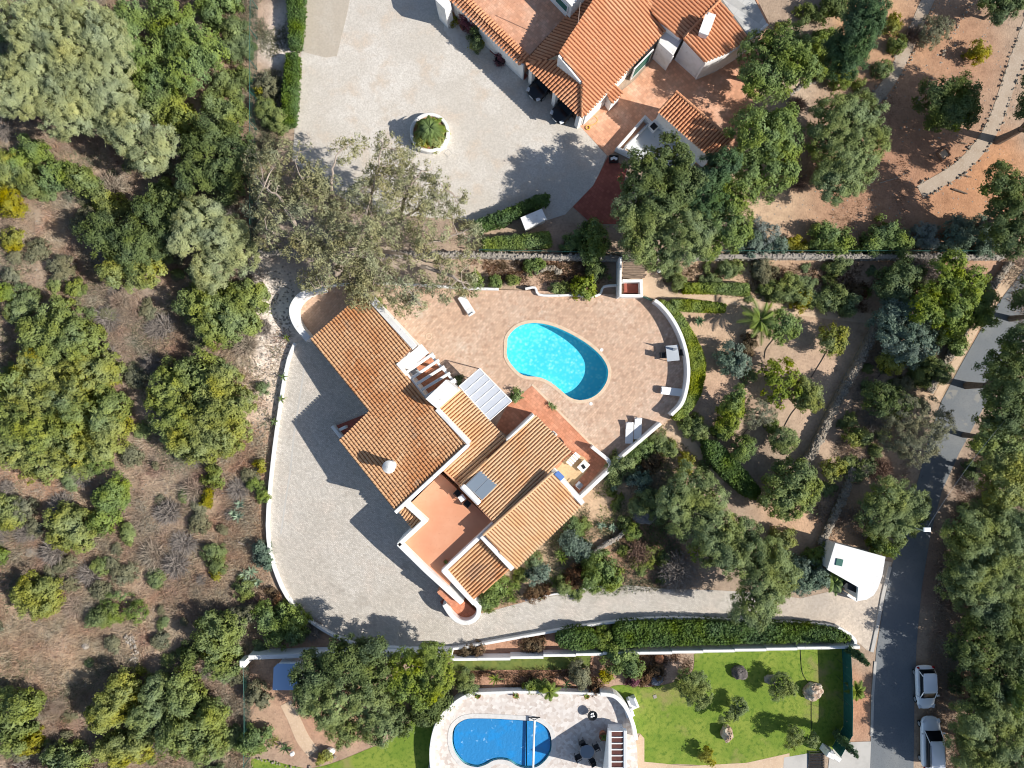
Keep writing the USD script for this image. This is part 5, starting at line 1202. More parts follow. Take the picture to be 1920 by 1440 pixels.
plant('flower', 2.7, '876,36,11 888,47,11 868,28,8', 'dark pink flowering climber at the edge of the upper roof terrace')
plant('dark', 2.4, '893,62,12 897,78,9', 'dark climbing shrub below the pink flowering climber')
plant('yellow', .9, '851,35,8', 'yellow green plant in the white gravel bed near the pillar')
plant('yellow', .8, '897,84,8 890,88,6', 'yellow green plant at the lower end of the white gravel bed')
plant('flower', 1.2, '938,108,9', 'pinkish plant growing from the dark round tub')
# --- strip between the fence and the courtyard
hedge('tall green hedge strip along the upper left edge of the courtyard', '535,-40 568,-40 564,40 559,84 541,86 540,40', 1.3, 'hedge2', leaf=.2, seed=2, rough=.12)
hedge('lower green hedge strip along the left edge of the courtyard', '536,98 557,98 554,170 549,228 530,232 528,180', 1.3, 'hedge2', leaf=.2, seed=3, rough=.12)
plant('sage', 1.6, '503,160,22', 'grey shrub between the mesh fence and the courtyard hedge')
plant('fineolive', 1.8, '500,205,24 520,225,20', 'olive shrub below the grey one by the mesh fence')
plant('yellow', .9, '487,172,8', 'tiny yellow shrub by the mesh fence')
# --- hedges and shrubs below the courtyard
hedge('loose green hedge along the lower edge of the courtyard', '880,418 920,402 960,388 1005,366 1030,362 1028,380 985,394 972,404 940,420 892,434', 1.3, 'hedge2', leaf=.22, seed=4, rough=.16)
hedge('low hedge running just above the stone wall', '905,447 960,441 1030,434 1034,460 960,464 906,467', 1.2, 'fine', leaf=.2, seed=5, rough=.14)
plant('green', 3.0, '1113,430,20 1116,452,24 1112,475,20', 'upright bush leaning over the stone wall near the gateway')
plant('fine', 1.6, '1085,448,18 1068,455,16', 'bush joining the low hedge above the stone wall')
plant('fine', 1.4, '1003,496,19', 'round bush on the bank below the stone wall')
plant('fine', 1.1, '893,527,16', 'left of two clipped shrubs on the wall behind the lounger')
plant('fine', .95, '928,527,13', 'right of two clipped shrubs on the wall behind the lounger')
plant('bright', 1.8, '1095,541,21 1097,530,15', 'round bright green bush spilling over the wavy planter wall')
plant('finecarob', .9, '1042,544,12 1058,540,10', 'low plant in the wavy planter')
plant('finecarob', .8, '963,527,11', 'small dark shrub on the bank left of the wavy planter')
plant('dark', 1.6, '1118,505,17', 'dark bush in the shade of the gateway wall')
agave('spiky yucca beside the white gateway', [(1142, 521)], 'palm', 18, .6, .06, (.1, 1.2), 'yucca', 'yucca', .5, .3)
# --- trees between the two houses
plant('dark', 8.5, '1205,325,40 1250,300,44 1225,370,52 1275,345,40', 'tall dark green tree right beside the white service yard', cover=1.0)
plant('olive', 8.0, '1215,420,44 1262,400,50 1292,445,48 1235,460,44 1200,460,30 1180,400,26', 'dark olive tree hanging over the stone wall by the gateway')
plant('cypress', 8.0, '1335,330,36 1365,300,24 1322,370,40', 'dark feathery conifer behind the tiled annex')
plant('green', 7.5, '1345,385,46 1372,425,40 1332,440,42 1378,375,32', 'soft mid green tree at the right of the dark olive')
plant('green', 6.5, '1420,245,46 1462,262,44 1448,312,50 1405,320,36 1475,225,26', 'rich green tree right of the tiled annex')
plant('green', 6.0, '1432,95,42 1478,92,44 1448,138,46 1498,120,34 1418,145,30', 'green tree overhanging the upper patio corner')
plant('olive', 6.0, '1572,225,48 1612,215,44 1622,265,48 1580,285,50 1548,260,32', 'broad olive coloured tree in the upper right garden')
plant('olive', 4.6, '1575,335,40 1605,320,36 1555,330,26', 'greyer lower tree under the broad olive coloured tree')
plant('cypress', 9.0, '1590,110,34,.62 1605,75,36,.8 1622,40,36,.92 1632,12,32,1.0 1580,85,26,.6', 'tall dark cypress at the top of the picture right of the roofs', name='cypress', clear=-3.0)
plant('green', 2.6, '1545,75,24 1572,92,24 1530,95,20', 'green bushes at the foot of the tall dark cypress')
plant('fine', 1.8, '1540,128,20 1580,140,24', 'leafy shrub on the slope under the tall cypress')
for (x, y, r), lab in zip(((1518, 18, 13), (1508, 38, 8), (1496, 18, 8), (1458, 52, 7), (1474, 45, 6)), ('largest clipped ball shrub beside the grey roof slab', 'second clipped ball left of the largest one by the grey slab', 'third clipped ball at the top edge by the grey slab', 'clipped ball nearest the corner of the grey roof slab', 'smallest clipped ball beside the grey slab corner')):
    plant('finecarob', r * .1, f'{x},{y},{r}', lab, name='ball_shrub', group=None)
plant('dark', 2.0, '1560,10,30 1590,-5,26', 'dark shrub at the top edge left of the cypress')
for (x, y, r), lab in zip(((1614, 158, 10), (1657, 127, 16), (1686, 80, 15)), ('lowest and smallest topiary ball along the garden path', 'middle and largest topiary ball along the garden path', 'topiary ball beside the upper bend of the garden path')):
    plant('finecarob', r * .085 + .2, f'{x},{y},{r}', lab, name='topiary_ball')
plant('yellow', 1.4, '1679,40,14 1676,52,10', 'pale yellow shrub beside the uppermost topiary ball')
drybush('dark leafless shrub lying over the upper garden path', 1715, 62, 24, 1.2, 900, TWIG_RED, seed=31)
plant('sage', 1.8, '1748,55,24 1768,50,20 1745,72,18', 'loose grey green shrub right of the upper garden path', cover=.6)
plant('yellow', 1.9, '1838,97,19', 'single lime yellow bush on the bare red ground')
plant('dark', 4.8, '1765,182,36 1800,178,36 1770,212,32 1808,205,30', 'dense dark tree on the red ground with a lit lower edge')
plant('bright', 4.0, '1798,222,22 1780,212,18', 'lit green bush against the dense dark tree')
plant('dark', 3.6, '1868,-4,24 1895,2,28 1885,20,20', 'dark tree cut by the upper right corner')
plant('dark', 9.0, '1985,160,52 1975,215,52 1998,260,50 1960,190,36', 'tall dark tree at the right edge shading the curved path')
plant('dark', 7.0, '1890,345,38 1905,395,44 1885,430,34 1915,440,38', 'dark leafy tree at the right edge above the road')
drybush('bare brown shrub under the broad olive coloured tree', 1500, 340, 24, 1.3, 800, TWIG_RED, seed=32)
drybush('bare brown shrub on the slope between the upper trees', 1498, 195, 24, 1.3, 800, TWIG_RED, seed=33)
# --- shrubs along the stone wall, right
plant('silver', 2.2, '1440,440,22 1420,425,16', 'grey dead looking shrub over the stone wall', cover=.7)
plant('blue', 2.0, '1412,455,26 1455,462,20', 'dark blue green shrub against the mesh fence')
plant('yellow', 1.2, '1488,452,12 1505,462,11', 'pair of small yellow shrubs at the mesh fence')
plant('green', 2.0, '1545,440,26 1572,455,26', 'rounded green shrub third along the stone wall')
plant('green', 2.2, '1660,438,30 1685,455,26 1630,460,18', 'green shrub before the silver one along the stone wall')
plant('silver', 2.0, '1735,438,22 1742,455,16', 'bright silver shrub at the stone wall')
plant('blue', 2.4, '1795,440,34 1838,442,36 1860,455,22', 'wide blue green shrub at the right end of the stone wall')
# --- garden bank between the stone wall and the sand path
hedge('clipped hedge block on the upper side of the sand path', '1281,531 1340,530 1405,531 1407,553 1350,549 1283,548', 1.0, 'hedge', seed=6)
hedge('clipped hedge block on the lower side of the sand path', '1258,561 1300,562 1362,569 1361,585 1310,583 1268,580', 1.0, 'hedge', seed=7)
plant('fineolive', 1.3, '1262,508,17 1270,530,15', 'olive shrub at the end of the upper clipped hedge')
plant('fineolive', 1.3, '1365,505,17 1385,498,15', 'dull shrub left of the bare spot under the stone wall')
plant('sage', 1.4, '1440,510,22 1425,495,16', 'sage coloured shrub on the bank above the path')
plant('olive', 1.6, '1475,535,26 1498,552,22', 'larger dark shrub on the bank above the path')
plant('yellow', 1.3, '1508,558,15 1498,572,11', 'mustard coloured bush beside the sand path')
plant('finecarob', 1.1, '1435,545,13 1450,555,11', 'yellowish little shrub beyond the end of the upper hedge')
plant('fineolive', 1.2, '1568,500,20 1585,490,15', 'shrub close under the stone wall right of centre')
plant('olive', 1.7, '1570,558,24 1592,570,20 1555,565,18', 'round shrub beside the lower end of the sand path')
plant('rust', 1.1, '1608,545,18', 'rusty dry shrub by the round one')
drybush('dry brown brush under the stone wall above the big lemon tree', 1655, 530, 26, 1.0, 800, TWIG_RED, seed=34)
plant('dark', 3.4, '1672,530,26 1700,515,30 1690,560,28', 'dark shrubby tree left of the bright lemon green tree')
plant('bright', 5.4, '1760,565,38 1805,545,38 1790,590,36 1785,502,30 1738,580,26 1830,520,20', 'big lemon green tree near the road')
drybush('large grey leafless shrub above the big lemon green tree', 1745, 500, 44, 3.4, 3200, TWIG, seed=35)
plant('green', 2.6, '1830,585,24 1850,560,22 1845,600,18', 'green shrub spreading over the road verge')
plant('blue', 4.4, '1680,600,38 1718,595,34 1712,640,44 1672,635,26', 'blue green tree at the top of the terrace wall')
plant('green', 2.0, '1780,628,26 1800,642,20', 'soft green shrub between the blue green tree and the road')
plant('lentisk', 2.8, '1680,678,26 1690,665,18', 'light young tree right of the dry stone wall', bush=False)
plant('fineolive', 1.5, '1745,690,22 1725,710,18 1770,700,18', 'shrub by the road verge below the soft green one')
plant('sage', 1.8, '1690,722,20', 'small shrub below the light young tree')
# --- fruit garden
palm('broad leaved palm in the fruit garden by the sand path', 1425, 600, 2.0, 18, 2.2, width=.40, leaflets=24, droop=.45, wl_=.035)
agave('dark rosette plant near the curved garden hedge', [(1310, 602)], 'cypress', 24, .75, .12, (.1, 1.0), 'cycad', 'cycad', .4, .25)
TR = 'young_fruit_tree'
plant('green', 3.0, '1465,605,24 1480,615,20 1462,625,16', 'fruit tree right beside the palm', name=TR, cat='fruit tree', bush=False)
plant('lentisk', 2.8, '1562,636,26 1575,628,15', 'fruit tree alone by the top of the terrace wall', name=TR, cat='fruit tree', bush=False)
plant('blue', 2.6, '1372,672,28 1388,685,18', 'blue grey shrubby tree beside the curved garden hedge', name=TR, cat='fruit tree', bush=False)
plant('bright', 2.8, '1440,695,20 1470,700,26 1452,725,24 1482,725,22 1462,745,18', 'spreading light green fruit tree in the middle of the fruit garden', name=TR, cat='fruit tree', bush=False, cover=.7)
plant('lentisk', 3.0, '1510,738,30 1520,755,20', 'round fruit tree right of the spreading one', name=TR, cat='fruit tree', bush=False)
plant('dark', 2.0, '1504,722,16', 'dark clipped bush touching the round fruit tree')
plant('sage', 2.4, '1420,768,24 1440,780,18 1412,785,16', 'thin grey fruit tree below the spreading one', name=TR, cat='fruit tree', bush=False, cover=.6)
plant('hedge', 1.4, '1453,802,14', 'dark rounded bush between two fruit trees')
plant('fineolive', 2.2, '1475,826,24 1465,835,16', 'soft fruit tree below the dark rounded bush', name=TR, cat='fruit tree', bush=False)
plant('fine', 2.2, '1398,838,20 1388,850,16', 'fruit tree at the upper end of the glossy hedge', name=TR, cat='fruit tree', bush=False)
plant('carob', 3.8, '1485,910,44 1505,925,34 1462,930,34 1480,945,30 1500,890,28', 'big round leafy tree at the foot of the fruit garden', cover=1.1)
plant('lentisk', 2.4, '1564,880,21', 'small fruit tree right of the big round leafy tree', name=TR, cat='fruit tree', bush=False)
plant('rust', .9, '1405,640,16 1398,660,14', 'dry golden tuft between the palm and the blue grey tree')
plant('fineolive', .9, '1405,705,14', 'low tuft right of the blue grey tree')
hedge('curved clipped hedge outside the terrace wall', Polygon(smooth_line(XY('1239,561 1262,572 1285,598 1305,632 1320,665 1324,698 1316,735 1300,765 1276,787 1262,782 1280,760 1292,730 1297,700 1293,664 1281,626 1262,594 1240,573', 1.1), 3, True)), 1.1, 'hedge', seed=8)
hedge('glossy dark hedge slanting beside the lower footpath', '1320,826 1346,830 1375,856 1403,888 1428,920 1418,938 1398,930 1360,897 1327,860', 1.4, 'hedge2', leaf=.2, seed=9, rough=.12)
def leaning_cypress():
    rg = np.random.default_rng(77); t = thing('leaning_cypress', 'narrow bright cypress leaning over the bare garden ground', 'cypress', W(1346, 822))
    A, B = W(1348, 818, .2), W(1388, 728, 3.0); part(t, 'trunk', MB().tube([W(1340, 832, .0), A, (A + B) / 2], [.09, .08, .04], 6), PALEBARK)
    lob = []
    for k, q in enumerate(np.linspace(.06, .98, 9)):
        p = A + (B - A) * q; r_ = 1.25 * math.sin(math.pi * (q * .78 + .16)); lob.append((p[0], p[1], p[2] + .2, r_ * .75, r_ * .9, r_ * .8))
    part(t, 'crown', foliage(lob, .18, .45, .3, 1.2, rg, -.8), LM['hedge'])
leaning_cypress()
# --- between the villa, the loungers wall and the lane
plant('fine', 1.5, '1208,840,18 1190,855,16', 'bush right under the straight white lounger wall')
plant('fineolive', 1.3, '1235,832,16 1255,845,15', 'shrub beside the start of the lower footpath')
plant('rust', 1.1, '1215,875,18 1232,862,14', 'rusty brown shrub in the bank below the loungers')
plant('yellow', 1.2, '1290,868,17', 'yellowish bush between footpath and the big olive trees')
plant('finecarob', 1.2, '1290,800,17 1305,790,13', 'bush at the lower end of the curved clipped hedge')
plant('fineolive', 1.3, '1312,810,18', 'shrub between the curved hedge and the glossy hedge')
plant('olive', 2.0, '1168,868,22 1150,890,20', 'grey olive shrub outside the rounded patio wall')
agave('pale agaves in the bed outside the patio wall', [(1160, 902), (1150, 915)], length=.6)
plant('blue', 2.2, '1200,900,22', 'bluish shrub on the shady bank below the loungers')
plant('fineolive', 2.2, '1215,938,22 1198,952,18 1238,962,20', 'dark shrub in the shade of the big olive trees')
plant('olive', 5.0, '1298,915,42 1322,935,42 1300,970,48 1268,945,34 1342,982,38', 'large grey green olive tree between villa and fruit garden')
plant('olive', 5.2, '1385,1010,44 1340,1020,42 1415,1040,40 1370,1050,36', 'second large olive tree, below the large grey green one')
plant('olive', 5.6, '1445,1050,40 1462,1085,36 1430,1100,38 1412,1140,36 1445,1125,30', 'olive tree whose branches hang over the entrance lane')
plant('bright', 3.4, '1325,1000,14 1305,1040,13', 'pale lit sprig among the big olive trees', cover=.7)
drybush('large grey leafless bush at the edge of the entrance lane', 1278, 1078, 58, 2.6, 4200, TWIG, seed=36)
drybush('reddish leafless bush beside the large grey one', 1200, 1040, 40, 1.6, 1500, TWIG_RED, seed=37)
plant('blue', 2.6, '1510,1072,28 1535,1085,22 1500,1095,20', 'dark blue green shrub left of the gatehouse')
plant('fine', 1.6, '1525,1050,18 1540,1035,14', 'shrub at the foot of the broken stone wall')
plant('lentisk', 2.0, '1470,1010,20', 'yellowish shrub over the bare ground by the second olive')
palm('small bushy palm at the wall of the gatehouse', 1564, 1092, 1.6, 14, 1.3, width=.3, droop=.5)
plant('fine', 1.6, '1078,990,19', 'upper round green plant along the pale roof')
agave('green yucca clump on the bed below the pale roof', [(1054, 1046), (1050, 1036)], 'palm', 26, .75, .08, (.15, 1.2), 'yucca', 'yucca', .5, .25)
plant('blue', 1.8, '1075,1018,22 1085,1032,20', 'leafy blue green shrub between the two round plants')
agave('agaves beside the short stone bed wall', [(1128, 985), (1148, 988)], 'agave', 22, .6, .1, (.2, 1.2))
plant('fine', 1.3, '1185,995,18', 'small green shrub above the reddish leafless bush')
plant('green', 2.4, '1125,1062,26 1140,1085,24 1115,1085,22', 'large leafy oleander like bush at the lane border', name='bush')
plant('rust', 1.2, '1080,1080,22', 'faded pinkish shrub along the lane border')
plant('fineolive', 1.2, '1055,1100,16', 'dark small shrub beside the faded pinkish one')
plant('blue', 1.5, '1005,1080,17 1018,1072,13', 'blue grey shrub midway along the bed under the villa')
plant('fineolive', 1.2, '1000,1050,15', 'olive tuft near the corner of the pale roof')
plant('green', 2.0, '930,1100,20 918,1120,16', 'dark glossy bush at the foot of the small dark roof')
agave('bright yuccas at the lower villa corner', [(955, 1108), (966, 1098), (960, 1122)], 'palm', 24, .7, .07, (.15, 1.2), 'yucca', 'yucca', .5, .25)
plant('finecarob', .9, '905,1135,12 920,1138,10', 'low plants along the lane beside the curved stair wall')
plant('rust', .9, '1000,1115,16 1020,1108,13', 'dry tufts along the low white bed border')
plant('dark', 1.2, '860,715,8 852,722,6', 'dark bush between the pergola and the glazed canopy')
plant('finecarob', .8, '712,572,9 704,562,7 718,582,6', 'planting in the narrow bed along the large roof')
plant('green', 1.0, '970,738,10 962,746,8', 'potted shrub at the corner of the glazed canopy')
agave('spiky plant at the corner of the red patio', [(1032, 758), (1038, 764)], 'palm', 18, .5, .06, (.1, 1.1), 'yucca', 'yucca', .45, .3)
# --- lower hedges and garden
hedge('long wide hedge between the entrance lane and the lower lawn', Polygon(smooth_line(XY('1158,1172 1200,1168 1280,1166 1360,1168 1440,1171 1520,1175 1575,1184 1596,1196 1590,1203 1500,1205 1400,1207 1300,1210 1200,1213 1162,1213 1152,1195', 1.3), 2, True)), 1.3, 'hedge2', leaf=.22, seed=12, rough=.14)
hedge('rounded block of hedge left of the long wide hedge', Polygon(smooth_line(XY('1050,1188 1085,1180 1112,1184 1120,1202 1112,1216 1075,1219 1050,1212 1044,1200', 1.3), 3, True)), 1.3, 'hedge2', leaf=.2, seed=13, rough=.1)
plant('fine', 1.5, '1132,1195,19', 'loose bush between the two lower hedges')
plant('rust', .9, '870,1222,14 892,1219,14', 'dry shrubs along the white stepped wall at its left end')
plant('rust', .9, '990,1212,14 1012,1208,13', 'dry shrubs left of the rounded hedge block')
plant('dark', 6.0, '592,1262,40 645,1240,42 692,1258,46 585,1300,30 640,1222,24 700,1225,24', 'dark tree over the pale shed')
plant('olive', 5.6, '622,1320,46 682,1325,46 645,1368,34 712,1368,30 575,1315,26', 'olive toned tree at the left of the covered pool')
plant('bright', 5.2, '768,1258,40 758,1285,32 790,1300,30', 'left half of the bright rounded tree by the white wall')
plant('hedge', 5.0, '815,1245,36 820,1280,30 800,1230,22', 'right half of the bright rounded tree by the white wall')
plant('dark', 2.8, '800,1330,30 822,1318,22', 'dark green bush against the lower pool wall')
plant('dark', 2.6, '730,1340,26 750,1360,20', 'bush at the border of the left lawn')
agave('yellow green yucca at the lower left garden', [(512, 1388)], 'yellow', 22, .95, .07, (.1, 1.0), 'yucca', 'yucca', .4, .3)
agave('dark yucca beside the yellow green one', [(535, 1402)], 'cypress', 18, .8, .08, (.1, 1.0), 'yucca', 'yucca', .4, .3)
plant('yellow', .8, '612,1418,10 600,1425,8', 'yellowish plants beside the white rock')
plant('fineolive', 1.4, '870,1278,19 880,1292,13', 'grey shrub outside the lower pool wall')
agave('large fan shaped yucca above the lower pool', [(928, 1272)], 'palm', 30, .95, .07, (.1, 1.2), 'yucca', 'yucca', .9, .3)
plant('fine', .9, '995,1288,13 1012,1286,12', 'bright low bush above the lower pool wall')
palm('small palm hanging over the lower pool wall', 1030, 1296, 1.2, 12, 1.1, width=.28, droop=.6)
agave('wiry spiky plant on the red bed', [(1062, 1282)], 'cypress', 26, .75, .05, (.1, 1.2), 'yucca', 'yucca', .8, .3)
plant('sage', 1.8, '1085,1262,19 1092,1278,14', 'grey thorny shrub at the end of the grass strip')
plant('rust', 1.0, '1115,1288,16', 'rusty shrub at the corner of the lower pool wall')
plant('green', 1.8, '1160,1235,26 1185,1245,22 1145,1228,18', 'leafy green shrub under the stepped wall')
plant('rust', 1.0, '1205,1270,17 1230,1262,14', 'dead brown shrub in the bed by the lawn')
plant('flower', 1.0, '1185,1275,13', 'purplish shrub in the bed by the lawn')
plant('yellow', .9, '1130,1268,9 1145,1270,8', 'yellow leaved plants in the bed by the lawn')
plant('fineolive', 3.2, '1303,1290,30 1312,1305,24 1290,1278,20', 'grey green tree with full crown on the lawn', bush=False, lean=(-.3, 0))
def cloud_tree(label, lobes, base, h, kind='fineolive'):
    return plant(kind, h, lobes, label, name='cloud_pruned_tree', cat='tree', bush=False, base=base, trunk_m=PALEBARK)
cloud_tree('cloud pruned olive with two tufts right of the full crowned tree', '1386,1325,15 1370,1342,14 1360,1350,9', (1370, 1325), 1.8)
cloud_tree('cloud pruned olive near the upper boulder on the lawn', '1470,1285,20 1458,1302,13 1482,1296,11', (1446, 1276), 1.9)
cloud_tree('cloud pruned olive by the lawn entrance gate', '1492,1382,17 1520,1388,13 1485,1398,10', (1484, 1372), 2.2)
plant('yellow', 1.2, '1326,1424,12 1330,1412,8', 'yellow leaved small tree at the lower edge of the lawn', bush=False)
def spire(label, base, tip, h, r=.32):
    rg = np.random.default_rng(int(base[0])); A, B = W(*base, .3), W(*tip, h); A = np.array([B[0], B[1], .3])
    t = thing('slender_cypress', label, 'cypress', (A[0], A[1], 0)); part(t, 'trunk', MB().tube([A - [0, 0, .4], (A + B) / 2], [.07, .03], 6), BARK)
    lob = [(*(A + (B - A) * q)[:2], (A + (B - A) * q)[2], r * math.sin(math.pi * (q * .8 + .18)), r * math.sin(math.pi * (q * .8 + .18)), .5) for q in np.linspace(.03, .95, 9)]
    part(t, 'crown', foliage(lob, .16, .4, .2, 1.3, rg, -.9), LM['cypress'])
spire('slender cypress at the upper end of the green screen fence', (1592, 1217), (1625, 1243), 4.2)
spire('slender cypress at the lower end of the green screen fence', (1578, 1385), (1606, 1416), 4.2)
palm('shrubby palm on the strip between screen fence and road', 1605, 1295, 1.2, 14, 1.2, width=.3, droop=.5)
# --- across the road and beside it
plant('sage', 5.0, '1705,775,44 1745,790,42 1725,825,46 1690,815,34 1768,800,26', 'big hazy grey green tree leaning over the road', bush=False, cover=.5)
drybush('tangled dry bush left of the hazy grey green tree', 1650, 790, 36, 1.6, 2200, TWIG, seed=38)
drybush('brown dry bush above the olive by the gatehouse', 1655, 880, 34, 1.5, 2000, TWIG_RED, seed=39)
plant('lentisk', 2.2, '1605,815,20', 'small green tree below the dry stone wall shade', bush=False)
plant('dark', 4.6, '1655,750,28 1680,758,26', 'dark tree under the hazy grey green one')
plant('olive', 4.4, '1668,940,42 1702,950,42 1648,975,34 1685,990,34 1722,970,22', 'dense olive tree right above the gatehouse roof')
plant('bright', 2.6, '1650,1025,16 1668,1030,13', 'bright bush squeezed between gatehouse and road')
drybush('dry brush on the bank above the broken wall', 1620, 880, 24, 1.0, 900, TWIG, seed=40)
R_ = 'dark tree'
plant('dark', 8.0, '1895,690,42 1905,735,46 1880,770,36 1925,770,44 1930,650,40', 'uppermost tree on the far side of the road', clear=-1)
plant('dark', 6.5, '1965,560,46 1985,600,44 1950,620,34', 'dark tree beyond the right edge shading the road bend', clear=-1)
plant('carob', 6.0, '1868,815,30 1892,825,32 1850,835,22', 'dark leafy tree between the two upper trees across the road', clear=-1)
plant('lentisk', 6.0, '1870,870,40 1900,880,40 1885,915,38 1918,915,32', 'light olive tree second down on the far side of the road', bush=False)
plant('olive', 5.8, '1822,1000,44 1870,980,46 1840,1045,52 1885,1040,50 1915,1000,40', 'largest tree on the far side of the road, spotted light and dark')
plant('olive', 5.0, '1838,1105,56 1885,1110,50 1815,1085,36 1915,1140,38', 'wide crowned tree under the largest one across the road')
plant('dark', 5.0, '1852,1190,46 1900,1200,46 1825,1215,34 1870,1160,30', 'very dark tree above the first parked car')
plant('dark', 4.8, '1858,1270,44 1905,1265,40 1845,1300,34', 'dark tree right of the hatchback')
plant('olive', 5.2, '1850,1345,48 1895,1340,46 1825,1380,40', 'olive grey tree right of the gap between the parked cars')
plant('green', 5.5, '1920,1290,28 1925,1320,24', 'bright green tree at the right edge beside the cars', bush=False)
plant('olive', 5.8, '1846,1425,48 1900,1410,44 1880,1450,44', 'lowest tree across the road at the bottom right corner')
drybush('straw coloured dead brush by the hatchback', 1800, 1285, 30, .9, 1400, mat('straw_twigs', (.42, .31, .19), .95, island=.3), seed=41)
drybush('pale dead brush on the far verge', 1820, 905, 30, 1.0, 1400, TWIG, seed=42)
# --- planter palm
hc = W(806, 250, .6)
plant('lentisk', 1.5, '792,262,15 815,265,16 800,240,13 826,250,12', 'low leafy planting filling the round white planter', bush=True, base=(800, 255))
palm('feathery palm in the round white planter', 806, 240, 2.4, 34, 1.5, width=.3, droop=.75, leaflets=16, trunk_r=.2)
# --- eucalyptus
def eucalyptus():
    rg = np.random.default_rng(5); t = thing('eucalyptus_tree', 'huge open crowned eucalyptus with bare limbs over the courtyard corner', 'tree', W(690, 470))
    base = W(690, 478, 0); fork = W(688, 462, 2.6)
    tr = MB(); tr.tube([base - [0, 0, .1], (base + fork) / 2 + [.1, 0, 0], fork], [.5, .4, .36], 9)
    limbs = [[(688, 462, 2.6), (650, 425, 5), (600, 380, 7), (560, 325, 8.5)], [(688, 462, 2.6), (690, 400, 5.2), (700, 350, 7.5), (715, 280, 9)], [(688, 462, 2.6), (740, 420, 5), (790, 385, 7), (845, 345, 8)],
             [(688, 462, 2.6), (640, 470, 4.6), (570, 455, 6.5), (500, 430, 7.5)], [(688, 462, 2.6), (730, 510, 4.6), (770, 550, 6), (790, 575, 6.4)], [(688, 462, 2.6), (650, 500, 4.6), (620, 530, 5.8), (590, 540, 6.3)],
             [(688, 462, 2.6), (770, 455, 5), (830, 450, 6.5), (875, 430, 7)], [(650, 425, 5), (620, 340, 8), (640, 280, 9)], [(740, 420, 5), (770, 350, 7.6), (790, 320, 8.4)], [(700, 500, 4.2), (700, 545, 5.6), (690, 570, 6)], [(570, 455, 6.5), (530, 380, 8), (495, 350, 8.3)], [(790, 500, 5.4), (850, 520, 6), (880, 545, 6)], [(688, 462, 2.6), (760, 480, 4.6), (820, 495, 5.6)]]
    ends = []
    for lm in limbs:
        P = np.array(smooth_line([W(*q) for q in lm], 5)); P[1:-1] += rg.normal(size=(len(P) - 2, 3)) * .07
        tr.tube(P, np.linspace(.2, .04, len(P)), 6, cap=False); ends += [P[k] for k in range(len(P) // 3, len(P))]
    ends = np.array(ends); cl = []
    region = Polygon([(470, 300), (500, 268), (560, 255), (620, 290), (680, 255), (730, 245), (775, 285), (850, 300), (868, 340), (885, 390), (880, 430), (905, 490), (880, 545), (815, 560), (800, 600), (750, 590), (700, 560), (620, 545), (560, 520), (520, 480), (480, 420), (455, 350)])
    hole = [Polygon([(635, 300), (690, 290), (690, 345), (640, 350)]), Polygon([(765, 400), (850, 395), (850, 425), (770, 430)]), Polygon([(520, 400), (600, 395), (640, 430), (530, 440)]), Polygon([(490, 440), (560, 450), (540, 500), (490, 480)]), Polygon([(800, 470), (880, 455), (880, 490), (800, 500)])]
    k = 0
    while len(cl) < 165 and k < 4000:
        k += 1; x, y = rg.uniform(455, 905), rg.uniform(245, 605)
        if not region.contains(Point(x, y)) or any(h_.contains(Point(x, y)) for h_ in hole): continue
        d0 = math.hypot(x - 680, y - 420) / 200; z = 8.6 - 2.0 * d0 ** 1.5 + rg.uniform(-1.2, .7)
        if y > 480: z -= 1.2
        p = W(x, y, z); j = np.argsort(((ends - p) ** 2).sum(1))[0]
        r_ = rg.uniform(.55, 1.15); cl.append((p[0], p[1], p[2], r_, r_, r_ * .7)); mid = (ends[j] + p) / 2 + [0, 0, .25] + rg.normal(size=3) * .15
        tr.tube([ends[j], mid, p], [.05, .035, .015], 4, cap=False)
        for _ in range(5): tr.tube([p - (p - mid) * rg.uniform(0, .5), p + sphere_dirs(1, rg)[0] * r_ * [.95, .95, .5]], [.018, .006], 3, cap=False)
    part(t, 'trunk', tr, PALEBARK)
    V, F, n_ = [], [], 0
    for c in cl:
        v, f = foliage([c], .27, .24, .34, .36, rg, -.9, hang=.25, fuzz=.7, core=0); V.append(v); F.append(f + n_); n_ += len(v)
    part(t, 'crown', (np.vstack(V), np.vstack(F)), LM['gum']); TRI[0] += sum(len(f) for f in F)
eucalyptus()
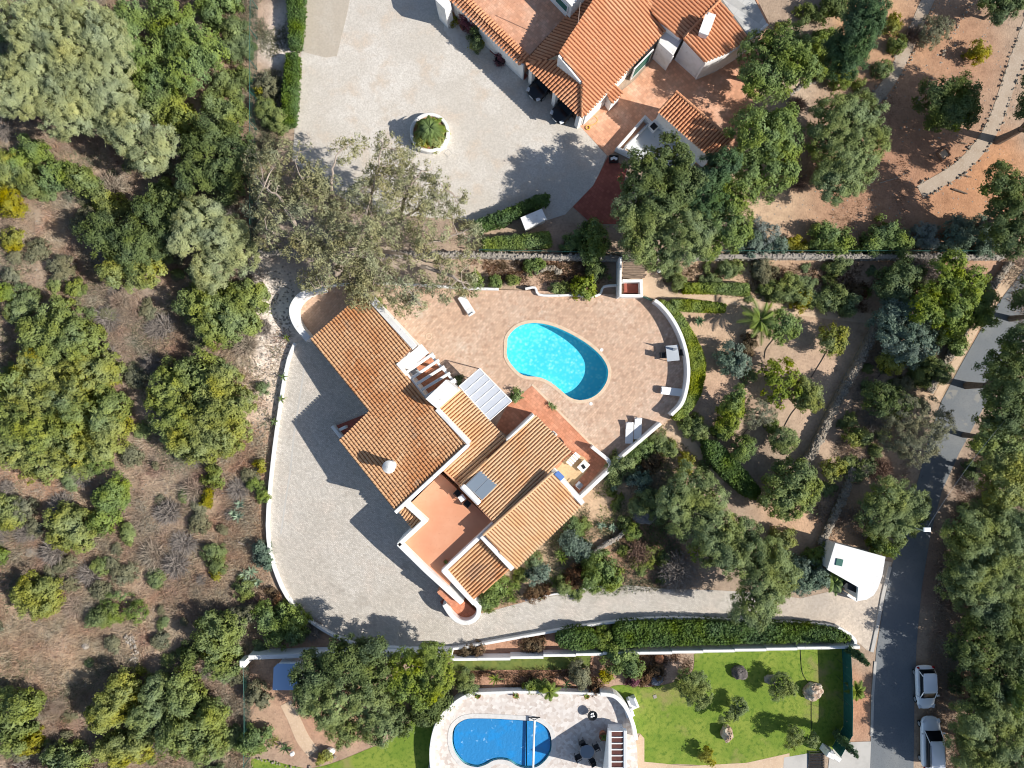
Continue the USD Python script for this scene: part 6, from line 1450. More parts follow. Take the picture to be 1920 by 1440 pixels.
# ---------------------------------------------------------------- garden furniture, cars, rocks
def lounger(name, label, px, py, deg, z, group=None, raised=.5):
    c = W(px, py, z + .35); t = thing(name, label, 'sun lounger', (c[0], c[1], z), group); a = math.radians(deg); u = np.array([math.cos(a), math.sin(a)]); s = np.array([-u[1], u[0]])
    P = lambda x, y, zz: np.array([*(c[:2] + u * x + s * y), z + zz])
    fr_ = MB()
    for y in (-.33, .33): fr_.tube([P(-1.0, y, .32), P(.95, y, .32)], .035, 5)
    for x in (-1.0, .95): fr_.tube([P(x, -.33, .32), P(x, .33, .32)], .035, 5)
    part(t, 'frame', fr_, WHITE2)
    for x in (-.75, .7):
        for y in (-.3, .3): part(t, 'leg', MB().tube([P(x, y, 0.0), P(x, y, .31)], .03, 5), WHITE2)
    q = [P(-1.0, -.31, .36), P(.30, -.31, .36), P(.30, .31, .36), P(-1.0, .31, .36)]
    def slab(q, th=.05): q = np.array(q); return (np.vstack([q, q - [0, 0, th]]), np.array([[0, 1, 2], [0, 2, 3], [4, 6, 5], [4, 7, 6], [0, 4, 1], [1, 4, 5], [1, 5, 2], [2, 5, 6], [2, 6, 3], [3, 6, 7], [3, 7, 0], [0, 7, 4]]))
    part(t, 'seat', slab(q), FABRIC)
    part(t, 'backrest', slab([P(.32, -.31, .37), P(.98, -.31, .37 + raised), P(.98, .31, .37 + raised), P(.32, .31, .37)]), FABRIC)
    part(t, 'headrest', MB().tube([P(.9, -.2, .42 + raised * .9), P(.9, .2, .42 + raised * .9)], .06, 6), FABRIC)
    return t
lounger('sun_lounger', 'white sun lounger by the upper terrace wall under the eucalyptus branches', 875, 573, -58, DZ, raised=.12)
lounger('sun_lounger', 'left of the two white loungers side by side at the straight white wall', 1180, 811, 88, DZ, 'pair of loungers at the straight white wall', .2)
lounger('sun_lounger', 'right of the two white loungers side by side at the straight white wall', 1196, 803, 88, DZ, 'pair of loungers at the straight white wall', .2)
lounger('sun_lounger', 'white sun lounger pushed against the curved terrace wall', 1259, 734, 173, DZ, raised=.12)

def table(name, label, px, py, z, sx, sy, h, rot, top, leg=WHITE2, slats=0, cat='table'):
    c = W(px, py, z + h); t = thing(name, label, cat, (c[0], c[1], z)); a = rot
    R = lambda x, y: (c[0] + x * math.cos(a) - y * math.sin(a), c[1] + x * math.sin(a) + y * math.cos(a))
    if slats:
        for i in range(slats): w_ = sy / slats; part(t, 'slat', MB().box((*R(0, -sy / 2 + w_ * (i + .5)), z + h), (sx, w_ * .78, .04), a), top)
    else: part(t, 'tabletop', MB().box((c[0], c[1], z + h), (sx, sy, .045), a, .012), top)
    for x in (-1, 1):
        for y in (-1, 1): part(t, 'leg', MB().box((*R(x * (sx / 2 - .08), y * (sy / 2 - .08)), z + h / 2 - .02), (.05, .05, h - .04), a), leg)
    return t
def chair(name, label, px, py, z, rot, m, group=None, sl=0):
    c = W(px, py, z + .45); t = thing(name, label, 'chair', (c[0], c[1], z), group); a = rot
    R = lambda x, y: (c[0] + x * math.cos(a) - y * math.sin(a), c[1] + x * math.sin(a) + y * math.cos(a))
    part(t, 'seat', MB().box((*R(0, 0), z + .45), (.5, .5, .05), a, .015), m)
    part(t, 'backrest', MB().box((*R(0, .27), z + .72), (.5, .05, .5), a), m)
    for x in (-1, 1): part(t, 'armrest', MB().box((*R(x * .27, 0), z + .65), (.05, .5, .04), a), m)
    for x in (-1, 1):
        for y in (-1, 1): part(t, 'leg', MB().box((*R(x * .22, y * .22), z + .22), (.045, .045, .43), a), m)
    return t
table('dining_table', 'grey topped table by the curved terrace wall', 1261, 662, DZ, 1.15, 1.45, .74, .1, GREYTOP, DARKMETAL)
chair('garden_chair', 'dark chair between the grey table and the curved wall', 1279, 661, DZ, -1.55, DARKMETAL)
chair('garden_chair', 'dark chair on the pool side of the grey table', 1243, 666, DZ, 1.6, DARKMETAL)
sp_ = thing('folded_parasol', 'pale folded parasol standing at the grey table', 'parasol', W(1266, 655))
c = W(1266, 655, 1.5); part(sp_, 'pole', MB().tube([(c[0], c[1], DZ), (c[0], c[1], 2.3)], .025, 6), GREYMETAL); part(sp_, 'fabric', MB().lathe([(.0, 1.05), (.13, 1.1), (.09, 1.7), (.03, 2.25), (.0, 2.3)], 8, (c[0], c[1], 0)), FABRIC); part(sp_, 'base', MB().lathe([(.0, .42), (.08, .40), (.26, .34), (.28, DZ), (0, DZ)][::-1], 12, (c[0], c[1], 0)), CONC)
table('bench_seat', 'white slatted bench on the patio inlay below the tiled roof', 1075, 861, DZ, .62, 1.35, .45, -.75, WHITE2, slats=5, cat='bench')
table('coffee_table', 'low white table with a dark tray beside the white slatted bench', 1094, 874, DZ, .75, 1.0, .42, -.75, WHITE2)
c = W(1094, 875, .76); single('tray', MB().box((c[0], c[1], .775), (.28, .40, .04), .6, .01), DARKMETAL, 'dark tray lying on the low white patio table', 'tray')
chair('patio_chair', 'dark chair in the shade at the lower corner of the patio', 1086, 909, DZ, 2.4, GREYMETAL)
chair('patio_chair', 'pale chair at the edge of the tiled roof on the red patio', 1037, 815, DZ, -.75, WHITE2)
chair('patio_chair', 'dark chair next to the pale one on the red patio', 1050, 828, DZ, 2.3, DARKMETAL)
c = W(1045, 889, 4.0)
single('towel', MB().strip([W(1043, 886, 4.07), W(1055, 898, 4.05)], .5, 3.99, bev=.01), BLUEF, 'blue towel laid over the white parapet beside the pale roof', 'towel')
# roof terrace furniture
table('small_table', 'small white table in the shade on the orange roof terrace', 866, 934, TZ, .55, .55, .6, .6, WHITE2, DARKMETAL)
chair('terrace_chair', 'dark chair upper of two in the shade on the orange roof terrace', 858, 925, TZ, .8, DARKMETAL)
chair('terrace_chair', 'dark chair lower of two in the shade on the orange roof terrace', 876, 944, TZ, -2.3, DARKMETAL)
def pot(label, px, py, z, r, plantk=None):
    c = W(px, py, z + r); t = thing('plant_pot', label, 'plant pot', (c[0], c[1], z))
    part(t, 'pot', MB().lathe([(0, z), (r * .7, z), (r, z + r * 1.5), (r * .85, z + r * 1.5), (r * .8, z + r * 1.3), (0, z + r * 1.3)], 14, (c[0], c[1], 0)), TERRACOTTA, smooth=40)
    rg = np.random.default_rng(int(px)); part(t, 'plant', rosette(c[0], c[1], z + r * 1.3, 12, r * 1.6, r * .35, (.5, 1.3), rg, .3), LM['green'])
pot('clay pot on the upper rim of the lower pool terrace at its left', 896, 1303, p2z, .3)
pot('clay pot on the upper rim of the lower pool terrace in its middle', 967, 1303, p2z, .3)
pot('clay pot on the upper rim of the lower pool terrace at its right', 1100, 1304, p2z, .28)
pot('dark planted pot at the corner of the pool house', 1131, 1379, p2z, .42)
pot('small pot in the shade on the orange roof terrace', 836, 1053, TZ, .22)
pot('pot at the foot of the upper house terrace wall', 868, 50, .02, .3)
pot('pot beside the pillar of the upper house', 846, 30, .02, .35)
# lower terrace: kettle barbecue, round table
bb = thing('fire_bowl', 'round dark fire bowl with pale ash on the lower pool terrace', 'fire bowl', W(1111, 1342))
c = W(1111, 1342, 1.0); part(bb, 'bowl', MB().lathe([(0, .72), (.25, .75), (.46, 1.0), (.42, 1.0), (.30, .86), (0, .84)], 22, (c[0], c[1], 0)), DARKMETAL, smooth=40)
for k in range(3): a = k * 2.09; part(bb, 'leg', MB().tube([(c[0] + .4 * math.cos(a), c[1] + .4 * math.sin(a), p2z), (c[0] + .3 * math.cos(a), c[1] + .3 * math.sin(a), .8)], .025, 5), DARKMETAL)
for k, (x, y) in enumerate(((.12, -.08), (-.1, .1), (.05, .14), (-.08, -.14))): part(bb, 'ash', MB().box((c[0] + x, c[1] + y, .89), (.18, .13, .08), k, .02), WHITE2)
rt = thing('round_table', 'round dark table in the shade of the pool house', 'table', W(1101, 1410))
c = W(1101, 1410, 1.1); part(rt, 'tabletop', MB().lathe([(0, 1.06), (.62, 1.06), (.65, 1.09), (.62, 1.12), (0, 1.12)], 26, (c[0], c[1], 0)), SOLAR)
part(rt, 'pedestal', MB().lathe([(.35, p2z), (.3, p2z + .05), (.06, p2z + .1), (.06, 1.06)], 12, (c[0], c[1], 0)), DARKMETAL)
for k in range(4):
    a = .5 + k * math.pi / 2; chair('terrace_chair', ['dark chair at the upper right of the round shaded table', 'dark chair at the upper left of the round shaded table', 'dark chair at the lower left of the round shaded table', 'dark chair at the lower right of the round shaded table'][k], 1101 + 19 * math.cos(a), 1410 - 19 * math.sin(a), p2z, a - math.pi / 2, DARKMETAL, 'chairs round the shaded table')
single('stepping_slab', MB().box(W(1228, 1306, .03), (.32, .32, .06), .3), PALESTONE, 'single small white slab lying on the lawn', 'slab')
single('roof_vent', MB().lathe([(0, .3), (.14, .3), (.14, .5), (.22, .52), (.16, .7), (0, .74)], 12, (*W(548, 1413, .5)[:2], 0)), WHITE2, 'white garden light box at the end of the left sand path', 'garden light')

# boulders on the lawn
def boulder(label, px, py, rx, ry, rz, m, seed, z=0.0):
    import trimesh
    s = trimesh.creation.icosphere(3); v = np.array(s.vertices); k = meshkit.fbm(v * 1.6 + seed * 3, 4, seed)[:, None]; v = v * (.62 + .8 * k); v[:, 2] = np.maximum(v[:, 2], -.4)
    v = np.round(v * 5.5) / 5.5 * .35 + v * .65
    c = W(px, py, rz * .5); single('boulder', (v * [rx, ry, rz] + [c[0], c[1], z + rz * .38], np.array(s.faces)), m, label, 'boulder')
boulder('largest pale boulder on the lawn, nearest the green screen', 1525, 1297, .85, .75, .75, REDSTONE, 1)
boulder('upright pointed boulder on the lawn near its lower edge', 1363, 1376, .5, .72, .8, REDSTONE, 2)
boulder('dark domed boulder on the upper part of the lawn', 1387, 1261, .68, .62, .6, mat('dark_boulder', (.11, .095, .09), .9, noise=[(2, .45, .7, (.2, .18, .17), 5)], bump=(7, .06)), 3)
boulder('small grey boulder beside a cloud pruned olive', 1444, 1274, .55, .45, .4, PALESTONE, 4)
boulder('bluish grey rock in the bed beside the lawn', 1232, 1275, .55, .5, .5, mat('blue_grey_rock', (.16, .18, .22), .85, bump=(7, .06)), 5)
boulder('rust coloured rock in the bed below the stepped wall', 1236, 1236, .42, .36, .35, mat('rusty_rock', (.38, .17, .09), .9, bump=(7, .05)), 6)
boulder('white rock beside the left lawn', 620, 1409, .42, .34, .4, WHITE, 7)
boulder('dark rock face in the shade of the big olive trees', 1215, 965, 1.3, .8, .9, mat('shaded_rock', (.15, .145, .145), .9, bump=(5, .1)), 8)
boulder('flat grey rock in the red soil of the wild slope', 62, 1035, .75, .5, .28, STONE, 9)
boulder('pale stone in the straw coloured scrub', 160, 1212, .32, .28, .25, PALESTONE, 10)
boulder('small white stone beside the great green clump', 200, 673, .26, .3, .25, WHITE, 11)
# stones of the little gully in the scrub
gl = thing('stone_pile', 'line of grey stones in a little gully in the lower scrub', 'stones', W(252, 1215)); rubble(gl, 'stones', XY('240,1190 252,1205 256,1225 254,1245'), .7, .25, 60, 50, PALESTONE, (.1, .24))
def frame_pit(label, px, py, sx, sy, rot):
    c = W(px, py); u = np.array([math.cos(rot), math.sin(rot)]); s = np.array([-u[1], u[0]])
    pts = [(*(c[:2] + u * a * sx + s * b * sy), .22) for a, b in ((-.5, -.5), (.5, -.5), (.5, .5), (-.5, .5))]
    t = thing('concrete_box', label, 'concrete box', (c[0], c[1], 0)); part(t, 'rim', MB().strip(pts, .12, -.05, closed=True, bev=.02), SOIL_RED); part(t, 'lid', MB().box((c[0], c[1], .12), (sx - .14, sy - .14, .06), rot), PATH)
frame_pit('square sunken box in the red garden soil', 1768, 290, .85, .8, .6)
def log(name, label, a, b, r, m, cat='log', z=.12):
    single(name, MB().tube([(*W(*a)[:2], z), (*((W(*a) + W(*b)) / 2)[:2], z + .04), (*W(*b)[:2], z)], [r, r * .9, r * .7], 6), m, label, cat)
log('timber_sleeper', 'short dark timber lying above the curved lower path', (1799, 268), (1812, 271), .07, WOOD)
log('timber_sleeper', 'short dark timber left of the sunken box', (1740, 293), (1751, 297), .07, WOOD)
log('timber_sleeper', 'thin dark timber below the curved lower path', (1800, 328), (1820, 333), .07, WOOD)
log('timber_sleeper', 'bent dark branch lying near the right edge of the red ground', (1786, 355), (1812, 364), .09, BARK)
log('timber_sleeper', 'pale broken stick on the red ground', (1648, 344), (1686, 333), .05, PALEBARK)
log('fallen_branch', 'fallen pale branch below the drive wall bend', (472, 1152), (492, 1167), .09, PALEBARK)
log('fallen_branch', 'white fallen branch in the scrub by the drive bend', (448, 1016), (462, 1022), .08, PALEBARK)
log('dead_stem', 'pale dead stem standing out of the bank above the sand path', (1426, 552), (1433, 512), .09, PALEBARK, z=.4)
# dripper hoses of the fruit garden
for k, (s_, lab) in enumerate((('1433,672 1436,655 1450,636', 'thin dark hose from the palm to the fruit tree beside it'), ('1520,708 1538,680 1552,655', 'thin dark hose down from the fruit tree at the terrace wall'), ('1470,800 1482,778 1492,765', 'thin dark hose below the round fruit tree'), ('1632,732 1640,715 1653,698', 'thin dark hose beyond the dry stone wall'), ('1388,822 1400,806 1412,795', 'thin dark hose beside the thin grey fruit tree'))):
    single('garden_hose', MB().tube([(x, y, .035) for x, y in smooth_line(XY(s_), 5)], .025, 5), BLACKRUB, lab, 'hose')
single('garden_hose', MB().tube([(x, y, .05) for x, y in smooth_line(XY('1500,1212 1504,1260 1519,1290 1521,1340 1521,1385'), 5)], .022, 5), BLACKRUB, 'thin dark line running straight down across the lawn', 'hose')
# garden lamp posts along the screen
for k, y in enumerate((1242, 1275, 1310, 1342)):
    c = W(1577, y, .9); t = thing('bollard_light', ['first', 'second', 'third', 'fourth'][k] + ' slim post from the top along the green screen fence', 'post', (c[0], c[1], 0), 'slim posts along the green screen fence')
    part(t, 'post', MB().tube([(c[0], c[1], 0), (c[0], c[1], 1.95)], .016, 5), DARKMETAL); part(t, 'cap', MB().lathe([(0, 2.0), (.03, 1.99), (.035, 1.95), (0, 1.93)][::-1], 8, (c[0], c[1], 0)), DARKMETAL)

# street lamp and its wire
sl = thing('street_lamp', 'grey street lamp reaching over the road by the gatehouse', 'street lamp', W(1684, 984))
b0 = W(1675, 975, 0); H_ = 4.9; tp = np.array([b0[0], b0[1], H_]); tp2 = W(1733, 993, H_ + .2)
part(sl, 'pole', MB().tube([b0 - [0, 0, .2], tp], [.09, .06], 8), GREYMETAL)
part(sl, 'arm', MB().tube([tp - [0, 0, .1], tp + (tp2 - tp) * .5 + [0, 0, .12], tp2], .035, 6), WHITE2)
part(sl, 'lamp_head', MB().box(tp2 + [.25, 0, 0], (.62, .38, .14), 0, .04), WHITE2)
wr = [tp + (W(1930, 735, 7.5) - tp) * q - [0, 0, 1.2 * math.sin(math.pi * q) * .5] for q in np.linspace(0, 1, 14)]
single('overhead_wire', MB().tube(wr, .010, 4), GREYMETAL, 'thin overhead wire running from the street lamp across the trees', 'wire')

# ---------------------------------------------------------------- cars
def car(name, label, px, py, deg, paint, Ln=4.0, Wd=1.74, H=1.48, kind='hatch', group=None):
    c = W(px, py, .8); t = thing(name, label, 'car', (c[0], c[1], .03), group); a = math.radians(deg); ca, sa = math.cos(a), math.sin(a)
    def Q(m):
        v, f = m.get(); v = v.copy(); x = v[:, 0] * ca - v[:, 1] * sa; y = v[:, 0] * sa + v[:, 1] * ca; return (np.c_[x + c[0], y + c[1], v[:, 2] + .03], f)
    hw = Wd / 2
    def loft(st, n=20, ex=2.7):
        """stations (x, half width, z low, z high) -> a rounded body"""
        g = np.linspace(0, 2 * math.pi, n, endpoint=False); rows = []
        for x, w_, z0, z1 in st:
            cy = np.sign(np.cos(g)) * np.abs(np.cos(g)) ** (2 / ex) * w_; cz = np.sign(np.sin(g)) * np.abs(np.sin(g)) ** (2 / ex) * (z1 - z0) / 2 + (z0 + z1) / 2
            rows.append(np.c_[np.full(n, x), cy, cz])
        v = np.vstack(rows); i, j = np.meshgrid(np.arange(len(st) - 1), np.arange(n), indexing='ij')
        q = np.stack([i * n + j, i * n + (j + 1) % n, (i + 1) * n + (j + 1) % n, (i + 1) * n + j], -1).reshape(-1, 4)
        m = MB().add(v, q[:, ::-1]); k = np.arange(1, n - 1)
        m.add(rows[0], np.stack([k * 0, k, k + 1], 1)); m.add(rows[-1], np.stack([k * 0, k + 1, k], 1)); return m
    F, B = Ln / 2, -Ln / 2; suv = kind == 'suv'
    hood = .95 if suv else .86; belt = 1.0 if suv else .92
    body = [(B, hw * .5, .42, .74), (B + .05, hw * .76, .36, belt - .16), (B + .16, hw * .90, .32, belt - .06), (B + .35, hw * .98, .25, belt), (B + .9, hw, .22, belt), (-.1, hw, .22, belt), (F - 1.25, hw * .99, .22, belt - .01), (F - .85, hw * .97, .25, hood), (F - .5, hw * .92, .28, hood - .06), (F - .22, hw * .80, .32, hood - .16), (F - .07, hw * .62, .36, hood - .26), (F, hw * .36, .42, .54)]
    part(t, 'body', Q(loft(body)), paint, smooth=50)
    rb = B + (.12 if suv else .22)
    cab = [(rb, hw * .80, belt - .1, belt + .02), (rb + .28, hw * .82, belt - .1, H - .10), (rb + .65, hw * .83, belt - .1, H - .02), (-.1, hw * .84, belt - .1, H), (F - 1.86, hw * .82, belt - .1, H - .05), (F - 1.55, hw * .82, belt - .1, H - .25), (F - 1.12, hw * .80, belt - .1, belt - .02)]
    part(t, 'windows', Q(loft(cab, 20, 3.4)), CARGLASS, smooth=45)
    rf = [(rb + .20, hw * .62, H - .14, H - .09), (rb + .5, hw * .73, H - .07, H + .012), (-.1, hw * .745, H - .06, H + .025), (F - 1.92, hw * .70, H - .10, H - .02), (F - 1.78, hw * .62, H - .14, H - .075)]
    part(t, 'roof', Q(loft(rf, 16, 3)), paint, smooth=45)
    for s in (-1, 1):
        part(t, 'pillar', Q(MB().tube([(rb + .12, s * hw * .80, belt + .02), (rb + .42, s * hw * .72, H - .06)], .05, 5)), paint)
        part(t, 'pillar', Q(MB().tube([(F - 1.12, s * hw * .82, belt - .02), (F - 1.92, s * hw * .72, H - .05)], .04, 5)), paint)
        part(t, 'mirror', Q(MB().box((F - 1.35, s * (hw + .09), belt + .04), (.14, .2, .13), 0, .03)), paint)
        part(t, 'headlight', Q(MB().box((F - .30, s * hw * .72, hood - .17), (.38, .28, .06), -s * .35, .02)), LAMPGLASS)
        part(t, 'tail_light', Q(MB().box((B + .10, s * hw * .80, belt - .12), (.12, .16, .22), 0, .03)), REDLENS)
        if suv: part(t, 'roof_rail', Q(MB().tube([(rb + .5, s * hw * .72, H + .06), (F - 2.1, s * hw * .70, H + .02)], .025, 5)), DARKMETAL)
        for x in (F - .78, B + .72):
            w_ = part(t, 'wheel', Q(MB().tube([(x, s * (hw - .26), .31), (x, s * (hw - .035), .31)], .31, 16)), BLACKRUB)
            part(w_, 'rim', Q(MB().tube([(x, s * (hw - .08), .31), (x, s * (hw - .028), .31)], .2, 10)), GREYMETAL)
    part(t, 'wiper', Q(MB().tube([(F - 1.1, -.4, belt + .0), (F - 1.2, .35, belt + .03)], .012, 4)), BLACKRUB)
    part(t, 'number_plate', Q(MB().box((F - .01, 0, .5), (.03, .5, .11), 0)), WHITE2)
    return t
car('parked_car', 'white hatchback parked on the verge, the upper of two cars', 1737, 1290, -88, CARW, 4.0, 1.74, 1.46)
car('parked_car', 'silver white estate with roof rails parked behind the hatchback', 1747, 1393, 91, CARS, 4.7, 1.84, 1.7, 'suv')
car('parked_car', 'black car nosing out of the upper car port', 1027, 150, 224, CARD, 4.3, 1.8, 1.45)
car('parked_car', 'black car nosing out of the lower car port', 1071, 193, 224, CARD, 4.3, 1.8, 1.45)
# ---------------------------------------------------------------- dry scrub, litter and grass that nobody could count
def scatter(name, poly, n_tufts, blades, size, spread, mk, label, seed, keepf=None, width=.035, flat=.5, cat='scrub'):
    """tufts of blades, a few kinds of them, each strewn many times"""
    rg = np.random.default_rng(seed); x0, y0, x1, y1 = poly.bounds; q = np.c_[rg.uniform(x0, x1, n_tufts * 6), rg.uniform(y0, y1, n_tufts * 6)]
    q = q[inside(poly, q)]
    if keepf is not None: q = q[rg.uniform(0, 1, len(q)) < keepf(q)]
    q = q[:n_tufts]; n = len(q); pi = UsdGeom.PointInstancer.Define(stage, path_for(name)); K_ = 6; paths = []
    for k_ in range(K_):
        k = blades; a = rg.uniform(0, 2 * np.pi, k); r = np.sqrt(rg.uniform(0, 1, k)) * spread
        p = np.c_[r * np.cos(a), r * np.sin(a)]
        d = nrm(np.c_[np.cos(a) * flat, np.sin(a) * flat, np.full(k, .55)] + rg.normal(size=(k, 3)) * .5); d[:, 2] = np.abs(d[:, 2])
        b = np.c_[p, np.full(k, -.03)]; tip = b + d * (size * rg.uniform(.5, 1.3, k))[:, None]
        s = nrm(np.cross(d, rg.normal(size=(k, 3)))) * (width * rg.uniform(.5, 1.4, (k, 1)))
        v = np.stack([b - s, b + s, tip], 1).reshape(-1, 3); pp_ = f'{pi.GetPath()}/tuft_{k_:03d}'
        usdkit.mesh(stage, pp_, (v, np.arange(3 * k).reshape(-1, 3)), LM[mk]); paths.append(pp_)
    pi.CreatePrototypesRel().SetTargets([Sdf.Path(x) for x in paths])
    pi.CreateProtoIndicesAttr(Vt.IntArray.FromNumpy(rg.integers(0, K_, n).astype(np.int32)))
    pi.CreatePositionsAttr(Vt.Vec3fArray.FromNumpy(np.c_[q, ground_z(q)].astype(np.float32)))
    h_ = rg.uniform(0, math.pi, n); pi.CreateOrientationsAttr(Vt.QuathArray([Gf.Quath(float(math.cos(x)), 0.0, 0.0, float(math.sin(x))) for x in h_]))
    sc = rg.uniform(.5, 1.5, n)[:, None] * np.array([1, 1, 1.0]) * np.c_[np.ones(n), np.ones(n), rg.uniform(.6, 1.2, n)]
    pi.CreateScalesAttr(Vt.Vec3fArray.FromNumpy(sc.astype(np.float32)))
    p_ = pi.GetPrim(); setd(p_, label=label, category=cat, kind='stuff'); return p_
XMIN, XMAX, YMIN, YMAX = -51, 51, -39, 39
FR = sbox(XMIN, YMIN, XMAX, YMAX)
wild = WILD.intersection(FR); bank = BANK.intersection(FR)
nf = lambda sc, lo, hi, sd: (lambda q: sstep(lo, hi, meshkit.fbm(np.c_[q * sc, np.zeros(len(q))], 3, sd)))
pale_ = [W(x, y)[:2] for x, y in ((490, 650), (510, 530), (500, 740), (482, 780), (505, 590), (500, 690))]
notpale = lambda q: np.clip(np.min([np.hypot(*(q - p).T) for p in pale_], axis=0) / 3.0, 0, 1) ** 1.6
scatter('dry_brush', wild, 12500, 40, .40, .6, 'brush', 'grey brown dry brush covering the wild slope', 61, lambda q: np.maximum(.25, nf(.25, .36, .56, 4)(q)) * notpale(q), .022)
scatter('dry_grass', wild, 16000, 30, .38, .45, 'straw', 'straw coloured dry grass over the wild slope', 62, lambda q: np.maximum(.18, nf(.2, .4, .6, 9)(q)) * notpale(q), .02)
scatter('green_scrub', wild, 2200, 40, .36, .5, 'sage', 'low grey green scrub between the bushes of the wild slope', 63, lambda q: nf(.3, .5, .68, 14)(q) * notpale(q), .03)
scatter('leaf_litter', bank, 5000, 24, .35, .5, 'brush', 'brown brush and litter under the trees across the road', 64, None, .03)
roadside = Polygon(XY('1600,600 1700,600 1800,640 1740,740 1700,900 1660,1010 1560,1010 1520,960 1560,860 1590,740 1640,640')).buffer(0)
scatter('dry_grass', roadside, 2600, 12, .35, .3, 'brush', 'dry grass and litter between terrace wall and road', 65, nf(.4, .35, .6, 3), .022)
bank2 = Polygon(XY('1240,500 1640,500 1780,505 1760,560 1640,588 1560,580 1420,560 1300,545 1240,540')).buffer(0)
scatter('dry_grass', bank2, 1800, 12, .3, .3, 'rust', 'dry tufts on the bank between stone wall and sand path', 66, nf(.5, .42, .6, 7), .022)
bed = Polygon(XY('1150,880 1240,800 1350,890 1250,960 1300,1100 985,1122 900,1140 960,1075 1095,950')).buffer(0)
scatter('ground_cover', bed, 1700, 16, .28, .3, 'sage', 'low ground cover in the planting beds below the villa', 67, nf(.5, .4, .6, 8), .03, cat='ground cover')
scatter('ground_cover', bed, 1300, 16, .28, .3, 'green', 'green ground cover in the planting beds below the villa', 68, nf(.45, .46, .62, 18), .03, cat='ground cover')
lowbed = Polygon(XY('850,1258 1105,1254 1130,1222 1260,1222 1300,1240 1290,1262 1215,1286 1140,1286 1120,1298 885,1297 856,1290')).buffer(0)
scatter('ground_cover', lowbed, 1300, 14, .25, .28, 'rust', 'dry and rusty ground cover in the beds above the lower pool', 69, nf(.6, .4, .6, 8), .025, cat='ground cover')
ban3 = Polygon(XY('885,490 1150,492 1150,525 1000,530 890,530')).buffer(0)
scatter('dry_grass', ban3, 900, 14, .3, .3, 'rust', 'dry brown growth on the bank between stone wall and pool terrace', 70, nf(.5, .36, .6, 3), .025)
gumbed = Polygon(XY('484,300 548,300 700,402 870,418 880,470 500,470')).buffer(0)
scatter('leaf_litter', gumbed, 900, 12, .25, .3, 'brush', 'grey litter on the ground under the eucalyptus', 71, None, .025)
fr2 = Polygon(XY('484,-40 535,-40 540,85 535,230 545,300 484,300')).buffer(0)
scatter('green_scrub', fr2, 900, 16, .3, .3, 'sage', 'scrub on the strip between mesh fence and courtyard hedge', 72, nf(.4, .45, .62, 3), .025)
upg = Polygon(XY('1400,300 1480,200 1560,140 1700,180 1700,430 1880,430 1880,470 1400,470')).buffer(0)
scatter('dry_grass', upg, 900, 12, .2, .3, 'rust', 'thin dry litter under the trees of the upper garden', 73, nf(.35, .46, .62, 5), .02)
# loose pale stones on the wild slope
def stones(name, poly, n, size, m, label, seed, keepf=None):
    rg = np.random.default_rng(seed); x0, y0, x1, y1 = poly.bounds; q = np.c_[rg.uniform(x0, x1, n * 5), rg.uniform(y0, y1, n * 5)]; q = q[inside(poly, q)]
    if keepf is not None: q = q[rg.uniform(0, 1, len(q)) < keepf(q)]
    q = q[:n]; z = ground_z(q); b = MB()
    ico = np.array([[0, 0, 1], [.9, 0, .2], [.28, .85, .2], [-.72, .53, .2], [-.72, -.53, .2], [.28, -.85, .2]], float); fc = [[0, 1, 2], [0, 2, 3], [0, 3, 4], [0, 4, 5], [0, 5, 1]]
    for (x, y), zz in zip(q, z):
        s = size * rg.uniform(.4, 1.5); b.add(ico * rg.uniform(.7, 1.3, (6, 1)) * [s, s * rg.uniform(.6, 1), s * .6] + [x, y, zz - s * .15], fc)
    return single(name, b, m, label, 'stones', kind='stuff')
stones('loose_stones', wild, 1600, .09, PALESTONE, 'loose pale stones strewn over the wild slope', 81)
stones('loose_stones', upg.union(Polygon(XY('1700,0 1900,0 1900,430 1700,430'))), 700, .08, PALESTONE, 'small stones on the red ground of the upper garden', 82)
stones('loose_stones', Polygon(XY('485,500 560,500 545,640 520,800 470,840 480,640')), 500, .12, PALESTONE, 'white limestone rubble left of the curved terrace wall', 83)

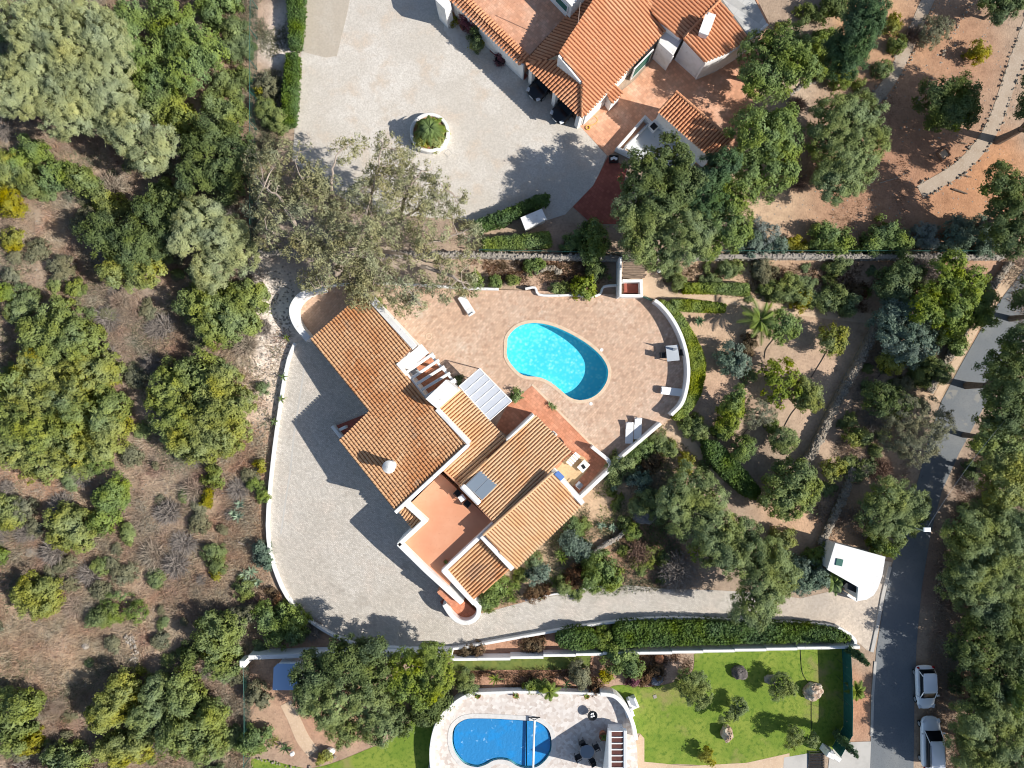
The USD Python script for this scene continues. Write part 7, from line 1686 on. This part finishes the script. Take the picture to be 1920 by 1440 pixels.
# ---- low wild shrublets: three kinds built once, then copies
def shrublets(name, label, group, poly, count, kind, size, seed, keepf=None, cover=.8):
    rg = np.random.default_rng(seed); mk, leaf, asp, clump, cov, zf = KINDS.get(kind, KINDS['sage']); protos = []; twiggy = kind == 'twigs'
    x0, y0, x1, y1 = poly.bounds; q = np.c_[rg.uniform(x0, x1, count * 12), rg.uniform(y0, y1, count * 12)]; q = q[inside(poly, q)]
    if keepf is not None: q = q[rg.uniform(0, 1, len(q)) < keepf(q)]
    q = q[:count]
    for k in range(3):
        cls = stage.CreateClassPrim(f'/_{name}_{seed}_{k}'); ORIGIN[str(cls.GetPath())] = np.zeros(3)
        lob = [(rg.uniform(-.35, .35), rg.uniform(-.35, .35), .3, rg.uniform(.32, .6), rg.uniform(.32, .6), rg.uniform(.28, .42)) for _ in range(4)]
        if twiggy:
            n = 1500; d = sphere_dirs(n, rg); d[:, 2] = np.abs(d[:, 2]); p0 = d * rg.uniform(.05, .6, (n, 1)) * [.8, .8, .6]; p1 = p0 + nrm(d + rg.normal(size=(n, 3)) * .6) * rg.uniform(.15, .45, (n, 1)); p1[:, 2] = np.maximum(p1[:, 2], .02)
            sd_ = nrm(np.cross(p1 - p0, rg.normal(size=(n, 3)))) * rg.uniform(.008, .02, (n, 1)); part(cls, 'twigs', (np.stack([p0 - sd_, p0 + sd_, p1], 1).reshape(-1, 3), np.arange(3 * n).reshape(-1, 3)), TWIG if k else LM['brush'])
        else: part(cls, 'foliage', foliage(lob, .13, asp, .2, cov * cover, rg, -.4), LM[mk])
        m = MB()
        for o in lob: m.tube([(0, 0, -.15), (o[0] * .6, o[1] * .6, .15), o[:3]], [.03, .02, .01], 4, cap=False)
        part(cls, 'stem', m, BARK); protos.append(cls)
    sizes = [size * rg.uniform(.55, 1.35) for _ in q]; words = []
    for (x, y), s in zip(q, sizes):
        m_ = np.array([x / .05 + 960, 720 - y / .05]); dd = [np.hypot(*(m_ - k[:2])) for k in MARKS]; k = int(np.argmin(dd)); d = m_ - MARKS[k][:2]
        a = int(round(math.degrees(math.atan2(d[1], d[0])) / 45)) % 8
        w = ('right of', 'below and right of', 'below', 'below and left of', 'left of', 'above and left of', 'above', 'above and right of')[a]
        words.append((f'{label} {w} {MARKS[k][2]}', dd[k]))
    rank = ['', ', second one', ', third one', ', fourth one', ', fifth one', ', sixth one', ', seventh one', ', eighth one']
    for i, (x, y) in enumerate(q):
        p = UsdGeom.Xform.Define(stage, path_for(name)); s = sizes[i]; n_ = sum(1 for t, d in words if t == words[i][0] and d < words[i][1]); lab = words[i][0] + rank[min(n_, 7)]
        p.AddTranslateOp().Set(Gf.Vec3d(float(x), float(y), float(ground_z([[x, y]])[0]))); p.AddRotateZOp().Set(float(rg.uniform(0, 360))); p.AddScaleOp().Set(Gf.Vec3f(s, s * rg.uniform(.8, 1.2), s * rg.uniform(.6, 1.0)))
        r = p.GetPrim(); r.GetReferences().AddInternalReference(protos[i % 3].GetPath()); setd(r, label=lab, category='shrub', group=group); r.SetInstanceable(True)
MARKS = [(110, 120, 'the huge corner pine'), (290, 270, 'the leaning pine'), (390, 450, 'the lower pine'), (410, 590, 'the dense wall bush'), (250, 95, 'the second upper tree'), (350, 90, 'the top fence tree'), (335, 220, 'the kidney shaped bush'), (415, 215, 'the small fence bush'), (110, 325, 'the pine shadow bush'), (200, 380, 'the two lobed bush'), (10, 375, 'the edge bush'), (19, 447, 'the lime bush'),
 (260, 440, 'the dark thicket'), (250, 500, 'the thicket foot bush'), (112, 500, 'the pale round bush'), (100, 640, 'the clump top'), (190, 700, 'the clump side'), (210, 800, 'the clump fringe'), (74, 870, 'the neat round bush'), (180, 860, 'the low matt bush'), (310, 750, 'the shaded bush'), (420, 780, 'the sunlit bush'), (128, 995, 'the yellowish bush'), (205, 940, 'the dark green scrub bush'), (66, 1120, 'the lone globe bush'), (235, 1140, 'the feathery bush'), (225, 1080, 'the faint bush'), (405, 1210, 'the tall dense bush'), (25, 1350, 'the corner bush'), (210, 1320, 'the thicket left bush'), (360, 1350, 'the thicket right bush'), (478, 1388, 'the bush through the fence'), (445, 955, 'the agave pair'), (468, 1085, 'the star agaves'), (492, 730, 'the tiny round bush'), (400, 1050, 'the olive shrub'), (389, 935, 'the yellowish tuft'), (62, 1035, 'the flat grey rock'), (252, 1215, 'the gully stones'), (160, 1212, 'the pale stone'), (300, 620, 'the bare brush'), (300, 950, 'the mid slope'), (310, 1080, 'the straw patch'), (120, 1250, 'the straw field'),
 (1080, 990, 'the round green plant'), (1054, 1044, 'the yucca clump'), (1075, 1025, 'the leafy blue shrub'), (1140, 987, 'the bed agaves'), (1125, 1070, 'the oleander like bush'), (960, 1110, 'the bright yuccas'), (1215, 965, 'the dark rock'), (1235, 835, 'the footpath shrub'), (1155, 908, 'the patio wall agaves'), (1200, 1040, 'the reddish bare bush'), (1278, 1078, 'the grey bare bush'), (1005, 1078, 'the blue grey shrub'),
 (1345, 541, 'the upper hedge block'), (1310, 573, 'the lower hedge block'), (1440, 510, 'the sage shrub'), (1485, 545, 'the large bank shrub'), (1570, 500, 'the shrub under the wall'), (1572, 560, 'the round path shrub'), (1655, 530, 'the brown brush'), (1720, 560, 'the lemon tree'),
 (1605, 815, 'the small shaded tree'), (1655, 755, 'the dark roadside tree'), (1650, 790, 'the tangled bush'), (1655, 880, 'the brown bush'), (1620, 880, 'the dry brush bank'), (1700, 610, 'the blue green tree'), (1685, 675, 'the light young tree'), (1668, 955, 'the gatehouse olive'), (1564, 880, 'the small fruit tree'), (1745, 695, 'the verge shrub'), (1580, 740, 'the terrace wall'), (1730, 800, 'the hazy tree'),
 (1895, 720, 'the uppermost far tree'), (1868, 820, 'the dark leafy far tree'), (1885, 890, 'the light olive far tree'), (1840, 1020, 'the largest far tree'), (1850, 1110, 'the wide crowned far tree'), (1855, 1195, 'the very dark far tree'), (1737, 1290, 'the hatchback'), (1747, 1393, 'the estate car'), (1800, 1285, 'the straw coloured brush'), (1820, 905, 'the pale brush'), (1850, 1345, 'the grey far tree'), (1735, 994, 'the street lamp')]
shrublets('scrub_shrub', 'low grey green shrub', 'low grey green shrubs of the wild slope', wild, 105, 'sage', 1.15, 91, lambda q: nf(.22, .42, .6, 4)(q) * notpale(q))
shrublets('scrub_shrub', 'low dark green shrub', 'low dark green shrubs of the wild slope', wild, 70, 'fineolive', 1.1, 92, lambda q: nf(.3, .45, .62, 24)(q) * notpale(q))
shrublets('dry_shrub', 'bare grey brush', 'low bare grey brushes of the wild slope', wild, 120, 'twigs', 1.7, 97, lambda q: nf(.25, .36, .56, 4)(q) * notpale(q))
shrublets('bed_shrub', 'small bed shrub', 'small shrubs of the bed below the villa', bed, 34, 'finecarob', .75, 93)
shrublets('bank_shrub', 'small dull bank shrub', 'small dull shrubs of the bank above the sand path', bank2, 26, 'fineolive', .75, 94)
shrublets('roadside_shrub', 'small rough ground shrub', 'small shrubs of the rough ground by the road', roadside, 34, 'fineolive', .9, 95)
shrublets('verge_shrub', 'low dark verge shrub', 'low shrubs under the trees across the road', bank.intersection(sbox(*W(1780, 1440)[:2], *W(1920, 560)[:2])), 40, 'dark', 1.1, 96)
